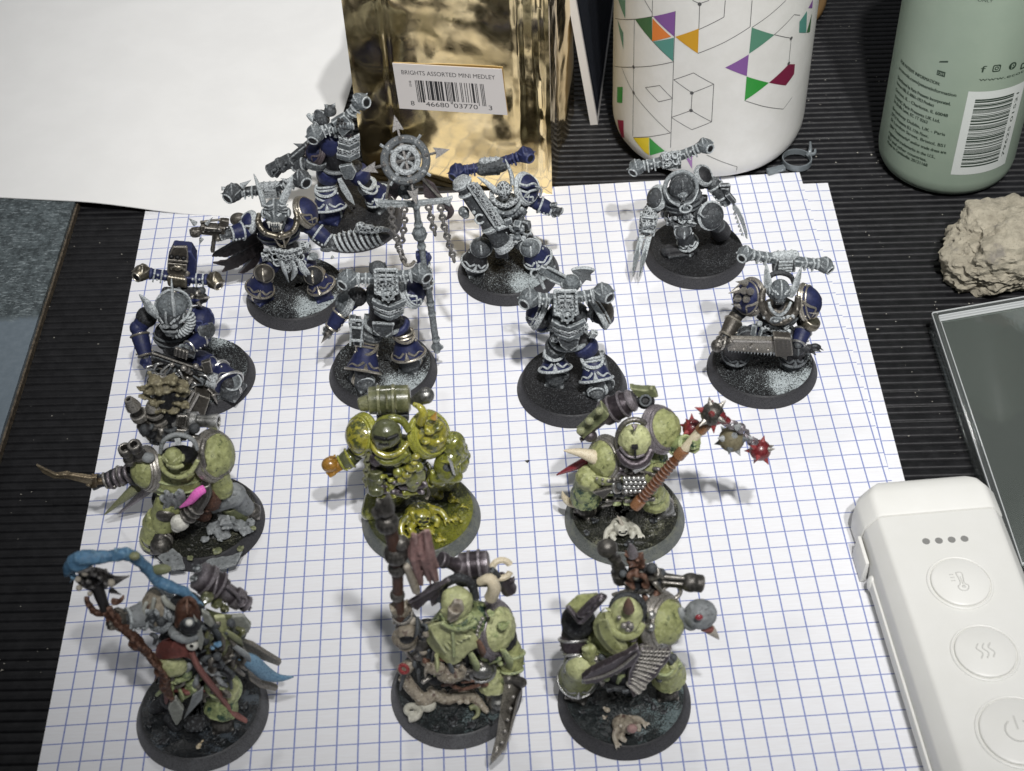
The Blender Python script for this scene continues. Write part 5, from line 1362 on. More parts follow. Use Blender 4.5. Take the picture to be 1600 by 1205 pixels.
leg(f, (650, 690, 1), (720, 735, 4.5), (775, 830, None, 0.85), (815, 870, None, 0.5), 'grey_drybrush', 'night_blue', 'pale_drybrush', 'pale_drybrush', 'grey_drybrush', 1.1)
b = f.B(); b.ell((712, 730, 7.5), (1.5, 1.0, 1.5)); b.ell((712, 760, 7.5), (0.9, 0.8, 0.9)); b.ell((690, 735, 7.5), 0.7); b.ell((735, 735, 7.5), 0.7); f.part('knee_skull', b, 'pale_drybrush', vox=0.022)
vent_pack(f, (460, 220, -4.5), (237, 250, -3.5), (690, 138, -4), FRONT, (5.4, 3.2, 4.2), 'grey_drybrush', 'night_blue', 'night_blue', r=2.4, top='grey_drybrush')
b = f.B(); b.cap((405, 230, -4), (530, 205, -4), 2.3); f.part('pack_tank', b, 'grey_drybrush', vox=0.03)
body(f)

grime(f, 560, 700, 560, 700, 5.0, ['ornate_drybrush', 'pale_drybrush', 'dark_primer'], 20, 73, 0.7)
# ------------------------------------------------------------------ seen from behind with an outstretched hammer (centre of second row)
def back_plate(f, c, up_t, n_pl, gear=True, sc=1.0, chev=None, d=8):
    """ornate rear panel, cog badge and overlapping chevron plates below"""
    b = f.B(); b.plate([(c[0] - 68 * sc, c[1] - 75 * sc, d), (c[0] + 68 * sc, c[1] - 75 * sc, d), (c[0] + 72 * sc, c[1] + 70 * sc, d), (c[0] - 64 * sc, c[1] + 70 * sc, d)], 1.4)
    p = f.part('pack_panel', b, 'ornate_drybrush', vox=0.024, orn=0.45, orn_size=0.085)
    b = f.B(); q = [(c[0] - 68 * sc, c[1] - 75 * sc, d + 0.9), (c[0] + 68 * sc, c[1] - 75 * sc, d + 0.9), (c[0] + 72 * sc, c[1] + 70 * sc, d + 0.9), (c[0] - 64 * sc, c[1] + 70 * sc, d + 0.9)]
    for i in range(4): b.bar(q[i], q[(i + 1) % 4], 0.65, 0.7)
    for i in range(5): b.ell((c[0] - 66 * sc, c[1] + (-60 + 28 * i) * sc, d + 1.3), 0.35, n=8, m=5); b.ell((c[0] + 69 * sc, c[1] + (-60 + 28 * i) * sc, d + 1.3), 0.35, n=8, m=5)
    for x_, y_, x2, y2 in ((-35, -40, 35, -40), (-35, -15, 35, -15), (-40, -40, -40, 0), (40, -40, 40, 0), (0, -60, 0, 20)): b.bar((c[0] + x_ * sc, c[1] + y_ * sc, d + 1), (c[0] + x2 * sc, c[1] + y2 * sc, d + 1), 0.5, 0.5)
    f.hard('panel_frame', b, 'pale_drybrush', p)
    g = (c[0] + 12 * sc, c[1] + 78 * sc, d + 1.2)
    if gear:
        b = f.B(); b.torus(g, (0, -0.9, 0.45), 1.5 , 0.45, 24, 6); b.ell(g, (0.6, 0.5, 0.6))
        gc = f.w(g); x, y, _ = axes(V3(0, -0.9, 0.45))
        for i in range(8):
            a = i * math.pi / 4; dv = x * math.cos(a) + y * math.sin(a); b.bar(gc + dv * 0.17, gc + dv * 0.235, 0.6, 0.6)
        for i in range(4):
            a = i * math.pi / 2 + 0.4; dv = x * math.cos(a) + y * math.sin(a); b.bar(gc, gc + dv * 0.14, 0.35, 0.35)
        f.part('cog_badge', b, 'pale_drybrush', p, vox=0.022)
    for i in range(3):
        y = c[1] + (125 + 32 * i) * sc; wd = (105 - 8 * i) * sc
        b = f.B()
        for sg in (-1, 1):
            b.plate([(c[0] + 20 * sc, y + 22 * sc, d + 1 - i * .6), (c[0] + 20 * sc + sg * wd * .55, y + 4 * sc, d + 0.6 - i * .6), (c[0] + 20 * sc + sg * wd, y - 24 * sc, d - 0.5 - i * .6), (c[0] + 20 * sc + sg * wd, y - 2 * sc, d - 0.8 - i * .6), (c[0] + 20 * sc + sg * wd * .55, y + 26 * sc, d + .2 - i * .6), (c[0] + 20 * sc, y + 46 * sc, d + .4 - i * .6)], 1.1)
        f.part('back_lame', b, 'pale_drybrush' if i % 2 == 0 else 'ornate_drybrush', vox=0.024)
    return p
f = Fig('painted_miniature', 'model seen from behind with an ornate grey back and blue boots, pole arm pointing away', 'model', G1, -3.115, 7.654, (780, 390, 4.0167))
make_base(f, 'grit_black', 'base_rim', seed=6, lump=0.5)
torso(f, (430, 420, 0), (440, 560, 0), BACK, w=5.2, h=4.6, d=4.2, mat='grey_drybrush', belt='pale_drybrush')
back_plate(f, (415, 335), None, None, d=7.5)
vent_pack(f, (415, 330, 4.5), (190, 305, 5), (650, 270, 5), FRONT, (7.2, 4.0, 6.4), 'grey_drybrush', 'pale_drybrush', r=2.6, ribs=False)
h = helmet(f, (452, 215, 1.5), (0.0, 0.95, -0.15), 'pale_drybrush', 2.4, 0.9, grille=False, crest=False)
w = f.B(); w.plate([(240, 118, -2), (268, 98, -2.2), (410, 165, 0), (430, 195, 0.6), (395, 215, 0.6), (330, 180, -0.5), (255, 145, -1.6)], 1.6); pa = f.part('pole_arm', w, 'pale_drybrush', vox=0.026)
w = f.B(); w.tube([(300, 110, -0.8), (390, 155, 0.8), (420, 175, 1)], 0.5, 7); w.torus((224, 150, -1.5), (0.2, -0.8, 0.5), 1.1, 0.4, 16, 6); w.tube([(240, 160, -1.5), (262, 200, 0), (285, 250, 2)], [0.55, 0.6, 0.5], 7); w.tube([(262, 150, -1.5), (330, 195, 0), (400, 225, 1.4)], 0.42, 7); f.part('arm_linkage', w, 'pale_drybrush', pa, vox=0.022)
w = f.B(); w.plate([(452, 128, -3), (500, 116, -3.4), (560, 118, -3.6), (602, 130, -3.6), (572, 155, -3), (578, 198, -2), (545, 190, -2), (520, 218, -1.4), (485, 195, -1.8)], 0.9); ax = f.hard('crescent_blade', w, 'dark_primer', pa, bev=0.2, smooth=False)
w = f.B(); w.tube([(452, 128, -2.6), (500, 116, -3), (560, 118, -3.2), (602, 130, -3.2)], [0.3, 0.5, 0.5, 0.25], 6); f.hard('blade_edge', w, 'pale_drybrush', pa)
pauldron(f, (262, 405, 0), (-0.85, 0.25, 0.4), 4.3, 3.4, 'night_blue', 'grey_drybrush', 6)
pauldron(f, (610, 400, 0), (0.85, 0.35, 0.3), 4.7, 4.0, 'brown_metal', 'pale_drybrush', 6)
arm(f, (275, 430, -1), (255, 465, -3), (320, 470, -7), 'dark_primer', 'night_blue', 'grey_drybrush', 'grey_drybrush', 0.9)
arm(f, (640, 410, -1), (680, 430, -3), (600, 410, -7), 'dark_primer', 'night_blue', 'grey_drybrush', 'pale_drybrush', 0.9)
b = f.B(); b.spike((690, 400, -1), (725, 355, -1), 1.0); b.spike((690, 425, -1), (712, 420, -2), 0.8); f.hard('spike', b, 'pale_drybrush')
b = f.B(); b.plate([(365, 555, 6), (500, 560, 6), (495, 600, 6), (450, 632, 6.2), (425, 632, 6.2), (385, 600, 6)], 1.0); b.bar((365, 550, 6.3), (505, 555, 6.3), 1.0, 0.9); b.bar((425, 632, 6.8), (385, 598, 6.6), 0.5, 0.5); b.bar((450, 632, 6.8), (497, 600, 6.6), 0.5, 0.5); f.part('rear_plate', b, 'grey_drybrush', vox=0.026)
for x, y in ((345, 490), (530, 490), (350, 555), (590, 530)):
    b = f.B(); b.box((x, y, 4), (2.0, 1.6, 2.4), (15, 20, 10)); f.part('hip_pouch', b, 'ornate_drybrush', vox=0.026)
leg(f, (375, 590, 0), (340, 640, -1.5), (352, 745, None, 0.95), (372, 735, None, 0.6), 'grey_drybrush', 'night_blue', 'grey_drybrush', 'pale_drybrush', 'grey_drybrush', 1.05, flare=1.45, pad=False, kd=FRONT)
leg(f, (520, 580, 1), (585, 665, 2), (610, 815, None, 0.95), (635, 845, None, 0.6), 'night_blue', 'night_blue', 'pale_drybrush', 'pale_drybrush', 'grey_drybrush', 1.1, flare=1.4, pad=False)
for c, e in (((375, 770, None, 0.62), (395, 785, None, 0.58)), ((598, 870, None, 0.62), (608, 895, None, 0.58))):
    b = f.B(); b.cap(c, e, 2.4, 2.2); bt_ = f.part('boot_heel', b, 'grey_drybrush')
    b = f.B(); P = f.w(c)
    for i in range(2): b.torus(P + V3(0.02, -0.10 - 0.09 * i, 0.02), (0.1, -1, -0.25), 2.3 - 0.1 * i, 0.28, 22, 6)
    f.hard('heel_band', b, 'pale_drybrush', bt_)
b = f.B(); b.torus((583, 690, 4), (0.15, -0.15, 1), 2.9, 0.5, 24, 6); b.torus((590, 715, 4), (0.15, -0.15, 1), 2.9, 0.4, 24, 6); b.torus((345, 650, 1), (0, -0.1, 1), 2.7, 0.45, 24, 6); f.hard('knee_band', b, 'pale_drybrush')
b = f.B(); b.tube([(640, 640, 0), (655, 720, 0), (672, 800, 1), (700, 845, None, 0.5)], [0.9, 1.2, 1.2, 1.6], 8); f.part('trailing_strap', b, 'grey_drybrush')
body(f)

# ------------------------------------------------------------------ standard bearer seen from behind
f = Fig('painted_miniature', 'model seen from behind holding a tall spoked wheel standard with hanging chains', 'model', G1, -8.537, 8.714, (480, 200, 2.619))
make_base(f, 'grit_frost', 'base_rim', seed=8, lump=0.6)
torso(f, (320, 690, 0), (310, 800, 0), BACK, w=5.2, h=4.6, d=4.2, mat='grey_drybrush', belt='pale_drybrush')
back_plate(f, (322, 630), None, None, sc=0.66, d=7.5)
vent_pack(f, (322, 625, 4.5), (168, 617, 5), (464, 594, 5), FRONT, (7.0, 4.0, 6.0), 'grey_drybrush', 'pale_drybrush', r=2.6, ribs=False)
b = f.B()
for i in range(5): b.spike((265 + 13 * i, 580, 3), (252 + 17 * i, 545, 2), 1.0)
b.ell((288, 575, 3), (2.4, 2.2, 2.2)); f.part('helmet_crest', b, 'grey_drybrush', vox=0.026)
pauldron(f, (165, 715, 0), (-0.8, -0.1, 0.55), 3.7, 2.8, 'pale_drybrush', 'grey_drybrush', 0)
pauldron(f, (425, 675, 0), (0.75, -0.3, 0.5), 4.0, 3.2, 'night_blue', 'pale_drybrush', 0)
arm(f, (205, 690, 0), (150, 740, 0.5), (98, 820, 3), 'night_blue', 'night_blue', 'grey_drybrush', 'brass_trim', 0.95)
w = f.B(); w.cap((110, 810, 3), (85, 840, 4), 0.9); w.spike((88, 838, 4), (54, 886, 5), 1.1); f.part('punch_dagger', w, 'gunmetal', vox=0.024)
arm(f, (430, 680, -1), (485, 655, -2), (473, 555, -2), 'night_blue', 'brown_metal', 'night_blue', 'pale_drybrush', 0.95, hs=1.25)
S = [(532, 918, 2), (505, 720, 0), (478, 560, -1), (468, 480, -2), (452, 370, -3), (436, 250, -4)]
w = f.B(); w.tube([S[0], S[1], S[2], S[3], S[4], S[5]], [1.0, 1.0, 0.85, 0.95, 0.95, 0.7], 10)
for p, r_ in (((527, 865, 1.5), 1.25), ((511, 760, 0.4), 1.2), ((505, 718, 0), 1.25), ((468, 485, -2), 1.3), ((461, 440, -2.4), 1.9), ((459, 425, -2.5), 1.9), ((455, 395, -2.8), 1.3), ((446, 320, -3.4), 1.2)): w.ell(p, (r_, r_, r_ * 0.9))
for sg in (-1, 1): w.spike((460 + sg * 20, 436, -2.4), (460 + sg * 38, 432, -2.4), 0.7)
w.tube([(524, 880, 1.8), (512, 902, 1.8), (506, 888, 1.8)], [0.6, 0.5, 0.1], 6); w.tube([(534, 880, 1.8), (552, 902, 1.8), (556, 885, 1.8)], [0.6, 0.5, 0.1], 6); w.spike((530, 905, 1.8), (534, 930, 2), 0.9)
st = f.part('standard_pole', w, 'pale_drybrush', vox=0.028)
w = f.B(); w.plate([(272, 290, -3), (300, 298, -3), (430, 300, -3.2), (560, 288, -3.4), (598, 278, -3.5), (588, 300, -3.4), (585, 320, -3.4), (560, 306, -3.4), (430, 322, -3.2), (300, 322, -3)], 1.2); f.hard('crossbar', w, 'pale_drybrush', st, bev=0.25, smooth=False)
wc = f.w((402, 132, -4)); wn = V3(0.05, -0.80, 0.60)
w = f.B(); w.torus(wc, wn, 5.4, 1.1, 44, 8); wh = f.hard('wheel_rim', w, 'dark_primer', st)
w = f.B(); w.torus(wc, wn, 3.2, 0.85, 36, 8); f.hard('wheel_hub_ring', w, 'grey_drybrush', st)
w = f.B(); w.lathe(wc - wn * 0.14, wc - wn * 0.06, [(0, 3.2), (1, 3.2)], 30); f.hard('hub_shade_disc', w, 'black_hole', st)  # black disc stands in for the shaded recess inside the hub
x, y, _ = axes(wn)
for i in range(8):
    a = math.radians(22.5 * 0 + 45 * i + 8); dv = x * math.cos(a) + y * math.sin(a)
    w = f.B(); w.bar(wc + dv * 0.30, wc + dv * 0.58, 0.9, 0.6, w2=1.1); w.bar(wc + dv * 0.02, wc + dv * 0.30, 0.6, 0.6); w.spike(wc + dv * 0.56 + wn * 0.08, wc + dv * 0.60 + wn * 0.20, 0.7)
    tv = wn.cross(dv).normalized(); L0 = 0.60; L1 = 0.92 if i % 2 == 0 else 0.76
    w.bar(wc + dv * 0.58, wc + dv * L1, 0.5, 0.5)
    if i % 2 == 0: w.plate([wc + dv * (L1 + 0.26), wc + dv * L1 + tv * 0.10, wc + dv * (L1 - 0.16) + tv * 0.15, wc + dv * (L1 - 0.10), wc + dv * (L1 - 0.16) - tv * 0.15, wc + dv * L1 - tv * 0.10], 0.9)
    f.hard('wheel_spoke', w, 'grey_drybrush' if i % 2 else 'chain_brown', st, smooth=False)
w = f.B()
for i in range(16):
    a = 2 * math.pi * i / 16; dv = x * math.cos(a) + y * math.sin(a); w.ell(wc + dv * 0.56 + wn * 0.07, 0.38, n=8, m=5)
f.hard('rim_studs', w, 'gunmetal', wh)
w = f.B(); w.ell((405, 250, -6), (2.6, 2.0, 3.2)); w.spike((400, 215, -5), (398, 180, -5), 0.9); w.ell((390, 245, -4.2), 0.7); w.ell((425, 245, -4.2), 0.7); w.ell((408, 275, -4.6), (1.6, 1.2, 1.2)); f.part('standard_skull', w, 'grey_drybrush', st, vox=0.026)
w = f.B(); w.plate([(340, 210, -5.5), (330, 250, -5.5), (322, 290, -5), (345, 275, -5), (360, 295, -5), (380, 260, -5.5), (375, 215, -5.5)], 0.8); w.plate([(470, 200, -5.5), (520, 230, -5.2), (545, 275, -5), (570, 310, -4.6), (590, 350, -4), (570, 378, -4), (575, 340, -4.4), (540, 310, -5), (510, 290, -5), (480, 280, -5)], 0.8)
w.tube([(560, 300, -4), (588, 335, -4), (582, 362, -4), (560, 378, -4)], [1.0, 0.9, 0.6, 0.1], 7); f.hard('ragged_wings', w, 'wing_black', st, smooth=False)
w = f.B(); w.bar((470, 205, -4.9), (570, 312, -4.2), 0.6, 0.5); w.bar((338, 208, -5), (322, 290, -4.6), 0.5, 0.5); f.hard('wing_bones', w, 'gunmetal', st)
for pts in ([(342, 325, -2.6), (350, 400, -2.2), (375, 490, -1.5), (398, 548, -1)], [(398, 325, -2.6), (398, 400, -2.3), (385, 470, -2)], [(495, 315, -2.8), (508, 375, -2.4), (524, 437, -2)], [(545, 318, -3), (560, 400, -2.4), (580, 470, -1.8), (602, 545, -1.2)]):
    w = f.B(); w.chain(pts, 1.2, 0.42); f.hard('chain', w, 'chain_brown', st)
w = f.B(); w.tube([(390, 540, -1), (402, 560, -0.6), (425, 560, -0.5), (440, 545, -0.8)], 0.5, 7); f.hard('hook', w, 'brown_metal', st)
b = f.B(); b.plate([(265, 800, 6), (355, 805, 6), (350, 835, 6), (322, 855, 6.2), (295, 850, 6.2), (272, 830, 6)], 1.0); b.bar((265, 798, 6.3), (358, 803, 6.3), 0.9, 0.9); b.bar((322, 855, 6.9), (351, 834, 6.6), 0.5, 0.5); b.bar((295, 850, 6.9), (271, 829, 6.6), 0.5, 0.5); f.part('rear_plate', b, 'grey_drybrush', vox=0.026)
b = f.B(); b.box((205, 830, 4), (3.0, 3.2, 9.6), (8, 0, -3)); b.box((188, 800, 4.6), (2.0, 3.0, 4.8), (8, 0, -3)); pc = f.part('hip_case', b, 'grey_drybrush', vox=0.028)
b = f.B()
for y_ in (785, 815, 868): b.bar((178, y_, 6.2), (228, y_ + 4, 6.2), 0.5, 0.6)
b.bar((180, 785, 6.3), (176, 890, 6), 0.5, 0.5); b.bar((228, 790, 6.3), (218, 896, 6), 0.5, 0.5); f.hard('case_trim', b, 'pale_drybrush', pc)
leg(f, (265, 825, 1), (248, 875, 2), (228, 995, None, 0.95), (215, 1010, None, 0.6), 'grey_drybrush', 'night_blue', 'grey_drybrush', 'brass_trim', 'grey_drybrush', 1.15, flare=1.45, pad=False)
leg(f, (365, 800, 0), (392, 830, 0), (415, 925, None, 0.95), (435, 930, None, 0.6), 'night_blue', 'night_blue', 'grey_drybrush', 'brass_trim', 'grey_drybrush', 1.1, flare=1.45, pad=False)
for c, e in (((238, 1025, None, 0.62), (240, 1045, None, 0.58)), ((428, 945, None, 0.62), (432, 958, None, 0.58))):
    b = f.B(); b.cap(c, e, 2.5, 2.3); bt_ = f.part('boot_heel', b, 'grey_drybrush'); P = f.w(c); b = f.B()
    for i in range(2): b.torus(P + V3(0.02, -0.10 - 0.09 * i, 0.02), (0.1, -1, -0.25), 2.4 - 0.1 * i, 0.28, 22, 6)
    f.hard('heel_band', b, 'pale_drybrush', bt_)
b = f.B(); b.torus((245, 895, 4), (-0.1, -0.15, 1), 2.9, 0.5, 24, 6); b.torus((242, 918, 4), (-0.1, -0.15, 1), 3.0, 0.4, 24, 6); b.torus((398, 850, 2), (0.15, -0.1, 1), 2.8, 0.45, 24, 6); f.hard('knee_band', b, 'brass_trim')
body(f)

# ------------------------------------------------------------------ horned champion with pistol and ribbed weapon
f = Fig('painted_miniature', 'tall horned model with fanged mask pointing a spiked pistol, black cape behind', 'model', G1, -11.21, 12.308, (180, 130, 3.636))
make_base(f, 'grit_frost', 'base_rim', seed=9, lump=0.7)
torso(f, (930, 845, 2), (965, 960, 2), V3(0, -1, -0.15), w=5.8, h=4.4, d=4.4, mat='night_blue', belt='ornate_drybrush', orn=0.0)
gorget(f, [(820, 740, 3), (812, 790, 5.5), (850, 845, 7.4), (935, 870, 8.2), (1010, 840, 7.4), (1035, 770, 5), (1020, 720, 3)], 1.0, 'brass_trim', True)
b = f.B(); b.ell((945, 852, 8), 1.0); b.tube([(850, 840, 6.5), (940, 880, 7.6), (1030, 830, 6)], [0.4, 0.6, 0.4], 7); b.tube([(900, 870, 7), (950, 930, 7), (1000, 860, 6.8)], [0.35, 0.5, 0.35], 7)
b.tube([(945, 862, 7.8), (960, 900, 7.4), (965, 935, 7)], [0.5, 0.4, 0.4], 7); f.part('chest_ornament', b, 'brass_trim', vox=0.024)
h = helmet(f, (912, 735, 5.5), (-0.02, -0.9, -0.4), 'pale_drybrush', 3.6, 0.9)
horn(f, ((845, 695, 4.5), (832, 640, 4), (812, 580, 3), (787, 515, 2)), [1.15, 1.3, 0.95, 0.15], 'pale_drybrush', h, 'horn', 0.7); horn(f, ((945, 692, 4.5), (965, 640, 4), (990, 585, 3), (1007, 520, 2)), [1.15, 1.3, 0.95, 0.15], 'pale_drybrush', h, 'horn', 0.7)
b = f.B()
for x_, y_ in ((872, 790), (940, 800)): b.spike((x_, y_, 9.2), (x_ + (4 if x_ < 900 else -2), y_ + 34, 9.6), 0.6)
for i in range(4): b.spike((888 + i * 14, 795, 9.6), (889 + i * 13, 812, 9.8), 0.35)
f.hard('fang', b, 'white_bone', h)
b = f.B()
for sg in (-1, 1):
    for k in range(3): b.tube([(912 + sg * 12, 690 + 14 * k, 8.5), (912 + sg * 40, 700 + 16 * k, 8.2), (912 + sg * 72, 690 + 22 * k, 6.2)], [0.35, 0.4, 0.2], 6)
f.part('mask_ridges', b, 'pale_drybrush', h, vox=0.022)
pauldron(f, (770, 790, 0.5), (-0.8, -0.35, 0.5), 3.0, 2.2, 'night_blue', 'pale_drybrush', 0)
pauldron(f, (1075, 735, 0), (0.85, -0.1, 0.5), 4.6, 3.0, 'night_blue', 'brass_trim', 9)
arm(f, (775, 800, 0.5), (740, 835, 2), (655, 855, 4), 'night_blue', 'night_blue', 'grey_drybrush', 'pale_drybrush', 1.05)
w = f.B(); w.box((555, 830, 4.5), (7.2, 2.4, 3.4), (0, 14, 4)); w.lathe((480, 845, 4.8), (430, 850, 5), [(0, 1.6), (0.6, 1.7), (1, 1.5)], 14); w.box((620, 790, 4), (2.8, 1.8, 2.4), (0, 14, 4)); w.bar((565, 860, 4.5), (552, 960, 5.2), 1.5, 1.2)
w.ell((582, 885, 5.5), 1.0); w.bar((480, 790, 4.8), (600, 775, 4.6), 0.9, 0.8)
gn = f.part('pistol', w, 'brown_metal', vox=0.026, orn=0.25, orn_size=0.09)
for p, q, r_ in (((455, 800, 4.8), (415, 765, 5), 0.9), ((490, 885, 5), (478, 918, 5.2), 0.7), ((520, 800, 5), (555, 762, 5), 0.7), ((555, 950, 5.2), (560, 962, 5.2), 0.5)):
    w = f.B(); w.spike(p, q, r_); f.hard('spike', w, 'grey_drybrush', gn)
w = f.B(); w.lathe((432, 850, 5.1), (426, 851, 5.2), [(0, 1.1), (1, 1.1)], 14); f.hard('bore', w, 'black_hole', gn)
w = f.B(); w.box((555, 830, 6.2), (5.0, 0.8, 1.2), (0, 14, 4)); [w.ell((500 + 30 * i, 845 - 5 * i, 6.4), 0.4) for i in range(5)]; f.part('pistol_plate', w, 'gunmetal', gn, vox=0.024)
arm(f, (1065, 790, 0.5), (1130, 835, 2), (1215, 895, 4), 'night_blue', 'night_blue', 'grey_drybrush', 'pale_drybrush', 1.0)
C0, C1 = f.w((1235, 915, 4)), f.w((1565, 865, 3))
w = f.B(); w.lathe(C0, C1, [(0, 1.0), (0.08, 2.4), (0.25, 3.0), (0.5, 3.1), (0.75, 2.6), (0.92, 1.4), (1, 0.4)], 22, sx=0.8); rc = f.part('ribbed_weapon', w, 'dark_primer', vox=0.03)
for i in range(9):
    t = 0.10 + i * 0.088; R0 = 1.9 + 1.35 * math.sin(math.pi * min(1, 0.12 + t)); w = f.B(); w.torus(C0.lerp(C1, t), (C1 - C0) + V3(0.0, 0.1, 0.5), R0, 0.42, 26, 7, sx=0.82); f.hard('rib', w, 'pale_drybrush', rc)
w = f.B(); w.ell((1420, 830, 4.5), (3.4, 1.4, 1.6)); w.ell((1395, 810, 4.5), (1.6, 1.2, 1.2)); w.tube([(1450, 840, 5), (1510, 830, 4.6), (1560, 835, 4)], [1.2, 1.0, 0.5], 8)
for i in range(5): w.spike((1300 + i * 40, 855 - 8 * i, 6), (1290 + i * 42, 832 - 10 * i, 6.6), 0.55)
f.part('weapon_crest', w, 'ornate_drybrush', rc, vox=0.026)
w = f.B(); w.spike((1240, 985, 4), (1215, 1005, 4.4), 0.7); w.tube([(1170, 940, 4), (1210, 945, 5), (1250, 925, 5)], [0.8, 0.9, 0.7], 8); f.part('weapon_grip', w, 'grey_drybrush', rc, vox=0.026)
for pts in ([(790, 800, -3), (690, 890, -1.5), (560, 963, 0), (548, 985, 0), (640, 988, -0.6), (700, 960, -1.4), (820, 900, -3)], [(830, 850, -4), (750, 930, -3), (640, 1000, -2), (546, 1020, -1.5), (625, 1040, -2), (605, 1075, -2), (700, 1045, -2.6), (800, 980, -4), (850, 900, -4.6)], [(840, 900, -5), (770, 1000, -4.4), (700, 1078, -4), (728, 1084, -4), (800, 1040, -4.6), (850, 960, -5)]):
    b = f.B(); b.plate(pts, 0.7); wg = f.part('cape', b, 'wing_black', vox=0.026, orn=0.3, orn_size=-0.15)
    b = f.B(); b.tube([pts[0], pts[1], pts[2]], [0.5, 0.45, 0.2], 7); f.hard('cape_rib', b, 'dark_primer', wg)
b = f.B(); b.ell((700, 775, -3), (2.6, 2.0, 2.2)); f.part('shoulder_knot', b, 'brown_metal')
for i, (x0, y0, x1, y1, x2, y2) in enumerate(((940, 1000, 960, 1060, 985, 1130), (1000, 1000, 1020, 1060, 1000, 1120), (1050, 1010, 1085, 1070, 1120, 1100), (1040, 1000, 1060, 1060, 1105, 1115))):
    horn(f, ((x0, y0, 7), (x1, y1, 8), (x2, y2, 7)), [0.9, 1.4, 0.2], 'pale_drybrush', None, 'tabard_tail', 0.5)
b = f.B()
for i in range(5):
    for j in range(3): b.torus((900 + 36 * i + 10 * j, 965 + 34 * j - abs(i - 2) * 6, 7.2), (0, -0.9, 0.3), 1.0, 0.32, 12, 5)
b.ell((975, 985, 7.4), (2.6, 0.9, 2.0)); b.plate([(905, 950, 7), (1060, 945, 7), (1040, 1010, 7), (985, 1080, 7.4), (930, 1020, 7)], 0.8)
b.tube([(845, 950, 6), (900, 945, 7.2), (975, 960, 7.8), (1060, 935, 7)], 0.6, 7); f.part('waist_ornament', b, 'ornate_drybrush', vox=0.024)
b = f.B(); b.box((1080, 930, 5), (3.0, 2.0, 3.0), (15, 0, -15)); b.box((850, 985, 5.5), (2.0, 1.8, 2.6), (15, 0, 15)); b.spike((1090, 990, 6), (1135, 1010, 6.4), 0.8); f.part('hip_pouch', b, 'ornate_drybrush', vox=0.026)
b = f.B(); b.ell((1125, 985, 5), (1.6, 1.3, 1.3)); f.part('hip_skull', b, 'pale_drybrush', vox=0.024)
leg(f, (900, 1000, 1), (850, 1060, 5), (822, 1165, None, 0.85), (815, 1200, None, 0.5), 'night_blue', 'night_blue', 'brown_metal', 'brass_trim', 'night_blue', 1.05)
leg(f, (1040, 1000, 1), (1130, 1075, 5), (1170, 1150, None, 0.85), (1170, 1185, None, 0.5), 'night_blue', 'night_blue', 'dark_primer', 'brass_trim', 'night_blue', 1.05)
vent_pack(f, (885, 610, -4), (672, 622, -3), (1058, 545, -3), FRONT, (5.6, 3.2, 3.4), 'grey_drybrush', 'grey_drybrush', r=2.7, top='grey_drybrush')
b = f.B(); b.spike((615, 600, -2), (603, 588, -2), 0.8); b.spike((720, 585, -2), (772, 550, -2), 1.0); b.spike((985, 560, -2), (940, 540, -2), 0.9); f.hard('pack_spike', b, 'grey_drybrush')
body(f)

# ------------------------------------------------------------------ walking away left, gun over the white card (rear left)
f = Fig('painted_miniature', 'blue trousered model turned away at the back, gun held over the white card', 'model', G1, -9.55, 15.75, (180, 130, 3.636))
make_base(f, 'grit_black', 'base_rim', seed=12, lump=0.9)
torso(f, (1250, 330, 0), (1270, 460, 0), V3(-0.5, 0.8, 0), w=5.0, h=4.8, d=4.4, mat='night_blue', belt='grey_drybrush', orn=0)
vent_pack(f, (1285, 245, 3), (1138, 285, 5), (1392, 105, 2), V3(0.35, -0.9, 0), (6.2, 3.6, 5.2), 'grey_drybrush', 'pale_drybrush', r=2.7, ribs=False)
b = f.B(); b.plate([(1228, 215, 5), (1300, 170, 4.5), (1360, 235, 4.6), (1290, 300, 5.4)], 2.4); pp = f.part('pack_panel', b, 'pale_drybrush', vox=0.026)
b = f.B()
for i in range(3):
    for j in range(3):
        if (i, j) != (2, 0): b.lathe((1270 + i * 20 - j * 4, 205 + j * 20 + i * 3, 6.2), (1270 + i * 20 - j * 4, 205 + j * 20 + i * 3, 6.6), [(0, 0.5), (1, 0.5)], 6)
f.hard('vent_hole', b, 'black_hole', pp)
b = f.B()
for i in range(9): b.ell((1240 + 14 * i, 270 - 8 * i + (i > 4) * 10 * (i - 4), 6), (0.5, 0.8, 1.3))
f.part('panel_ribs', b, 'pale_drybrush', pp, vox=0.024)
for i in range(4):
    b = f.B(); y0 = 300 + 32 * i; b.plate([(1268 - 4 * i, y0, 5.5 - .3 * i), (1330, y0 + 18, 6 - .3 * i), (1388, y0 - 12, 5 - .3 * i), (1392, y0 + 18, 4.6 - .3 * i), (1332, y0 + 48, 5.6 - .3 * i), (1270 - 4 * i, y0 + 28, 5 - .3 * i)], 1.1); f.part('back_lame', b, 'pale_drybrush' if i % 2 else 'ornate_drybrush', vox=0.024)
h = helmet(f, (1170, 205, 0), (-0.7, 0.5, -0.1), 'grey_drybrush', 2.7, 0.9, grille=False)
horn(f, ((1150, 220, 0), (1120, 205, 0.5), (1095, 178, 0.5)), [0.9, 0.9, 0.7], 'pale_drybrush', h)
b = f.B(); b.dome((1222, 165, 0), (0.1, -0.3, 1), 2.0, 2.6); b.spike((1200, 130, 0), (1185, 118, 0), 0.8); b.spike((1240, 130, 0), (1252, 110, 0), 0.8); f.part('pack_cowl', b, 'grey_drybrush', vox=0.026)
pauldron(f, (1150, 395, 1), (-0.7, -0.35, 0.5), 3.6, 3.0, 'night_blue', 'wing_black', 0)
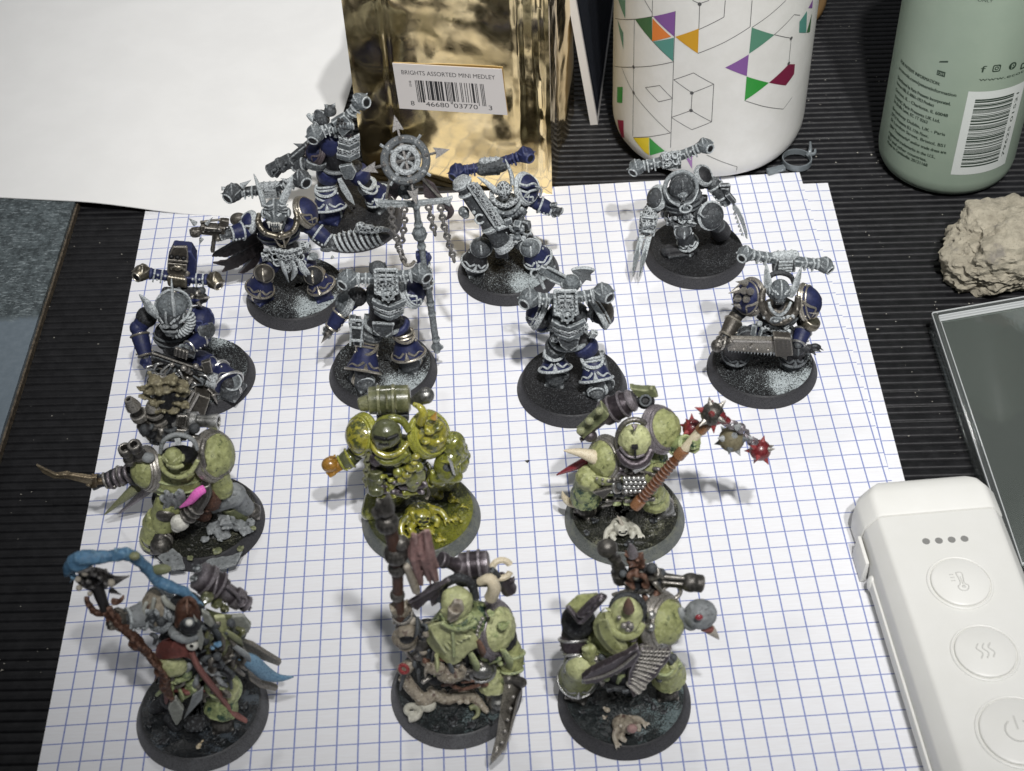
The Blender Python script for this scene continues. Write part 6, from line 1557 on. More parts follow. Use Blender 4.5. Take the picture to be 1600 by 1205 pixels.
b = f.B(); b.lathe((1145, 440, 2), (1135, 480, 2.5), [(0, 3.4), (0.5, 3.6), (1, 3.2)], 20, sx=0.8); f.part('shoulder_lame', b, 'grey_drybrush')
arm(f, (1150, 420, 0), (1090, 455, 0), (1010, 465, -1), 'night_blue', 'grey_drybrush', 'grey_drybrush', 'grey_drybrush', 0.95)
w = f.B(); w.lathe((1110, 345, -2), (1000, 435, -1), [(0, 1.6), (1, 1.6)], 14); w.lathe((1005, 430, -1), (870, 505, 0), [(0, 2.2), (0.4, 2.3), (0.42, 2.6), (0.55, 2.6), (0.57, 2.2), (0.95, 2.3), (1, 2.0)], 16); w.bar((1090, 350, -1), (970, 450, 0), 1.6, 1.4); gn = f.part('gun', w, 'grey_drybrush', vox=0.028)
w = f.B(); w.spike((1060, 360, -2), (1012, 343, -2), 1.0); f.hard('spike', w, 'dark_primer', gn)
w = f.B(); w.bar((945, 480, 1), (905, 530, 2), 1.6, 1.8)
for t in (0.2, 0.5, 0.8): w.ell(f.w((1000, 432, 0)).lerp(f.w((880, 500, 1)), t) + V3(0, -0.2, 0.1), 0.5)
f.part('magazine', w, 'dark_primer', gn, vox=0.028)
b = f.B(); b.plate([(1270, 470, 5), (1345, 455, 5), (1372, 500, 5), (1350, 545, 5), (1300, 540, 5)], 1.2); f.part('rear_plate', b, 'pale_drybrush', vox=0.028)
w = f.B(); w.plate([(1262, 545, 5), (1285, 540, 5), (1345, 640, 5), (1362, 692, 5), (1320, 660, 5), (1280, 600, 5)], 0.8); f.hard('hip_blade', w, 'pale_drybrush', bev=0.2, smooth=False)
leg(f, (1225, 470, 0), (1195, 570, 0), (1215, 705, None, 0.9), (1235, 720, None, 0.6), 'night_blue', 'night_blue', 'grey_drybrush', 'pale_drybrush', 'night_blue', 1.25, flare=1.45, pad=False)
leg(f, (1360, 480, 0), (1420, 570, 0), (1490, 640, None, 0.9), (1520, 680, None, 0.5), 'night_blue', 'night_blue', 'grey_drybrush', 'pale_drybrush', 'grey_drybrush', 1.1, flare=1.3, pad=False)
b = f.B(); b.torus((1195, 605, 2), (0.1, -0.1, 1), 3.2, 0.5, 24, 6); b.torus((1197, 630, 2), (0.1, -0.1, 1), 3.2, 0.4, 24, 6); b.torus((1425, 560, 2), (0.4, -0.1, 0.6), 2.9, 0.45, 24, 6); b.torus((1440, 585, 2), (0.4, -0.1, 0.6), 3.0, 0.4, 24, 6); f.hard('knee_band', b, 'pale_drybrush')
cloth(f, [[(1110, 690, 1), (1150, 660, 2), (1180, 640, 3)], [(1090, 740, 1), (1140, 740, 2), (1180, 720, 3)], [(1080, 770, 1), (1130, 800, 2), (1190, 770, 2)]], 'night_blue', 'coat_tail', 0.6)
body(f)

# ------------------------------------------------------------------ heavy gunner, left edge of the second row
f = Fig('painted_miniature', 'blue horned gunner with brass exhausts and a tall box on its back, leftmost blue model', 'model', G1, -13.846, 8.916, (180, 360, 3.767))
make_base(f, 'grit_frost', 'base_rim', seed=14, lump=0.7)
torso(f, (345, 620, 2), (390, 760, 1), V3(-0.1, -1, -0.4), w=5.2, h=4.6, d=4.2, mat='dark_primer', belt='dark_primer')
h = helmet(f, (330, 500, 6), (-0.15, -0.75, -0.65), 'grey_drybrush', 3.6, 0.75, grille=False)
b = f.B(); b.ell((335, 440, 5), (4.3, 3.9, 3.4)); b.torus((340, 450, 4.6), (0.0, -0.5, 0.85), 4.9, 0.5, 32, 6); f.part('helmet_dome', b, 'pale_drybrush', h, vox=0.028)
horn(f, ((255, 515, 6.5), (215, 470, 6), (180, 420, 5), (142, 376, 4)), [1.0, 1.8, 1.3, 0.2], 'pale_drybrush', h, 'horn', 0.45); horn(f, ((348, 500, 8.5), (342, 430, 8), (335, 360, 7), (331, 285, 6)), [0.7, 1.2, 0.9, 0.2], 'pale_drybrush', h, 'horn', 0.55)
for i in range(11):
    t = i / 10; a = R_(20 - 115 * t); b = f.B(); c = f.w((345 + 100 * math.cos(a), 530 - 80 * math.sin(a), 6.6 + t)); b.torus(c, V3(-math.sin(a), 0.2, math.cos(a)), 1.15, 0.34, 14, 6); f.hard('hose_ring', b, 'pale_drybrush', h)
b = f.B(); b.ell((325, 605, 9), (1.6, 1.2, 1.0)); b.ell((300, 565, 9.5), (1.2, 0.8, 0.7)); b.ell((345, 565, 9.5), (1.2, 0.8, 0.7)); b.tube([(265, 555, 8), (290, 590, 9), (330, 600, 9.4), (370, 590, 9)], 0.6, 7); f.part('respirator', b, 'grey_drybrush', h, vox=0.024)
b = f.B(); b.ell((175, 515, 0), (2.6, 2.6, 3.0)); b.ell((130, 575, 2), 2.2); f.part('shoulder', b, 'night_blue')
arm(f, (185, 510, 0), (135, 580, 2), (180, 745, 8), 'night_blue', 'night_blue', 'night_blue', 'brass_trim', 1.0)
pauldron(f, (505, 525, 0), (0.6, -0.3, 0.7), 3.6, 2.8, 'night_blue', 'night_blue', 0)
b = f.B(); b.dome((535, 585, 3), (0.55, -0.6, 0.45), 2.8, 1.6); f.part('elbow_guard', b, 'grey_drybrush')
arm(f, (505, 560, 0), (525, 625, 3), (430, 690, 8), 'night_blue', 'night_blue', 'pale_drybrush', 'steel_trim', 0.95)
w = f.B(); w.bar((215, 735, 11), (560, 850, 11), 2.6, 2.0); w.bar((225, 775, 10), (545, 905, 10), 3.6, 3.0); w.box((410, 720, 11), (4.4, 2.0, 2.4), (20, 0, -18)); w.bar((380, 700, 12), (470, 740, 12), 2.2, 1.4); hg = f.part('heavy_gun', w, 'dark_primer', vox=0.028, orn=0.3, orn_size=0.1)
w = f.B(); w.plate([(212, 752, 9), (420, 805, 10), (565, 862, 10.5), (560, 935, 11), (470, 960, 12), (330, 930, 12), (225, 868, 11)], 3.4); f.part('gun_body', w, 'brown_metal', hg, vox=0.028, orn=0.6, orn_size=0.11)
w = f.B(); w.bar((222, 860, 13.2), (330, 925, 14), 0.8, 0.8); w.bar((330, 925, 14), (470, 955, 14), 0.8, 0.8); w.tube([(225, 800, 12), (240, 850, 13), (290, 860, 13.4), (300, 820, 12.6)], 0.5, 7); w.tube([(340, 850, 13), (370, 900, 13.8), (430, 905, 13.8), (450, 870, 13)], 0.5, 7); f.hard('gun_frame', w, 'gunmetal', hg)
grime(f, 240, 520, 780, 940, 12.6, ['gunmetal', 'dark_primer', 'steel_trim'], 30, 101, 0.6)
b = f.B(); b.box((420, 385, -2), (8.5, 3.6, 5.0), (20, 0, -8)); b.cap((300, 360, -2), (520, 400, -2), 1.6); f.part('pack_base', b, 'dark_primer', orn=0.5)
grime(f, 330, 520, 340, 430, 0.4, ['dark_primer', 'gunmetal', 'night_blue'], 18, 102, 0.8)
w = f.B(); w.lathe((500, 860, 11), (595, 892, 11.5), [(0, 1.5), (0.4, 1.6), (0.42, 2.2), (0.98, 2.3), (1, 2.2), (1, 1.3), (0.7, 1.3)], 18); f.hard('muzzle', w, 'grey_drybrush', hg)
w = f.B(); w.lathe((575, 885, 11.3), (597, 893, 11.55), [(0, 1.25), (0.6, 1.25)], 14); f.hard('bore', w, 'black_hole', hg)
w = f.B(); w.bar((215, 720, 12.2), (545, 835, 12.2), 0.6, 0.6); w.bar((235, 800, 11.8), (420, 880, 11.8), 0.6, 0.6)
for i in range(4): w.bar((362 + i * 20, 690 + i * 7, 13), (356 + i * 20, 735 + i * 7, 12.4), 0.9, 0.9)
w.plate([(505, 775, 12.5), (560, 760, 12.5), (575, 830, 12), (530, 840, 12)], 1.2); f.part('gun_rails', w, 'gunmetal', hg, vox=0.024)
w = f.B(); w.plate([(470, 940, 15), (560, 970, 15), (520, 1090, 17), (410, 1050, 17)], 4.0); mg = f.part('magazine', w, 'brown_metal', hg, vox=0.03)
w = f.B(); w.bar((490, 960, 17.6), (435, 1060, 19.4), 0.7, 0.7); w.bar((465, 945, 17.6), (412, 1045, 19.4), 0.5, 0.5); f.hard('magazine_rib', w, 'gunmetal', mg)
w = f.B(); w.spike((575, 960, 14), (605, 1030, 15), 1.0); w.bar((545, 930, 13), (590, 970, 14), 1.4, 1.2); f.part('gun_hook', w, 'gunmetal', hg, vox=0.026)
leg(f, (430, 760, 0), (600, 800, 5), (665, 900, None, 0.85), (700, 920, None, 0.5), 'night_blue', 'night_blue', 'night_blue', 'steel_trim', 'grey_drybrush', 1.1)
leg(f, (340, 780, 0), (260, 870, 3), (290, 980, None, 0.85), (280, 1000, None, 0.5), 'dark_primer', 'dark_primer', 'dark_primer', 'grey_drybrush', 'dark_primer', 1.0)
b = f.B(); b.torus((690, 890, None, 0.95), (0.3, -0.6, 0.7), 2.4, 0.4, 24, 6); b.ell((690, 890, None, 0.85), (2.2, 2.2, 1.9)); f.part('knee_shield', b, 'pale_drybrush', vox=0.028)
vent_pack(f, (382, 285, -4), (160, 248, -3), (582, 293, -3), FRONT, (4.8, 3.0, 3.8), 'night_blue', 'brass_trim', 'night_blue', r=2.3, top='brass_trim')
b = f.B(); b.plate([(345, 85, -7), (450, 95, -7), (480, 145, -7), (478, 260, -6), (420, 275, -6), (308, 215, -6), (312, 155, -6.5)], 5.0); bx = f.part('pack_box', b, 'night_blue', vox=0.03)
b = f.B(); b.plate([(338, 92, -4.2), (425, 92, -4.2), (432, 165, -3.8), (316, 150, -3.8)], 0.9); b.plate([(308, 185, -3.4), (425, 195, -3.4), (420, 265, -3.2), (306, 250, -3.2)], 1.2); b.bar((310, 172, -3), (430, 182, -3), 1.0, 0.9); bf = f.part('box_front', b, 'brown_metal', bx, vox=0.026)
b = f.B()
for i in range(3): b.ell((330 + 36 * i, 155 + 4 * i, -3.0), (0.8, 0.7, 0.6))
f.hard('box_port', b, 'black_hole', bf)
b = f.B(); b.ell((370, 218, -2.6), (1.4, 1.0, 1.0)); b.spike((330, 225, -2.6), (350, 210, -2), 0.6); b.spike((410, 235, -2.6), (390, 215, -2), 0.6); f.part('box_badge', b, 'brass_trim', bx, vox=0.024)
b = f.B()
for i in range(6): b.cap((318 + 18 * i, 275 + 3 * i, -2.2), (324 + 17 * i, 315 + 2 * i, -1.8), 0.75)
f.part('cooling_fins', b, 'brass_trim', bx, vox=0.024)
b = f.B(); b.bar((440, 360, -4), (500, 410, -4), 3.2, 2.6); b.bar((475, 350, -3.5), (500, 385, -3.5), 1.4, 1.4); f.part('feed_chute', b, 'dark_primer', vox=0.03)
body(f)

# ------------------------------------------------------------------ knife bearer with chimney pack (left end of the third row)
def creature(f, c, r, mat, rot=0, eye=True, horn_m=None, parent=None, name='gremlin'):
    """small squat creature crouching on the base: belly, head with open mouth, arms with claws, stubby legs"""
    c = f.w(c); E = Matrix.Rotation(R_(rot), 3, 'Z'); k = r * MM
    def q(x, y, z): return c + E @ Vector((x, y, z)) * k
    b = B(f)
    b.ell(q(0, 0, 0.45), (r * 1.0, r * 0.85, r * 0.75)); b.ell(q(0, -0.55, 0.75), (r * 0.68, r * 0.6, r * 0.55)); b.tube([q(-0.38, -1.02, 0.66), q(0, -1.16, 0.58), q(0.38, -1.02, 0.66)], [r * 0.13] * 3, 6)
    for sg in (-1, 1):
        b.tube([q(sg * 0.8, -0.1, 0.6), q(sg * 1.35, -0.45, 0.45), q(sg * 1.55, -0.95, 0.15)], [r * 0.30, r * 0.24, r * 0.22], 8)
        for a in (-0.25, 0.0, 0.25): b.tube([q(sg * 1.55 + a * 0.5, -0.95, 0.15), q(sg * 1.6 + a, -1.25, 0.18), q(sg * 1.62 + a * 1.2, -1.45, 0.02)], [r * 0.11, r * 0.10, r * 0.04], 6)
        b.tube([q(sg * 0.5, -0.5, 0.2), q(sg * 0.95, -0.9, 0.3), q(sg * 0.7, -1.2, 0.0)], [r * 0.3, r * 0.26, r * 0.22], 8)
        b.ell(q(sg * 0.28, -1.0, 1.02), r * 0.16)
    for i in range(5):
        a = i * 1.3; b.ell(q(0.7 * math.cos(a), 0.45 * math.sin(a), 0.85 + 0.2 * math.sin(a * 2)), r * 0.2)
    o = f.part(name, b, mat, parent, vox=0.024)
    if eye:
        b = B(f)
        for sg in (-1, 1): b.ell(q(sg * 0.28, -1.13, 1.03), r * 0.09)
        b.ell(q(0, -1.10, 0.76), (r * 0.30, r * 0.1, r * 0.10)); f.hard('face_hollow', b, 'black_hole', o)
    if horn_m:
        b = B(f); b.tube([q(0, -0.5, 1.2), q(-0.15, -0.4, 1.7), q(-0.4, -0.2, 2.2)], [r * 0.2, r * 0.14, r * 0.03], 8); f.hard('horn', b, horn_m, o)
    return o
def mess(f, cs, mat, name, seed=0, spread=1.0, orn=0.35):
    """lumpy debris built from overlapping blobs"""
    rnd = random.Random(seed); b = B(f)
    for (c, r) in cs:
        c = f.w(c); b.ell(c, (r, r, r * 0.6))
        for _ in range(4):
            d = V3(rnd.uniform(-1, 1), rnd.uniform(-1, 1), rnd.uniform(-0.1, 0.5)) * r * MM * 0.8 * spread; b.ell(c + d, r * rnd.uniform(0.25, 0.55))
    return f.part(name, b, mat, vox=0.028, orn=orn, orn_size=0.12)

f = Fig('painted_miniature', 'bulky green model with rocky chimney pack and pink tentacle, curved knife over the mat', 'model', G2, -13.208, 3.42, (50, 570, 3.4436))
make_base(f, 'grit_swamp', 'base_rim', seed=21, lump=1.4)
torso(f, (790, 590, 2), (800, 720, 1.5), V3(0, -1, -0.25), w=7.4, h=6.6, d=6.0, mat='plague_green', belt='dark_primer', wr=5.0, orn=0.12)
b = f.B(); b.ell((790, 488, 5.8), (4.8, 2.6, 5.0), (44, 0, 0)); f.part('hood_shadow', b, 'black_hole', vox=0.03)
gorget(f, [(690, 480, 7.5), (705, 415, 7), (755, 380, 6.8), (815, 380, 6.8), (870, 410, 7), (890, 460, 7.5)], 0.7, 'grey_paint')
gorget(f, [(688, 490, 8), (705, 560, 9.4), (770, 602, 10.2), (845, 585, 9.8), (895, 510, 8)], 0.8, 'plague_green')
h = helmet(f, (760, 498, 9.6), (-0.1, -0.9, -0.4), 'plague_green', 2.35, 0.75, crest=False, grille=False, eye='plague_green')
b = f.B(); b.bar((782, 395, 8.5), (788, 430, 9.6), 1.3, 1.0); f.hard('helmet_tab', b, 'grey_paint', h)
b = f.B(); b.tube([(725, 530, 11), (770, 552, 12), (815, 540, 11)], 0.6, 7); f.part('breathing_tube', b, 'plague_green', h, vox=0.024)
pauldron(f, (630, 560, 2), (-0.75, -0.5, 0.4), 5.2, 3.8, 'plague_green', 'gunmetal', 7, rim=0.8)
pauldron(f, (970, 490, 2), (0.8, -0.4, 0.4), 6.0, 4.4, 'plague_green', 'gunmetal', 7, rim=0.8)
b = f.B(); b.tube([(930, 400, 4), (915, 470, 7), (935, 560, 7), (960, 610, 6)], 0.7, 7); b.tube([(935, 610, 6.5), (1000, 600, 6.5), (1060, 560, 5)], 0.75, 7); f.part('shoulder_band', b, 'gunmetal', vox=0.026)
b = f.B()
for p, q in (((535, 520, 3), (495, 445, 4)), ((590, 500, 3), (545, 425, 4))): b.lathe(p, q, [(0, 1.7), (0.25, 1.8), (0.3, 1.45), (0.6, 1.45), (0.65, 1.8), (0.95, 1.75), (1, 1.5), (1, 0.9), (0.7, 0.9)], 16)
f.part('shoulder_pipe', b, 'gunmetal', vox=0.024)
b = f.B(); b.ell((625, 500, 4), (1.8, 1.4, 1.4)); f.part('shoulder_bolt', b, 'grey_paint')
arm(f, (560, 590, 0), (500, 590, 0), (390, 625, 1), 'dark_primer', 'dark_primer', 'dark_primer', 'gunmetal', 1.0, hs=1.1)
b = f.B()
for i in range(4): b.torus((430 + 30 * i, 620 - 12 * i, 1), (-1, 0, -0.3), 2.0, 0.6, 18, 6)
f.part('arm_coil', b, 'purple_metal', vox=0.026)
w = f.B(); w.plate([(330, 600, 2), (330, 645, 2), (240, 622, 2.2), (190, 608, 2.3), (120, 608, 2.4), (60, 580, 2.5), (22, 535, 2.6), (70, 560, 2.5), (130, 585, 2.4), (190, 575, 2.3), (215, 585, 2.2), (270, 590, 2.1)], 0.8); kn = f.hard('curved_knife', w, 'knife_metal', bev=0.2, smooth=False)
w = f.B(); w.tube([(30, 542, 3), (130, 592, 2.9), (190, 590, 2.9), (325, 612, 2.6)], [0.2, 0.35, 0.45, 0.5], 6); w.spike((195, 590, 2.6), (205, 570, 2.8), 0.6); w.bar((335, 595, 2), (338, 660, 2), 1.3, 1.3); w.cap((340, 630, 1.8), (385, 625, 1.2), 1.0); w.spike((300, 640, 2), (325, 665, 2), 0.8); f.part('knife_spine', w, 'knife_metal', kn, vox=0.024)
horn(f, ((560, 660, 1), (510, 705, 1), (450, 755, 0.5), (390, 807, 0)), [1.5, 1.2, 0.7, 0.15], 'dull_green', None, 'tentacle')
b = f.B(); b.tube([(650, 640, 1), (600, 690, 0), (540, 740, -1), (470, 800, -3)], [1.6, 1.3, 0.8, 0.2], 8); f.hard('tentacle', b, 'purple_metal')
b = f.B(); rnd = random.Random(5)
for i in range(12):
    x0 = 680 + rnd.random() * 150; y0 = 670 + rnd.random() * 40
    b.tube([(x0, y0, 8), (x0 + rnd.uniform(-15, 25), y0 + 18, 8.6), (x0 + rnd.uniform(-10, 30), y0 + 40 + rnd.random() * 20, 8.2), (x0 + rnd.uniform(0, 45), y0 + 60 + rnd.random() * 25, 7.8)], [0.55, 0.6, 0.55, 0.4], 7)
f.part('entrails', b, 'grey_paint', vox=0.024)
horn(f, ((925, 668, 9.5), (890, 690, 10.5), (850, 735, 10.5), (797, 768, 10)), [1.2, 1.35, 1.05, 0.2], 'hot_pink', None, 'pink_tentacle', 0.85)
b = f.B(); b.tube([(930, 640, 8.5), (935, 690, 9), (890, 760, 10), (835, 825, 10)], [1.4, 1.6, 1.9, 1.9], 10)
for i in range(3): b.torus((880 - 20 * i, 770 + 22 * i, 10), (-0.6, -0.2, -0.7), 2.0, 0.45, 18, 6)
f.part('forearm', b, 'gunmetal', vox=0.028)
b = f.B(); b.ell((795, 850, 10.2), (2.5, 2.0, 2.6)); b.ell((780, 875, 10.2), (1.6, 1.4, 1.6)); f.part('bone_stump', b, 'white_bone', vox=0.026, orn=0.2, orn_size=0.1)
b = f.B(); b.cap((1000, 580, 4), (1025, 670, 4.5), 3.0, 2.8); b.ell((1030, 650, 5), (2.6, 2.4, 2.6)); f.part('upper_arm', b, 'plague_green', vox=0.03, orn=0.2)
b = f.B(); b.ell((960, 720, 6), (3.0, 2.6, 4.4)); b.ell((920, 800, 5), (2.6, 2.0, 3.0)); f.part('fur_pelt', b, 'mauve_cloth' if False else 'rust_brown', vox=0.03, orn=0.5, orn_size=0.08)
b = f.B(); b.cap((740, 740, 5), (700, 850, 6), 3.8, 3.6); f.part('thigh_plate', b, 'plague_green')
b = f.B(); b.ell((720, 810, 8.2), (2.6, 1.5, 2.2)); f.part('knee_plate', b, 'gunmetal')
b = f.B(); b.lathe((685, 800, 5), (670, 925, 6), [(0, 3.0), (0.3, 3.8), (0.9, 4.2), (1, 4.0), (1, 3.2)], 22); gv = f.part('greave', b, 'plague_green', orn=0.9, orn_size=-0.2)
b = f.B(); b.torus((670, 925, 6), (0, -0.3, 1), 4.15, 0.4, 28, 6); b.ell((610, 905, 6), 0.8); b.ell((604, 860, 6), 0.6); f.hard('greave_trim', b, 'dull_green', gv)
boot(f, (705, 935, None, 0.5), (695, 970, None, 0.5), 'gunmetal', 'gunmetal', 2.8)
b = f.B(); b.cap((960, 740, 2), (1085, 700, 3), 3.2, 3.4); b.cap((1085, 700, 3), (1150, 770, 1), 3.0, 2.5); f.part('thigh_plate', b, 'grey_paint', orn=0.2)
b = f.B(); b.lathe((1060, 735, 2), (1120, 800, 0), [(0, 3.0), (0.5, 3.6), (1, 3.8)], 20); f.part('greave', b, 'dull_green')
boot(f, (1140, 780, None, 0.6), (1185, 790, None, 0.5), 'gunmetal', 'gunmetal', 2.4)
b = f.B()
for k in range(3): b.tube([(1030 + 10 * k, 730, 5), (1050 + 6 * k, 715 + 8 * k, 5.6), (1070, 745 - 10 * k, 5)], 0.45, 6)
f.part('knotted_cord', b, 'grey_paint', vox=0.024)
# corpse and rubble
b = f.B(); b.ell((985, 880, None, 0.62), (2.6, 2.2, 1.7)); b.ell((1050, 850, None, 0.72), (2.9, 2.4, 2.0)); b.ell((1115, 865, None, 0.62), (2.4, 2.0, 1.5)); b.ell((1175, 850, None, 0.5), (1.6, 1.8, 1.2)); b.ell((1030, 920, None, 0.52), (2.4, 1.6, 1.1)); b.ell((930, 940, None, 0.5), (1.5, 1.3, 0.9)); b.plate([(990, 800, None, 0.8), (1060, 810, None, 0.95), (1090, 860, None, 0.85), (1010, 870, None, 0.9)], 1.2); b.plate([(1100, 880, None, 0.7), (1170, 860, None, 0.7), (1200, 900, None, 0.5), (1130, 930, None, 0.5)], 0.9)
f.part('rubble_mound', b, 'grey_paint', vox=0.026, orn=0.7, orn_size=0.16)
b = f.B(); b.plate([(670, 1035, None, 0.46), (760, 985, None, 0.46), (810, 1030, None, 0.46), (830, 1100, None, 0.46), (740, 1110, None, 0.46)], 1.0); b.plate([(900, 1080, None, 0.46), (960, 1040, None, 0.46), (1060, 1030, None, 0.46), (1140, 1000, None, 0.46), (1100, 1080, None, 0.46), (1000, 1110, None, 0.46)], 1.0); f.part('rubble_slab', b, 'grey_paint', vox=0.026, orn=0.5, orn_size=0.14)
mess(f, [((1000, 1000, None, 0.45), 1.3), ((850, 1040, None, 0.45), 1.0), ((1120, 990, None, 0.45), 1.1), ((1190, 880, None, 0.48), 1.0), ((880, 1100, None, 0.43), 0.9)], 'dull_green', 'rubble', 4)
# chimney pack
b = f.B(); b.box((740, 300, -4), (9, 4.4, 6.0), (15, 0, 0)); b.cap((735, 290, -4), (710, 130, -3.4), 3.2, 2.4); b.cap((740, 290, -4), (790, 150, -3.4), 2.6, 1.8); f.part('backpack', b, 'dark_primer')
mess(f, [((640, 130, -3), 2.3), ((720, 120, -3), 2.6), ((800, 115, -3), 2.4), ((700, 180, -3), 2.2), ((610, 170, -3), 1.5), ((770, 190, -3), 1.9), ((585, 130, -3), 1.0), ((660, 85, -3), 2.0), ((750, 80, -3), 2.0), ((820, 150, -3), 1.8), ((680, 235, -2), 2.0), ((760, 240, -2), 2.0), ((820, 215, -2), 1.6)], 'moss_rock', 'rock_growth', 9, 1.2, 0.7)
for p, q, r_ in (((655, 385, -2), (518, 185, -1), 1.75), ((700, 330, -2), (640, 205, -2), 1.9)):
    b = f.B(); b.lathe(p, q, [(0, r_), (0.2, r_ * 1.15), (0.22, r_ * 1.35), (0.34, r_ * 1.35), (0.36, r_), (0.5, r_ * 0.95), (0.52, r_ * 1.25), (0.62, r_ * 1.25), (0.64, r_ * 0.8), (0.76, r_ * 0.8), (0.78, r_ * 1.1), (0.86, r_ * 1.0), (1.0, r_ * 0.6), (1.0, r_ * 0.35), (0.9, r_ * 0.35)], 18); f.hard('chimney', b, 'gunmetal')
b = f.B(); b.lathe((780, 320, -2.5), (860, 300, -2), [(0, 2.4), (0.4, 2.4), (0.45, 2.8), (0.8, 2.8), (0.85, 2.0), (1, 2.0)], 18); b.lathe((860, 300, -2), (1005, 308, -1), [(0, 2.2), (0.2, 2.3), (0.25, 1.6), (0.5, 1.5), (0.9, 2.0), (1, 2.0), (1, 1.4), (0.8, 1.4)], 18); f.hard('side_exhaust', b, 'steel_trim')
b = f.B()
for i in range(4): b.bar((790 + 14 * i, 270, -0.5), (780 + 14 * i, 330, 0.5), 0.7, 0.7)
b.bar((770, 345, 0.5), (835, 350, 0.5), 1.6, 1.0); f.part('pack_vent', b, 'gunmetal', vox=0.024)
body(f)

grime(f, 690, 930, 690, 770, 6.5, ['purple_metal', 'gunmetal', 'rust_brown'], 24, 81, 0.8)
grime(f, 600, 900, 330, 400, 1, ['dark_primer', 'gunmetal'], 22, 82, 1.0)
mess(f, [((1040, 870, None, 0.75), 1.4), ((1120, 850, None, 0.65), 1.3), ((960, 900, None, 0.65), 1.2), ((1180, 850, None, 0.5), 1.0), ((1010, 940, None, 0.5), 1.0)], 'grey_paint', 'rubble', 84, 1.5, 0.7)
# ------------------------------------------------------------------ glossy slime model (centre of the third row)
f = Fig('painted_miniature', 'glossy yellow-green slimy model with barrel pack and orange fist, slime covering its base', 'model', G2, -7.468, 3.153, (480, 590, 3.887))
make_base(f, 'grit_slime', 'base_rim_green', seed=23, lump=1.7)
torso(f, (560, 480, 2), (600, 600, 1.5), V3(0, -1, -0.2), w=6.6, h=5.8, d=5.4, mat='olive_slime', belt='olive_slime', wr=4.8, orn=0.25)
gorget(f, [(405, 330, 4), (440, 270, 3), (510, 245, 3), (580, 265, 3.4), (620, 330, 5)], 1.1, 'olive_slime')
gorget(f, [(398, 380, 6), (415, 440, 8.4), (480, 475, 9.6), (560, 455, 9), (615, 390, 7)], 0.95, 'yellow_slime')
gorget(f, [(420, 470, 8), (470, 510, 9.2), (550, 500, 9.4), (610, 450, 8.6)], 1.2, 'olive_slime')
b = f.B(); b.ell((480, 340, 6.5), (3.9, 3.6, 3.8)); b.ell((460, 400, 8), (2.2, 1.6, 1.6)); b.tube([(430, 390, 8.5), (470, 415, 9.4), (520, 400, 8.6)], 0.5, 7); b.tube([(405, 350, 7.5), (440, 380, 9), (500, 385, 9.4), (550, 360, 8)], 0.35, 7); hm = f.part('helmet', b, 'olive_tank', vox=0.026)
b = f.B(); b.cap((415, 362, 9), (470, 372, 9.9), 0.45); b.cap((490, 372, 9.9), (545, 350, 9), 0.45)
for i in range(4): b.ell((440 + 16 * i, 408 - abs(i - 1.5) * 2, 10), 0.35, n=8, m=5)
f.hard('eye_slit', b, 'black_hole', hm)
pauldron(f, (345, 350, 2), (-0.75, -0.45, 0.45), 5.0, 3.8, 'yellow_slime', 'olive_slime', 5, rim=0.7)
pauldron(f, (735, 345, 2), (0.6, -0.55, 0.55), 5.2, 4.2, 'yellow_slime', 'olive_slime', 6, rim=0.9)
mess(f, [((745, 320, 6), 1.6), ((790, 300, 5), 1.3), ((720, 380, 6.5), 1.5), ((790, 380, 5.5), 1.4)], 'yellow_slime', 'slime_growth', 13, 1.2, 0.2)
horn(f, ((690, 270, 4), (705, 225, 4.5), (690, 185, 4), (645, 160, 3)), [1.3, 1.15, 0.9, 0.5], 'bone' if False else 'yellow_slime', None, 'tusk')
b = f.B(); b.spike((770, 245, 4), (785, 208, 4), 0.9); f.hard('spike', b, 'orange_glove')
arm(f, (320, 420, 1), (275, 480, 2), (205, 520, 3), 'olive_slime', 'olive_tank', 'orange_glove', 'olive_slime', 1.0, hs=1.35)
b = f.B(); b.ell((140, 530, 3.4), (2.3, 2.1, 2.1)); b.spike((165, 480, 3.4), (172, 462, 3.4), 0.5); b.spike((135, 565, 3.6), (135, 592, 3.6), 0.6); f.part('round_grenade', b, 'orange_glove', vox=0.026)
b = f.B(); b.ell((255, 520, 3), (1.6, 1.3, 1.8)); f.part('wrist_bolt', b, 'dark_primer')
arm(f, (830, 400, 1), (890, 440, 2), (850, 540, 6), 'olive_slime', 'olive_slime', 'olive_slime', 'olive_slime', 1.15, fist=False)
b = f.B(); b.cap((880, 400, 2), (910, 450, 2), 3.2, 3.0); b.cap((940, 490, 2), (930, 540, 3), 2.3, 1.9); f.part('arm_plate', b, 'olive_slime', orn=0.9, orn_size=-0.2)
b = f.B(); b.dome((850, 540, 5), (0.1, -0.85, 0.4), 4.4, 2.4, sx=0.8); b.cap((780, 610, 6), (905, 600, 6), 1.8); f.part('knee_pad', b, 'olive_slime')
b = f.B(); b.plate([(855, 480, 9), (885, 520, 8.5), (900, 590, 8), (885, 580, 8), (870, 540, 8.5)], 0.7); f.hard('knee_edge', b, 'steel_trim')
rnd = random.Random(8); b = f.B()
for i in range(18): b.ell((540 + rnd.random() * 140, 470 + rnd.random() * 150, 8.2 + rnd.random()), 0.6 + rnd.random() * 0.9)
f.part('boils', b, 'olive_slime', vox=0.026)
b = f.B()
for x, y, r_ in ((630, 550, 1.5), (605, 590, 1.3), (575, 622, 1.3), (660, 480, 1.1), (650, 520, 1.0)): b.ell((x, y, 10), (r_, r_ * 0.8, r_ * 0.8))
f.part('yellow_boil', b, 'yellow_slime', vox=0.026)
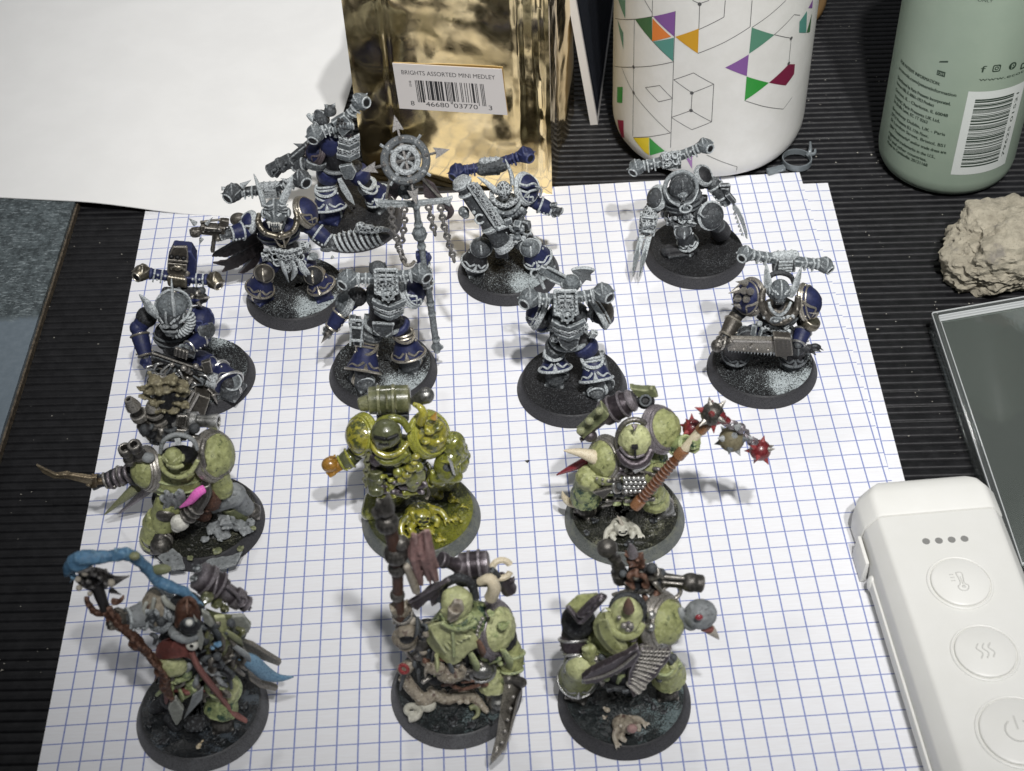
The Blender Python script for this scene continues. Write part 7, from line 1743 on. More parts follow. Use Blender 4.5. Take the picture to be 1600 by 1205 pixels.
cloth(f, [[(600, 560, 8), (660, 540, 8), (715, 560, 7)], [(600, 620, 9), (660, 610, 9.4), (715, 610, 8)], [(605, 660, 8.5), (650, 672, 9), (705, 650, 8)]], 'olive_slime', 'robe_flap', 0.6)
b = f.B(); b.ell((420, 485, 7), (2.4, 2.2, 2.8)); b.ell((400, 540, 6), (1.6, 1.5, 2.0)); f.part('hose_bundle', b, 'purple_metal', orn=0.3)
w = f.B(); w.lathe((415, 560, 7), (420, 700, 9), [(0, 1.9), (0.3, 2.0), (0.32, 1.5), (0.7, 1.5), (0.72, 2.0), (0.98, 2.1), (1, 1.8), (1, 1.3), (0.85, 1.3)], 18); w.cap((370, 430, 6), (362, 640, 8), 0.8); gn = f.part('gun_barrel', w, 'olive_tank', vox=0.026)
w = f.B(); w.chain([(375, 440, 7.4), (362, 540, 8), (355, 660, 8)], 1.2, 0.35); f.hard('chain', w, 'olive_tank', gn)
w = f.B(); w.lathe((419, 685, 8.8), (420, 701, 9.05), [(0, 1.25), (0.8, 1.25)], 14); f.hard('bore', w, 'black_hole', gn)
b = f.B(); b.cap((500, 660, 5), (540, 720, None, 0.7), 3.4, 3.0); b.cap((560, 690, 6), (600, 700, 6), 1.6); f.part('greave', b, 'olive_slime', orn=0.2)
b = f.B(); b.ell((545, 735, None, 0.75), (2.6, 2.6, 1.9)); f.part('boot', b, 'gunmetal')
b = f.B(); b.cap((400, 740, None, 0.75), (375, 820, None, 0.55), 2.5, 2.2); f.part('boot', b, 'olive_slime')
b = f.B(); b.cap((800, 600, 2), (840, 640, None, 0.7), 3.0, 2.6); f.part('greave', b, 'olive_tank')
creature(f, (680, 850, None, 0.42), 4.0, 'yellow_slime', rot=20)
horn(f, ((725, 735, None, 1.0), (738, 700, None, 1.15), (730, 668, None, 1.3)), [0.5, 0.45, 0.2], 'flesh', None, 'tentacle')
mess(f, [((800, 720, None, 0.5), 1.6), ((880, 740, None, 0.46), 1.5), ((740, 930, None, 0.45), 1.8), ((800, 980, None, 0.42), 1.5), ((900, 850, None, 0.42), 1.6), ((640, 960, None, 0.42), 1.4), ((950, 780, None, 0.40), 1.0)], 'yellow_slime', 'slime_pool', 17, 1.4, 0.5)
b = f.B(); b.lathe((372, 140, -4), (628, 128, -4), [(0, 2.9), (0.02, 3.4), (0.2, 3.55), (0.22, 3.85), (0.28, 3.85), (0.30, 3.6), (0.55, 3.65), (0.57, 3.9), (0.63, 3.9), (0.65, 3.6), (0.95, 3.5), (1, 2.8)], 28); bp_ = f.hard('barrel_pack', b, 'olive_tank')
b = f.B(); b.lathe((310, 165, -3), (385, 150, -3.4), [(0, 1.3), (0.1, 1.7), (0.5, 1.9), (1, 2.2)], 18); b.bar((480, 80, -1), (486, 190, 0), 0.5, 0.5); b.bar((535, 80, -1), (541, 190, 0), 0.5, 0.5); f.hard('barrel_fitting', b, 'olive_tank', bp_)
b = f.B(); b.cap((660, 140, -4), (720, 110, -3.5), 1.5, 2.2); f.part('steel_cap', b, 'steel_trim', bp_, vox=0.028)
b = f.B(); b.box((520, 225, -3), (8, 3.2, 2.4)); f.part('pack_frame', b, 'dark_primer')
body(f)

grime(f, 430, 700, 590, 690, 8, ['olive_tank', 'olive_slime', 'purple_metal'], 30, 85, 0.9)
grime(f, 760, 900, 560, 640, 5, ['olive_slime', 'olive_slime'], 14, 86, 1.0)
# ------------------------------------------------------------------ flail bearer (right end of the third row)
f = Fig('painted_miniature', 'green model swinging a flail with red spiked balls on a studded handle', 'model', G2, -2.11, 2.749, (840, 590, 3.887))
make_base(f, 'grit_swamp', 'base_rim_green', seed=25, lump=1.3)
torso(f, (620, 520, 2), (600, 640, 1.5), V3(0.05, -1, -0.2), w=6.6, h=5.8, d=5.2, mat='stained_green', belt='gunmetal', wr=4.6, orn=0.15)
gorget(f, [(490, 440, 6), (485, 360, 4.6), (520, 285, 3.6), (590, 255, 3.2), (660, 285, 3.6), (695, 360, 4.6), (690, 440, 6)], 0.8, 'gunmetal')
gorget(f, [(490, 430, 7), (525, 500, 9), (590, 530, 10), (655, 500, 9), (692, 430, 7)], 1.3, 'purple_metal')
b = f.B(); b.ell((592, 375, 6), (4.1, 3.6, 4.2)); b.ell((600, 425, 7.4), (3.0, 2.2, 2.6)); hm = f.part('helmet', b, 'pale_green', vox=0.028, orn=0.7, orn_size=-0.2)
b = f.B(); b.plate([(568, 285, 8), (610, 285, 8), (600, 312, 9), (590, 330, 9.4), (580, 308, 9)], 1.0); b.tube([(500, 420, 8.5), (540, 470, 9.4), (590, 485, 10), (650, 465, 9.2)], 0.45, 7); f.part('brow_plate', b, 'purple_metal', hm, vox=0.026)
b = f.B(); b.plate([(570, 415, 10.2), (610, 413, 10.2), (608, 428, 10.2), (597, 430, 10.2), (600, 480, 10), (585, 478, 10), (588, 430, 10.2), (573, 430, 10.2)], 0.9); f.hard('visor_slot', b, 'black_hole', hm, smooth=False)
pauldron(f, (425, 490, 3), (-0.75, -0.5, 0.4), 5.2, 3.8, 'plague_green', 'gunmetal', 8, rim=0.8)
pauldron(f, (740, 315, 2), (0.65, -0.4, 0.6), 5.3, 4.3, 'plague_green', 'purple_metal', 9, rim=0.9)
horn(f, ((375, 500, 4), (330, 478, 4), (250, 455, 3.6), (158, 443, 3)), [1.9, 1.8, 1.1, 0.15], 'bone', None, 'bone_horn')
horn(f, ((330, 490, 1), (270, 520, 0.5), (200, 552, 0), (115, 592, -1)), [1.3, 1.2, 0.9, 0.15], 'horn_red', None, 'red_horn')
arm(f, (420, 560, 2), (385, 610, 4), (500, 650, 8), 'stained_green', 'gunmetal', 'stained_green', 'steel_trim', 1.15, fist=False)
b = f.B(); b.dome((410, 600, 5), (-0.2, -0.6, -0.6), 4.6, 2.6); b.cap((360, 590, 5), (520, 600, 7), 1.8); f.part('elbow_guard', b, 'plague_green')
b = f.B(); b.torus((420, 615, 6), (0.1, 0.3, 1), 4.3, 0.6, 26, 6, 180, 360); b.tube([(345, 605, 6.5), (430, 625, 8.2), (520, 620, 8)], 0.7, 7)
for i in range(5): b.ell((360 + 35 * i, 612 + 6 * (2 - abs(i - 2)), 8.6), 0.45)
f.part('elbow_trim', b, 'gunmetal', vox=0.026)
w = f.B(); w.plate([(330, 690, 8), (470, 660, 9), (400, 730, 7.5)], 1.0); w.spike((400, 640, 9), (385, 655, 9.4), 0.7); f.part('hip_blade', w, 'gunmetal', vox=0.026)
b = f.B(); b.plate([(520, 600, 9), (650, 600, 9.4), (660, 650, 9), (640, 705, 8.4), (510, 690, 8.4)], 2.0); ml = f.part('mail_skirt', b, 'mauve_cloth' if False else 'brown_metal', vox=0.03)
b = f.B()
for i in range(5):
    for j in range(4): b.ell((528 + 28 * i + 10 * (j % 2), 612 + 26 * j, 10.2 - 0.2 * j), 0.65, n=8, m=6)
f.hard('studs', b, 'steel_trim', ml)
b = f.B(); b.plate([(575, 560, 9.6), (665, 490, 8.6), (685, 515, 8.4), (650, 545, 9), (590, 578, 9.4)], 0.8); f.hard('silver_sash', b, 'steel_trim', smooth=False)
cloth(f, [[(640, 560, 8), (700, 520, 7), (760, 510, 5)], [(650, 600, 9), (715, 580, 8), (770, 560, 6)], [(640, 690, 8.6), (710, 720, 8), (720, 690, 7)]], 'plague_green', 'robe_flap', 0.6)
arm(f, (770, 370, 2), (820, 410, 4), (905, 400, 7.5), 'stained_green', 'stained_green', 'stained_green', 'stained_green', 1.0, hs=1.25)
H0, H1 = f.w((590, 785, 11)), f.w((1030, 275, 8)); hd = (H1 - H0)
w = f.B(); w.lathe(H0, H1, [(0.0, 1.45), (0.05, 1.6), (0.09, 1.5), (0.1, 1.15), (0.60, 1.15), (0.61, 1.5), (0.69, 1.5), (0.70, 1.1), (0.90, 1.1), (0.91, 1.45), (1.0, 1.45)], 16); fl = f.hard('flail_handle', w, 'leather')
w = f.B()
for i in range(12): w.torus(H0 + hd * (0.13 + i * 0.038), hd, 1.2, 0.28, 14, 5)
f.hard('grip_wrap', w, 'rust_brown', fl)
w = f.B(); w.lathe(H0 + hd * 0.70, H0 + hd * 0.90, [(0, 1.15), (1, 1.15)], 14); f.hard('shaft', w, 'bone', fl)
def spiked_ball(c, r, mat, n=9, seed=1, k=1.55, parent=None, name='spiked_ball', spm=None):
    c = f.w(c); b = B(f); b.ell(c, r); o = f.part(name, b, mat, parent, vox=0.028); rnd = random.Random(seed)
    for i in range(n):
        z = 1 - 2 * (i + 0.5) / n; a = i * 2.399 + seed; s = math.sqrt(max(0, 1 - z * z)); d = V3(s * math.cos(a), s * math.sin(a), z)
        b = B(f); b.spike(c + d * r * 0.8 * MM, c + d * r * k * MM, r * 0.34); f.hard('spike', b, (spm or mat) if not isinstance(spm, (list, tuple)) else spm[i % len(spm)], o)
    return o
spiked_ball((1062, 222, 8.5), 2.9, 'gunmetal', 11, 2, 1.6, fl, 'mace_head', ('gunmetal', 'blood_red'))
b = f.B(); b.ell((1085, 240, 9.4), (2.6, 2.0, 2.2)); b.cap((1095, 250, 9), (1150, 262, 9), 1.5, 1.1); f.part('red_coating', b, 'blood_red', fl, vox=0.026, orn=0.3)
spiked_ball((940, 310, 3), 2.5, 'blood_red', 9, 3, 1.55, fl)
spiked_ball((1178, 375, 8), 3.2, 'moss_rock', 10, 5, 1.45, fl, 'skull_ball', ('grey_paint', 'dark_primer'))
spiked_ball((1352, 442, 8), 2.7, 'blood_red', 10, 1, 1.5, fl, 'spiked_ball', ('blood_red', 'blood_red', 'gunmetal'))
w = f.B(); w.chain([(1120, 265, 9), (1180, 285, 8.6), (1235, 320, 8.4), (1275, 360, 8.2), (1320, 405, 8)], 1.7, 0.5); w.ell((1235, 305, 8.4), 1.2); f.hard('flail_chain', w, 'purple_metal', fl)
w = f.B(); w.spike((1215, 300, 9), (1240, 290, 10), 1.0); w.spike((1280, 370, 8.4), (1310, 365, 9), 0.9); f.hard('chain_spike', w, 'grey_paint', fl)
b = f.B(); b.cap((480, 640, 2), (310, 610, 5), 3.6, 3.4); f.part('thigh_plate', b, 'plague_green', orn=0.9, orn_size=-0.2)
b = f.B(); b.lathe((310, 610, 4), (290, 740, 3), [(0, 3.2), (0.4, 3.7), (0.9, 4.0), (1, 3.6)], 20); f.part('greave', b, 'stained_green', orn=0.9, orn_size=-0.2)
boot(f, (310, 770, None, 0.6), (295, 800, None, 0.5), 'gunmetal', 'brass_trim', 2.7)
horn(f, ((240, 765, None, 0.85), (190, 755, None, 0.9), (160, 725, None, 1.1), (150, 690, None, 1.35)), [1.3, 1.1, 0.75, 0.1], 'bone', None, 'boot_horn')
b = f.B()
for i in range(3): b.spike((345 + 18 * i, 735, None, 0.9), (352 + 18 * i, 752, None, 0.8), 0.5)
f.hard('toe_claw', b, 'pale_green')
b = f.B(); b.cap((660, 670, 3), (700, 700, 4), 3.3, 3.0); b.lathe((700, 690, 3), (720, 760, None, 0.9), [(0, 3.0), (0.6, 3.7), (1, 3.7)], 20); f.part('greave', b, 'plague_green', orn=0.9, orn_size=-0.2)
boot(f, (755, 755, None, 0.65), (765, 800, None, 0.5), 'steel_trim', 'gunmetal', 2.8)
creature(f, (505, 920, None, 0.42), 2.9, 'grub_bone', rot=4, horn_m='flesh')
mess(f, [((600, 700, None, 0.45), 1.2), ((350, 870, None, 0.42), 1.1), ((700, 870, None, 0.42), 1.2), ((560, 1000, None, 0.42), 1.2), ((780, 800, None, 0.42), 0.9), ((300, 950, None, 0.42), 0.9)], 'dark_primer', 'rubble', 21, 1.4, 0.5)
b = f.B(); b.lathe((395, 222, -4), (592, 128, -4), [(0, 2.9), (0.06, 3.3), (0.28, 3.3), (0.30, 3.65), (0.35, 3.65), (0.37, 3.25), (0.6, 3.2), (0.62, 3.55), (0.67, 3.55), (0.69, 3.0), (0.82, 2.6), (0.84, 2.9), (0.9, 2.9), (1, 2.0)], 26); bp_ = f.hard('backpack', b, 'purple_metal')
w = f.B(); w.plate([(385, 150, -2), (432, 205, -1), (425, 225, -1), (275, 352, 0), (238, 322, 0), (375, 185, -1.5)], 3.0); ar = f.part('armoured_exhaust', w, 'dull_green', bp_, vox=0.028)
w = f.B()
for x, y in ((375, 205), (315, 265), (262, 325)): w.ell((x, y, 2.0), (1.1, 0.9, 1.1))
f.hard('rivet', w, 'dull_green', ar)
w = f.B(); w.ell((320, 355, 0), (1.8, 1.6, 1.6)); w.spike((270, 370, 0), (262, 400, 0), 0.8); w.bar((300, 345, 0), (410, 265, -1), 1.0, 1.0); f.part('exhaust_cap', w, 'purple_metal', bp_, vox=0.026)
w = f.B(); w.plate([(555, 48, -5), (620, 60, -4.6), (715, 62, -4.6), (732, 100, -4.4), (715, 110, -4.2), (600, 105, -4.4)], 2.2); w.spike((690, 65, -4), (700, 45, -4), 0.7); f.part('armoured_exhaust', w, 'dull_green', bp_, vox=0.028)
w = f.B(); w.ell((655, 145, -3.6), (2.4, 2.0, 2.0)); w.torus((655, 140, -2), (0, -0.8, 0.6), 1.3, 0.4, 18, 6); w.spike((690, 165, -3), (700, 182, -3), 0.7); f.part('exhaust_grille', w, 'dark_primer', bp_, vox=0.026)
body(f)

grime(f, 450, 660, 690, 760, 6, ['dark_primer', 'gunmetal', 'stained_green'], 24, 87, 0.9)
grime(f, 500, 720, 540, 590, 8.2, ['purple_metal', 'gunmetal'], 14, 88, 0.7)
# ------------------------------------------------------------------ staff bearer with blue tendril (front left)
f = Fig('painted_miniature', 'hooded model with a ragged staff and long sky blue tendril arching over it', 'model', G2, -12.729, -2.428, (60, 840, 3.302))
make_base(f, 'grit_wet', 'base_rim_dusty', seed=27, lump=2.6)
torso(f, (770, 540, 2), (780, 680, 1.5), V3(0, -1, -0.2), w=6.0, h=5.6, d=5.0, mat='dark_primer', belt='cloth_red', wr=4.6, orn=0.35)
b = f.B(); b.ell((766, 385, 5.5), (2.6, 2.8, 3.8)); b.ell((768, 425, 7), (2.5, 2.2, 2.2)); b.tube([(715, 460, 6.5), (722, 390, 6), (745, 330, 5.5), (775, 315, 5.5), (805, 335, 5.6), (822, 390, 6), (828, 450, 6.8)], 0.7, 8); b.tube([(768, 310, 6), (766, 360, 8.2), (770, 405, 9)], [0.3, 0.5, 0.3], 6); hd_ = f.part('hood', b, 'rust_brown', vox=0.028, orn=0.2)
b = f.B(); b.ell((785, 450, 9), (2.4, 1.4, 2.0)); b.tube([(735, 470, 8.5), (780, 490, 9.6), (830, 475, 8.6)], 0.6, 7); b.torus((778, 438, 10), (0.1, -0.9, 0.3), 1.0, 0.35, 16, 6); mk = f.part('mask', b, 'dark_primer', hd_, vox=0.024)
b = f.B(); b.ell((778, 438, 10.2), 0.8); f.hard('eye_lens', b, 'white_bone', mk)
b = f.B(); b.ell((793, 555, 9), (1.4, 1.2, 1.4)); ey = f.part('eyeball', b, 'white_bone', vox=0.022)
b = f.B(); b.ell((790, 560, 10.1), (0.45, 0.3, 0.45)); f.hard('pupil', b, 'black_hole', ey)
gorget(f, [(685, 470, 6), (700, 500, 8), (760, 525, 9), (815, 500, 8.4), (830, 450, 7)], 1.1, 'grey_paint')
gorget(f, [(690, 400, 5), (700, 340, 3.6), (760, 300, 3), (820, 330, 3.6), (838, 400, 5)], 1.2, 'dark_primer')
cloth(f, [[(650, 500, 3), (760, 500, 7), (880, 500, 4)], [(620, 640, 3), (760, 660, 7), (930, 640, 4)], [(610, 760, 2), (770, 790, 6), (960, 740, 3)]], 'wing_black', 'robe', 1.2)
b = f.B(); b.plate([(800, 400, 9), (835, 450, 9), (855, 520, 8.5), (840, 580, 8), (825, 560, 8.3), (815, 480, 9)], 0.8); f.hard('blade_collar', b, 'ivory_slate', bev=0.2, smooth=False)
pauldron(f, (630, 365, 2), (-0.7, -0.4, 0.6), 4.6, 3.4, 'flesh', 'grey_drybrush', 0, rim=0.7)
b = f.B(); b.tube([(640, 300, 4), (665, 340, 5), (710, 370, 5)], [0.6, 0.8, 0.5], 7); b.tube([(560, 330, 3), (545, 370, 4), (560, 400, 4.5)], 0.5, 7); b.tube([(600, 310, 4), (590, 365, 5), (610, 410, 5)], 0.5, 7); f.part('shoulder_ridge', b, 'ivory_slate', vox=0.026)
arm(f, (630, 410, 2), (560, 400, 3), (455, 420, 5), 'grey_paint', 'grey_paint', 'brown_metal', 'pale_drybrush', 1.15, hs=1.1)
b = f.B(); b.ell((620, 430, 4.5), (2.6, 2.0, 2.2)); b.bar((560, 375, 5), (585, 450, 5.5), 0.9, 0.9); b.bar((600, 370, 5), (625, 440, 5.5), 0.8, 0.8); f.part('elbow_guard', b, 'pale_drybrush', vox=0.026)
# staff
w = f.B(); w.tube([(350, 370, 5), (400, 430, 6), (470, 490, 7), (540, 570, 8), (600, 640, 8.5), (650, 720, 9), (668, 790, 9), (700, 850, 9)], [1.3, 1.5, 1.2, 1.1, 1.0, 1.0, 0.9, 0.5], 10); w.tube([(360, 360, 6), (410, 450, 7.2), (455, 470, 7), (500, 540, 8.6), (560, 580, 8.4), (590, 640, 9.4), (645, 700, 9.6), (655, 790, 9.8)], 0.6, 8); w.tube([(640, 700, 9.6), (665, 740, 9.8), (640, 780, 9.6), (690, 830, 9.4)], 0.6, 8); w.ell((505, 545, 7.6), 1.7); w.ell((625, 690, 9), 1.3); w.ell((650, 770, 9), 1.2)
w.tube([(350, 390, 5), (300, 390, 5), (260, 350, 4.6), (250, 310, 4.4)], [0.9, 0.8, 0.7, 0.5], 8); w.tube([(380, 330, 5), (420, 325, 5), (440, 300, 5)], [0.8, 0.6, 0.3], 8); st = f.part('staff', w, 'rust_brown', vox=0.026, orn=0.9, orn_size=-0.12)
w = f.B(); rnd = random.Random(3)
for i in range(26):
    a = rnd.random() * 6.28; r0 = rnd.uniform(40, 105); c0, s0 = math.cos(a), math.sin(a); a2 = a + rnd.uniform(0.5, 1.4)
    w.tube([(285 + r0 * c0, 215 + 0.62 * r0 * s0, 4 + rnd.random() * 4), (285 + r0 * 0.75 * math.cos((a + a2) / 2), 215 + 0.5 * r0 * math.sin((a + a2) / 2), 5 + rnd.random() * 3), (285 + r0 * math.cos(a2), 220 + 0.6 * r0 * math.sin(a2), 4 + rnd.random() * 3)], [0.3, 0.62, 0.35], 7)
w.ell((300, 240, 4.0), (2.2, 1.6, 1.8)); w.spike((380, 225, 5), (482, 195, 5), 1.2); w.spike((370, 270, 5), (440, 300, 5), 0.8); w.spike((200, 170, 5), (150, 120, 5), 0.8)
w.cap((350, 380, 5), (300, 250, 4.6), 1.1, 1.4); w.cap((300, 250, 4.6), (230, 150, 5.4), 1.4, 1.2)
sh = f.part('staff_head', w, 'chain_brown', st, vox=0.026)
w = f.B()
for x, y, r_ in ((240, 180, 0.9), (205, 215, 0.7), (375, 235, 0.9), (210, 260, 0.7), (265, 290, 0.6)): w.ell((x, y, 7.5), r_)
f.part('skull_beads', w, 'flesh', sh, vox=0.026)
w = f.B()
for pts, rs in (([(140, 200, 4), (165, 150, 5), (220, 110, 5.5), (300, 105, 5.5), (380, 95, 5), (450, 82, 4.5)], [0.5, 1.4, 1.9, 1.6, 1.3, 1.3]), ([(440, 82, 4.5), (500, 105, 4), (560, 160, 3.5), (610, 215, 3.5), (680, 255, 4), (760, 285, 4), (850, 350, 4)], [1.4, 1.3, 1.25, 1.3, 1.3, 1.1, 0.2])):
    w.tube(pts, rs, 10)
w.spike((405, 85, 5), (398, 55, 5), 1.0); w.spike((170, 170, 5), (125, 150, 4.6), 0.9); w.spike((185, 200, 5), (160, 240, 5), 0.8); w.ell((220, 140, 6), (2.4, 1.6, 1.6)); f.part('blue_tendril', w, 'sky_blue', vox=0.026, orn=0.9, orn_size=-0.22)
b = f.B(); b.ell((497, 95, 5.4), (1.2, 1.0, 0.9)); b.ell((630, 165, 3), (2.4, 1.2, 1.2)); f.part('tendril_patch', b, 'dull_green')
# skirts, straps
cloth(f, [[(620, 530, 6), (690, 520, 8), (760, 530, 8), (800, 570, 8)], [(605, 600, 6), (690, 580, 9), (760, 590, 9), (800, 640, 8.4)], [(615, 630, 6), (680, 620, 9), (740, 615, 9.4), (790, 620, 9)]], 'cloth_red', 'red_cloth', 0.7)
horn(f, ((790, 590, 9), (820, 660, 10), (880, 745, 9.5), (950, 830, None, 1.6), (1000, 900, None, 1.0), (1070, 945, None, 0.62)), [1.1, 1.2, 1.25, 1.35, 1.25, 0.9], 'cloth_red', None, 'red_strap', 0.6)
b = f.B(); b.ell((695, 660, 7.4), (3.4, 2.2, 3.2)); f.part('belly_plate', b, 'pale_green', orn=0.9, orn_size=-0.2)
mess(f, [((760, 710, 7), 1.8), ((720, 730, 7), 1.4), ((790, 740, 6.5), 1.5)], 'stained_green', 'green_growth', 31, 1.2, 0.5)
b = f.B(); b.dome((968, 785, 4), (0.35, -0.75, 0.4), 3.6, 2.6, sx=0.9); kp = f.part('knee_pad', b, 'pale_green', orn=0.9, orn_size=-0.2)
b = f.B(); b.torus((968, 785, 4), (0.35, -0.75, 0.4), 3.6, 0.6, 26, 6, sx=0.9); f.hard('knee_trim', b, 'stained_green', kp)
b = f.B(); b.lathe((960, 780, 3), (940, 900, None, 0.9), [(0, 3.2), (0.5, 3.6), (1, 4.0)], 20); f.part('greave', b, 'stained_green', orn=0.9, orn_size=-0.2)
boot(f, (945, 920, None, 0.6), (950, 955, None, 0.5), 'gunmetal', 'gunmetal', 2.7)
b = f.B(); b.cap((730, 740, 3), (690, 830, 5), 3.4, 2.8); f.part('thigh_plate', b, 'dark_primer')
b = f.B(); b.plate([(680, 845, 9), (710, 820, 9), (752, 880, 8.6), (740, 930, 8), (715, 965, 7.6), (690, 930, 8), (668, 870, 8.6)], 1.4); f.part('shin_plate', b, 'ivory_slate', vox=0.028, orn=0.2)
b = f.B(); b.cap((650, 860, None, 0.7), (600, 880, None, 0.6), 1.8, 1.5); b.cap((690, 930, None, 0.6), (710, 960, None, 0.5), 2.0); f.part('boot', b, 'dark_primer')
w = f.B(); w.plate([(852, 770, 8), (845, 830, 8), (790, 890, 7), (750, 935, 6.4), (780, 860, 7.2), (795, 810, 8)], 0.9); f.hard('hip_blade', w, 'grey_paint', bev=0.2, smooth=False)
b = f.B(); b.ell((810, 960, None, 0.55), (3.2, 2.6, 1.5)); f.part('rubble', b, 'dark_primer', orn=0.6)
mess(f, [((570, 960, None, 0.42), 1.2), ((650, 1050, None, 0.42), 1.4), ((1060, 870, None, 0.42), 1.3), ((950, 1050, None, 0.42), 1.2), ((1100, 800, None, 0.42), 0.9), ((600, 880, None, 0.45), 1.0), ((1010, 1000, None, 0.42), 1.0)], 'dark_primer', 'rubble', 37, 1.5, 0.7)
mess(f, [((825, 1080, None, 0.45), 0.8), ((850, 1045, None, 0.45), 0.4)], 'bone', 'bone_chip', 5, 1.6, 0.3)
# right arm, tail, blades and pack
arm(f, (880, 520, 2), (930, 560, 3), (985, 615, 4), 'sky_blue', 'brown_metal', 'brown_metal', 'gunmetal', 1.0)
mess(f, [((930, 560, 5), 1.6), ((980, 600, 5), 1.6), ((1010, 640, 4), 1.4), ((900, 600, 5), 1.2)], 'brown_metal', 'chain_bundle', 41, 1.2, 0.6)
mess(f, [((930, 550, 7), 1.0), ((900, 570, 7), 0.8)], 'sky_blue', 'blue_growth', 43, 1.2, 0.4)
horn(f, ((1040, 610, 4), (1100, 640, 4), (1170, 700, 3.6), (1240, 725, 3.2), (1318, 718, 2.8)), [1.2, 2.0, 1.9, 1.1, 0.15], 'sky_blue', None, 'blue_tail', 0.8)
w = f.B(); w.plate([(1040, 520, 1), (1110, 545, 0.6), (1180, 590, 0.4), (1255, 635, 0), (1240, 655, 0), (1160, 625, 0.4), (1080, 590, 1)], 1.2); w.plate([(1080, 690, 2), (1150, 735, 1.6), (1238, 768, 1.2), (1225, 785, 1.2), (1140, 765, 1.6), (1090, 730, 2)], 1.2); f.hard('scythe_blade', w, 'brown_metal', bev=0.25, smooth=False)
cloth(f, [[(850, 360, 3), (920, 390, 2), (1000, 400, 0), (1060, 395, -1)], [(870, 430, 3), (940, 470, 3), (1020, 450, 1), (1095, 430, -1)], [(900, 470, 3.6), (960, 520, 3), (1040, 515, 1), (1090, 480, 0)]], 'dull_green', 'leaf_cloak', 0.7)
b = f.B(); b.plate([(905, 405, 5), (960, 400, 4.6), (990, 470, 4), (965, 525, 4.4), (920, 460, 5)], 1.0); f.part('cloak_plate', b, 'pale_green', vox=0.028)
b = f.B(); b.plate([(840, 370, 6), (880, 390, 6), (910, 440, 5.6), (890, 460, 5.6), (850, 430, 6)], 1.0); b.plate([(1000, 400, 3), (1060, 395, 2.4), (1095, 450, 2), (1060, 525, 2), (1010, 500, 2.8), (985, 450, 3.4)], 1.0); f.part('cloak_plate', b, 'ivory_slate', vox=0.028)
b = f.B(); b.lathe((820, 190, -4), (960, 270, -3), [(0, 2.6), (0.05, 3.2), (0.3, 3.3), (0.33, 3.6), (0.42, 3.6), (0.45, 3.1), (0.7, 3.1), (0.73, 3.4), (0.8, 3.4), (0.83, 2.6), (1, 2.4)], 24); b.lathe((950, 270, -3), (1085, 350, -2), [(0, 2.2), (0.4, 2.0), (0.45, 2.5), (0.7, 2.4), (0.75, 1.8), (0.95, 1.9), (1, 1.5), (1, 0.9)], 18); bp_ = f.hard('backpack', b, 'purple_metal')
b = f.B(); b.torus((1050, 330, -0.6), (0.5, -0.7, 0.3), 1.1, 0.4, 18, 6); b.spike((1085, 360, -2), (1090, 385, -2), 0.8); b.tube([(970, 250, -1), (1020, 290, -0.4), (1040, 330, -0.4)], 0.5, 7); b.torus((905, 240, -3.5), (0.85, 0, -0.4), 3.5, 0.4, 26, 6); f.part('pack_fitting', b, 'purple_metal', bp_, vox=0.026)
mess(f, [((820, 160, -2), 1.3), ((800, 210, -2), 1.2)], 'grey_drybrush', 'pack_moss', 45, 1.3, 0.6)
mess(f, [((870, 310, 1), 1.8), ((920, 340, 0), 1.6), ((840, 350, 3), 1.2), ((960, 370, 0), 1.3)], 'olive_tank', 'cable_tangle', 47, 1.4, 0.5)
body(f)

grime(f, 660, 960, 600, 780, 7, ['dark_primer', 'brown_metal', 'stained_green', 'grey_paint'], 44, 89, 0.9)
grime(f, 560, 700, 380, 500, 5.5, ['grey_drybrush', 'dark_primer'], 16, 90, 0.8)
grime(f, 840, 1040, 420, 660, 4.5, ['dark_primer', 'brown_metal', 'olive_tank'], 34, 91, 0.9)
for i, (x0, y0, x1, y1, m_) in enumerate(((640, 760, 655, 860, 'cloth_red'), (720, 770, 730, 850, 'stained_green'), (850, 700, 880, 830, 'wing_black'), (900, 690, 915, 800, 'brown_metal'), (620, 640, 600, 740, 'rust_brown'), (1010, 560, 1090, 640, 'grey_paint'), (960, 480, 1050, 560, 'dull_green'), (880, 440, 930, 540, 'dark_primer'))):
    horn(f, ((x0, y0, 7 - i * .3), ((x0 + x1) / 2 + 12, (y0 + y1) / 2, 7.6 - i * .3), (x1, y1, 6.6 - i * .3)), [0.9, 1.3, 0.3], m_, None, 'ragged_strip', 0.4)
# ------------------------------------------------------------------ cloaked model with standard and long blade (front centre)
f = Fig('painted_miniature', 'pale green cloaked model with a brown nose plate, dark totem and notched blade', 'model', G2, -6.662, -2.247, (560, 760, 2.7067))
make_base(f, 'grit_verdigris', 'base_rim_dusty', seed=29, lump=1.6)
torso(f, (450, 590, 2), (440, 720, 1), V3(0.1, -1, -0.2), w=7.0, h=6.2, d=5.4, mat='stained_green', belt='gunmetal', wr=4.8, orn=0.1)
cloth(f, [[(290, 575, 4), (350, 560, 7), (420, 590, 8), (500, 610, 7)], [(285, 640, 5), (350, 640, 9), (430, 660, 9.5), (505, 670, 8)], [(330, 700, 7), (370, 720, 9), (430, 715, 9.8), (500, 680, 8)], [(380, 745, 8), (400, 752, 9), (440, 730, 9.4), (480, 690, 8.4)]], 'pale_green', 'cloak', 0.9)
b = f.B()
for k in range(7): b.tube([(300 + 10 * k, 585 - 3 * k, 7.6 + .25 * k), (330 + 18 * k, 640 - 2 * k, 9.2), (370 + 18 * k, 705 - 12 * k, 9.8)], [0.25, 0.55, 0.3], 6)
f.part('cloak_fold', b, 'pale_green', vox=0.026)
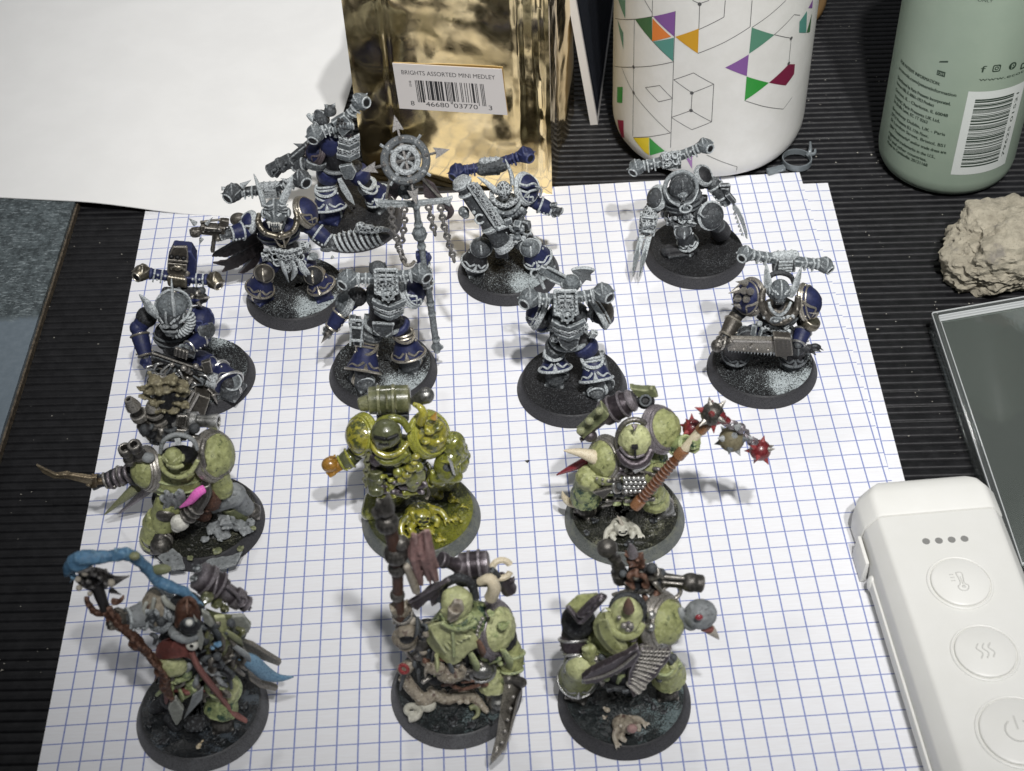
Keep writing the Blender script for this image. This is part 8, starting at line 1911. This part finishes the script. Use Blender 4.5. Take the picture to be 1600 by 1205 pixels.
b = f.B(); b.ell((415, 490, 6), (3.6, 3.3, 4.0)); b.ell((410, 520, 7.5), (2.8, 2.2, 2.4)); b.tube([(355, 520, 7.5), (385, 570, 9), (420, 578, 9.4), (460, 545, 8)], 0.5, 7); hm = f.part('helmet', b, 'pale_green', vox=0.028, orn=0.7, orn_size=-0.2)
b = f.B(); b.plate([(380, 520, 10), (405, 480, 10), (440, 485, 10), (448, 515, 10), (415, 560, 10.4), (385, 572, 10.4)], 1.2); b.spike((405, 520, 10.5), (375, 572, 11.5), 1.6); f.part('nose_plate', b, 'rust_brown' if False else 'flesh', hm, vox=0.026)
gorget(f, [(345, 490, 5), (350, 430, 3.4), (395, 395, 2.6), (440, 390, 2.6), (480, 420, 3), (498, 480, 4.6)], 1.15, 'dark_primer')
gorget(f, [(350, 530, 7), (385, 575, 8.6), (440, 580, 8.8), (480, 540, 7)], 1.0, 'stained_green')
pauldron(f, (565, 600, 2), (0.8, -0.45, 0.35), 5.8, 4.2, 'pale_green', 'purple_metal', 8, rim=0.95)
mess(f, [((610, 590, 6), 1.4), ((560, 540, 6), 1.0)], 'stained_green', 'shoulder_growth', 51, 1.4, 0.4)
horn(f, ((560, 470, 4), (575, 430, 4.4), (555, 392, 4), (512, 405, 3.4)), [1.5, 1.5, 1.3, 0.9], 'bone', None, 'bone_horn')
arm(f, (600, 640, 2), (640, 690, 3), (650, 780, 6), 'plague_green', 'plague_green', 'flesh', 'stained_green', 1.3, hs=0.9)
w = f.B(); w.plate([(620, 825, 8), (660, 815, 8), (688, 835, 8), (690, 860, 8), (672, 900, None, 2.15), (660, 980, None, 1.75), (640, 1050, None, 1.4), (620, 1110, None, 1.1), (565, 1170, None, 0.75), (560, 1155, None, 0.78), (585, 1060, None, 1.3), (600, 960, None, 1.8)], 1.2); sw = f.hard('notched_blade', w, 'brown_metal', bev=0.3, smooth=False)
w = f.B(); w.bar((640, 838, 10), (580, 1130, None, 1.05), 0.9, 0.8); w.spike((680, 840, 8.6), (702, 855, 9), 1.1); w.cap((635, 815, 8.4), (690, 830, 8.4), 1.3)
for i in range(5): w.ell((655 - 12 * i, 890 + 48 * i, None, 2.25 - 0.2 * i), 0.5)
f.part('blade_spine', w, 'gunmetal', sw, vox=0.026)
arm(f, (290, 620, 1), (230, 620, 2), (185, 540, 4), 'dark_primer', 'dark_primer', 'flesh', 'gunmetal', 1.1, hs=1.2)
# totem
w = f.B(); w.tube([(195, 640, 4.5), (180, 560, 4.5), (168, 450, 5), (165, 360, 5.5), (150, 250, 6), (125, 150, 6.5)], [1.2, 1.2, 1.2, 1.3, 1.5, 1.5], 10); st = f.part('totem_pole', w, 'rust_brown', vox=0.03)
w = f.B()
for x, y, r_, d_ in ((160, 285, 2.7, 6), (122, 155, 2.5, 6.6), (180, 240, 1.8, 6), (115, 95, 1.9, 7), (165, 345, 2.1, 5.6), (165, 460, 1.7, 5), (80, 110, 1.3, 7)): w.ell((x, y, d_), r_)
w.spike((120, 80, 7), (130, 20, 7.4), 1.6); w.spike((95, 80, 7), (75, 50, 7), 1.3); w.spike((190, 260, 6), (222, 230, 6), 1.2); f.part('totem_bulbs', w, 'gunmetal', st, vox=0.028)
rnd = random.Random(12); w = f.B()
for i in range(22):
    t = rnd.random(); x0, y0 = 228 + 70 * t + rnd.uniform(-6, 6), 195 + rnd.uniform(-14, 30); x2, y2 = 255 + 85 * t + rnd.uniform(-12, 12), 375 + rnd.uniform(-25, 60) - 25 * t
    w.tube([(x0, y0, 6 + rnd.uniform(-0.8, 1.2)), ((x0 + x2) / 2 - 8 + rnd.uniform(-8, 8), (y0 + y2) / 2, 6.4 + rnd.uniform(-0.8, 1.2)), (x2, y2, 6 + rnd.uniform(-0.6, 0.8))], [0.3, 0.85, 0.25], 7)
f.part('plume', w, 'mauve_cloth', vox=0.026)
w = f.B(); w.cap((205, 340, 7), (245, 440, 7), 0.9, 1.0); f.part('bone_shaft', w, 'flesh', st)
w = f.B(); w.plate([(220, 500, 4), (300, 420, 5), (385, 392, 5), (350, 430, 5), (250, 520, 4)], 1.0); w.tube([(215, 490, 4.6), (300, 440, 5.6), (385, 392, 5.8)], 0.6, 7); w.plate([(300, 460, 4), (345, 430, 4.4), (340, 480, 4), (310, 500, 4)], 1.6); f.part('shoulder_fan', w, 'purple_metal', vox=0.026)
w = f.B(); w.ell((195, 640, 6), (3.0, 2.4, 2.8)); w.ell((205, 615, 6.5), (2.4, 2.0, 1.8)); w.tube([(160, 620, 6.5), (165, 660, 7), (190, 690, 7), (230, 680, 6.6), (240, 630, 6.4)], 0.6, 7); sk = f.part('hanging_skull', w, 'flesh', vox=0.026)
w = f.B(); w.ell((205, 645, 8.0), (1.6, 0.8, 1.4)); f.hard('skull_hollow', w, 'black_hole', sk)
w = f.B(); w.tube([(195, 590, 5.4), (190, 610, 5.6), (185, 635, 5.6)], 1.2, 8); f.part('pole_wrap', w, 'cloth_red', vox=0.028)
b = f.B(); b.ell((525, 780, 7.6), (2.6, 2.0, 2.2)); b.torus((525, 780, 7), (0.1, -0.85, 0.4), 2.9, 0.5, 22, 6); f.part('knee_pad', b, 'steel_trim', vox=0.028)
b = f.B(); b.cap((490, 720, 3), (560, 790, 5), 3.6, 3.2); b.lathe((555, 770, 4), (575, 850, None, 1.0), [(0, 3.2), (0.6, 3.6), (1, 3.4)], 20); f.part('greave', b, 'pale_green', orn=0.9, orn_size=-0.2)
boot(f, (580, 880, None, 0.6), (590, 915, None, 0.5), 'steel_trim', 'gunmetal', 2.5)
b = f.B(); b.cap((400, 720, 2), (330, 790, 4), 3.4, 3.0); f.part('thigh_plate', b, 'dark_primer')
b = f.B(); b.ell((270, 660, 4), (2.4, 2.0, 2.6)); b.ell((262, 710, 4.4), (1.8, 1.6, 1.8)); f.part('hip_plate', b, 'gunmetal')
b = f.B(); b.ell((390, 795, 8.5), (3.6, 2.2, 2.6)); b.ell((330, 770, 8.5), (2.4, 1.8, 1.8)); b.tube([(300, 745, 8.5), (285, 780, 9), (282, 820, 8.6)], [0.9, 0.7, 0.2], 8); b.tube([(430, 760, 8.6), (450, 780, 8.8), (440, 805, 8.6)], [1.0, 0.8, 0.4], 8); f.part('fur_pelt', b, 'flesh', vox=0.026, orn=0.5, orn_size=0.09)
b = f.B(); b.tube([(185, 775, 4), (210, 760, None, 1.9), (240, 745, None, 1.9)], [1.6, 1.6, 0.8], 8); b.ell((200, 770, None, 1.7), (1.8, 1.6, 1.6)); sn = f.part('worm_head', b, 'flesh', vox=0.026)
b = f.B(); b.torus((192, 772, None, 1.95), (-0.3, -0.8, 0.4), 1.0, 0.45, 18, 6); f.hard('worm_mouth', b, 'blood_red', sn)
b = f.B(); b.tube([(190, 800, None, 1.3), (230, 860, None, 0.95), (290, 910, None, 0.75), (310, 880, None, 0.85), (380, 900, None, 0.7), (450, 870, None, 0.75), (500, 905, None, 0.62), (550, 960, None, 0.5)], [1.7, 1.7, 1.6, 1.5, 1.6, 1.7, 1.4, 0.7], 10)
rnd = random.Random(6)
for i in range(12): b.ell((230 + rnd.random() * 290, 860 + rnd.random() * 60, None, 0.72), 0.7 + rnd.random() * 0.6)
f.part('worm_body', b, 'flesh', vox=0.026, orn=0.4, orn_size=0.1)
b = f.B(); b.tube([(222 + (6 + 4 * i) * math.cos(i * 0.9), 950 + (5 + 3.0 * i) * math.sin(i * 0.9), None, 0.62 - 0.01 * i) for i in range(10)], [0.5 + 0.07 * i for i in range(10)], 8); b.ell((295, 925, None, 0.65), (2.0, 1.8, 1.5)); f.part('coiled_shell', b, 'grub_bone', vox=0.024)
b = f.B(); b.tube([(470, 940, None, 0.55), (500, 930, None, 0.55), (505, 965, None, 0.5), (480, 985, None, 0.48)], [0.7, 0.7, 0.6, 0.3], 8); f.part('tail_curl', b, 'dull_green', vox=0.026)
mess(f, [((400, 1000, None, 0.42), 1.5), ((480, 1010, None, 0.42), 1.3), ((330, 1020, None, 0.42), 1.1), ((440, 830, None, 0.5), 1.6), ((560, 1000, None, 0.40), 1.0)], 'dark_primer', 'rubble', 55, 1.5, 0.7)
b = f.B(); b.lathe((425, 340, -4), (555, 325, -4), [(0, 2.4), (0.06, 3.0), (0.3, 3.1), (0.32, 3.4), (0.4, 3.4), (0.42, 3.1), (0.62, 3.1), (0.64, 3.4), (0.72, 3.4), (0.74, 3.0), (0.95, 2.9), (1, 2.2)], 24); bp_ = f.hard('backpack', b, 'purple_metal')
b = f.B(); b.lathe((345, 308, -3), (425, 335, -3.4), [(0, 1.9), (0.3, 1.8), (0.35, 1.4), (0.7, 1.5), (1, 2.0)], 18); b.lathe((600, 380, -3), (640, 440, -3), [(0, 1.3), (0.4, 1.7), (1, 1.9), (1, 1.2)], 16); b.spike((650, 400, -3), (662, 375, -3), 0.8); f.part('exhaust', b, 'purple_metal', bp_, vox=0.028)
b = f.B(); b.torus((605, 350, -3), (0.1, -0.8, 0.5), 2.1, 0.75, 26, 8, 20, 330); f.hard('ring_horn', b, 'bone', bp_)
b = f.B(); b.cap((440, 385, -3), (560, 385, -3), 2.2); b.tube([(560, 350, -2), (590, 380, -2), (600, 420, -2)], 0.8, 8); f.part('pack_frame', b, 'dark_primer', bp_)
body(f)

grime(f, 290, 540, 730, 820, 7.5, ['dark_primer', 'gunmetal', 'rust_brown'], 28, 92, 0.8)
grime(f, 190, 300, 570, 760, 4.5, ['flesh', 'gunmetal', 'dark_primer'], 28, 93, 0.8)
grime(f, 480, 660, 700, 800, 6.5, ['stained_green', 'purple_metal'], 18, 94, 0.8)
for i, (x0, y0, x1, y1, m_) in enumerate(((330, 715, 320, 800, 'plague_green'), (380, 735, 385, 800, 'dark_primer'), (470, 700, 500, 790, 'stained_green'), (250, 560, 235, 640, 'dark_primer'), (610, 690, 640, 770, 'stained_green'), (505, 650, 520, 720, 'rust_brown'))):
    horn(f, ((x0, y0, 8), ((x0 + x1) / 2 + 8, (y0 + y1) / 2, 8.8), (x1, y1, 7.6)), [1.1, 1.5, 0.4], m_, None, 'ragged_strip', 0.4)
b = f.B()
for i in range(9): b.ell((505 + 5 * abs(i - 4) ** 1.5 * 0.6 - 4, 560 + 17 * i, 7.6 - 0.05 * i), 0.5, n=8, m=5)
f.hard('rim_rivets', b, 'gunmetal')
b = f.B(); b.tube([(350, 575, 9.6), (400, 600, 10.4), (455, 600, 10.4), (500, 570, 9.4)], 0.6, 7); b.tube([(395, 575, 9.8), (400, 640, 10.4), (405, 720, 10.6)], 0.45, 7); f.part('cloak_hem', b, 'stained_green', vox=0.028)
# ------------------------------------------------------------------ cleaver model with grey orb (front right)
f = Fig('painted_miniature', 'green model with a grey orb on its arm and a dark cleaver across its knees', 'model', G2, -2.689, -2.818, (840, 840, 3.3))
make_base(f, 'grit_verdigris', 'base_rim', seed=31, lump=1.4)
torso(f, (420, 530, 2), (440, 660, 1.5), V3(0, -1, -0.2), w=7.0, h=6.4, d=5.4, mat='plague_green', belt='dark_primer', wr=5.0, orn=0.1)
cloth(f, [[(300, 410, 5), (350, 360, 6), (380, 380, 7)], [(290, 480, 6), (360, 480, 9), (420, 500, 9)], [(330, 540, 8), (390, 560, 9.6), (460, 540, 9)], [(390, 600, 9), (420, 610, 9.6), (470, 580, 9)]], 'pale_green', 'robe', 0.9)
b = f.B()
for k in range(4): b.tube([(315 + 14 * k, 420, 8 + .4 * k), (335 + 16 * k, 500, 9.2), (390 + 16 * k, 580, 9.8)], [0.3, 0.5, 0.3], 6)
f.part('robe_folds', b, 'plague_green', vox=0.028)
b = f.B(); b.ell((455, 395, 6), (3.7, 3.3, 4.2)); b.ell((460, 440, 7.6), (2.8, 2.3, 2.6)); hm = f.part('helmet', b, 'pale_green', vox=0.028, orn=0.7, orn_size=-0.2)
horn(f, ((470, 370, 9), (468, 345, 10), (468, 312, 10.6)), [1.3, 1.0, 0.15], 'rust_brown', hm)
b = f.B()
for x, y, r_ in ((445, 452, 0.7), (480, 452, 0.7), (465, 472, 0.6)): b.ell((x, y, 10), r_)
b.ell((420, 412, 9), (0.5, 0.5, 0.5)); f.hard('breathing_hole', b, 'gunmetal', hm)
b = f.B(); b.plate([(440, 445, 9.7), (475, 430, 9.8), (500, 460, 9.4), (480, 485, 9.6), (450, 478, 9.8)], 0.8); f.part('muzzle_plate', b, 'purple_metal', hm, vox=0.026)
gorget(f, [(372, 400, 5), (395, 330, 3.6), (440, 300, 3), (500, 305, 3), (545, 350, 4), (548, 430, 6)], 0.9, 'dark_primer')
gorget(f, [(372, 420, 6.6), (395, 480, 8.6), (450, 510, 9.6), (510, 490, 8.6), (545, 440, 7)], 1.1, 'plague_green')
mess(f, [((490, 520, 8.5), 1.3), ((510, 490, 8), 1.1)], 'purple_metal', 'chest_growth', 61, 1.2, 0.5)
# angular left shoulder
b = f.B(); b.plate([(155, 350, 3), (220, 290, 2), (290, 285, 3), (345, 300, 5), (290, 370, 6.5), (225, 435, 5.5)], 2.6); ps = f.part('pauldron', b, 'plague_green', vox=0.03, orn=0.2)
b = f.B(); b.bar((152, 352, 4.6), (222, 440, 7), 0.9, 1.2); b.bar((222, 440, 7), (350, 298, 6.8), 1.0, 1.2); b.tube([(215, 400, 7.2), (285, 330, 7.4), (340, 300, 7)], 0.9, 7)
for t in range(4): b.ell((235 + 30 * t, 405 - 28 * t, 8), 0.45)
f.part('shoulder_rim', b, 'purple_metal', ps, vox=0.026)
pauldron(f, (630, 430, 3), (0.75, -0.55, 0.4), 5.8, 4.4, 'plague_green', 'gunmetal', 8, rim=0.9)
b = f.B(); b.tube([(580, 540, 7), (640, 548, 8), (715, 530, 5)], [0.9, 1.0, 0.8], 8); b.ell((587, 398, 7.6), 1.0); b.ell((585, 460, 8), 1.0); f.part('shoulder_band', b, 'steel_trim', vox=0.026)
arm(f, (210, 430, 1), (185, 500, 1), (190, 600, 4), 'dark_primer', 'purple_metal', 'dark_primer', 'steel_trim', 1.3, fist=False)
arm(f, (680, 440, 1), (715, 425, 2), (740, 408, 3), 'grey_paint', 'grey_paint', 'grey_paint', 'grey_paint', 0.95, fist=False)
b = f.B(); b.ell((840, 395, 4), (3.7, 3.3, 3.6)); b.cap((740, 415, 3), (790, 440, 4), 1.5, 1.8); b.tube([(735, 360, 3), (745, 400, 4), (760, 450, 4.4)], [0.6, 1.0, 0.8], 8); ob = f.part('orb', b, 'grey_paint', vox=0.03)
b = f.B(); b.ell((832, 412, 7.2), (0.9, 0.6, 0.8)); f.hard('orb_pupil', b, 'horn_red', ob)
b = f.B(); b.tube([(850, 470, 5.6), (890, 475, 5), (910, 490, 4.6)], [0.7, 1.0, 0.8], 8); f.part('raw_edge', b, 'cloth_red', ob, vox=0.026)
horn(f, ((890, 475, 5), (910, 495, 5), (935, 524, 4.8)), [1.2, 0.8, 0.12], 'flesh', ob, 'beak')
w = f.B(); w.plate([(225, 718, 11), (270, 680, 11.4), (380, 630, 11.8), (460, 590, 11.6), (520, 550, 10.6), (530, 585, 10.4), (500, 640, 10.6), (420, 680, 10.8), (320, 730, 10.4), (240, 745, 10.4)], 1.8); cl = f.part('cleaver', w, 'purple_metal', vox=0.028, orn=0.25, orn_size=0.14)
w = f.B(); w.tube([(235, 735, 11.6), (330, 715, 11.8), (430, 665, 12), (510, 600, 11.6)], [0.3, 0.4, 0.4, 0.2], 6); f.hard('cleaver_edge', w, 'gunmetal', cl)
b = f.B(); b.plate([(530, 560, 9), (690, 555, 7.4), (680, 610, 7.6), (610, 700, 8), (490, 815, 6.6), (462, 745, 8), (470, 680, 9)], 1.6); ml = f.part('mail_apron', b, 'purple_metal', vox=0.03)
b = f.B()
for i in range(11):
    for j in range(7):
        t, s_ = i / 10, j / 6
        x = (545 + 125 * s_) * (1 - t) + (475 + 45 * s_) * t; y = (572 + 4 * s_) * (1 - t) + (752 + 40 * s_) * t
        if i % 2: x += 8
        b.torus((x, y, 9.6 - 1.4 * s_ * (1 - t) - 1.2 * t), (0.1, -0.8, 0.5), 0.62, 0.26, 8, 5)
f.hard('mail_rings', b, 'gunmetal', ml)
leg(f, (330, 620, 1), (225, 620, 4), (205, 725, None, 1.0), None, 'plague_green', 'plague_green', 'pale_green', 'steel_trim', 'gunmetal', 1.25, flare=1.2, pad=True, knee_r=2.8)
boot(f, (225, 760, None, 0.6), (210, 800, None, 0.5), 'gunmetal', 'rust_brown', 2.7)
b = f.B(); b.cap((560, 640, 1), (660, 660, 4), 3.4, 3.2); b.lathe((660, 650, 3), (675, 720, None, 1.2), [(0, 3.2), (0.6, 3.9), (1, 4.2), (1, 3.6)], 20); gv = f.part('greave', b, 'plague_green', orn=0.9, orn_size=-0.2)
b = f.B(); b.torus((655, 660, 6), (0.2, -0.6, 0.6), 2.2, 0.45, 20, 6); b.ell((730, 655, 4), 0.8); f.part('knee_rim', b, 'stained_green', gv, vox=0.026)
boot(f, (665, 750, None, 0.65), (668, 790, None, 0.5), 'gunmetal', 'gunmetal', 2.7)
b = f.B(); b.ell((270, 590, 6), (1.8, 1.5, 2.4)); b.tube([(245, 560, 6), (270, 610, 7), (290, 660, 7)], 0.9, 8); f.part('hip_hose', b, 'plague_green', orn=0.9, orn_size=-0.2)
creature(f, (440, 975, None, 0.43), 2.7, 'flesh', rot=35)
mess(f, [((360, 890, None, 0.5), 0.9), ((345, 930, None, 0.46), 0.7)], 'flesh', 'entrails', 63, 1.6, 0.4)
b = f.B(); b.ell((487, 985, None, 0.9), (1.3, 1.1, 1.1)); f.part('gremlin_snout', b, 'mauve_cloth', vox=0.024)
mess(f, [((560, 830, None, 0.42), 1.3), ((600, 880, None, 0.42), 1.1), ((300, 850, None, 0.42), 1.0), ((230, 900, None, 0.42), 0.9), ((650, 900, None, 0.41), 1.0), ((470, 800, None, 0.45), 1.2), ((530, 1040, None, 0.41), 0.9)], 'dark_primer', 'rubble', 65, 1.5, 0.7)
# pack
b = f.B(); b.box((540, 200, -3), (6.4, 4.0, 6.0), (20, 0, 0)); b.cap((480, 230, -2), (620, 270, -2), 1.8); bp_ = f.part('backpack', b, 'dark_primer', orn=0.5)
b = f.B(); b.lathe((430, 220, -3), (405, 105, -3), [(0, 1.8), (0.4, 1.9), (0.42, 1.4), (0.7, 1.5), (1, 1.2)], 16); b.ell((358, 55, -3), (2.3, 2.1, 2.2)); b.tube([(360, 70, -3), (395, 110, -3), (430, 150, -3)], [1.3, 1.2, 1.2], 10); f.part('exhaust', b, 'gunmetal', bp_, vox=0.028)
mess(f, [((495, 120, -2), 1.8), ((520, 100, -2), 1.4), ((480, 85, -2), 1.2), ((530, 140, -2), 1.3)], 'rust_brown', 'pack_growth', 67, 1.2, 0.5)
horn(f, ((490, 90, -2), (485, 60, -2), (478, 32, -2)), [1.3, 0.9, 0.15], 'purple_metal', bp_)
b = f.B(); b.lathe((625, 215, -3), (770, 232, -2), [(0, 1.6), (0.05, 2.0), (0.2, 2.0), (0.22, 1.6), (0.9, 1.4), (0.92, 1.9), (1, 1.9)], 16); b.ell((790, 232, -1.8), (2.4, 2.2, 2.2)); b.lathe((800, 232, -1.8), (855, 240, -1.6), [(0, 2.0), (0.3, 1.6), (0.35, 2.0), (0.9, 2.0), (1, 1.6), (1, 1.0)], 16); b.bar((640, 200, -1), (760, 210, -0.4), 0.7, 0.7); b.bar((640, 230, -0.6), (750, 240, 0), 0.6, 0.6); f.part('side_exhaust', b, 'gunmetal', bp_, vox=0.026)
b = f.B(); b.torus((690, 280, -1.4), (0.1, -0.8, 0.5), 1.7, 0.55, 24, 8, sx=1.2); f.hard('carry_ring', b, 'gunmetal', bp_)
body(f)
grime(f, 290, 470, 600, 720, 6.5, ['dark_primer', 'gunmetal', 'stained_green'], 26, 95, 0.9)
grime(f, 560, 700, 620, 720, 5.5, ['dark_primer', 'plague_green'], 16, 96, 0.8)
grime(f, 440, 640, 150, 290, -0.5, ['dark_primer', 'gunmetal', 'rust_brown'], 26, 97, 0.9)
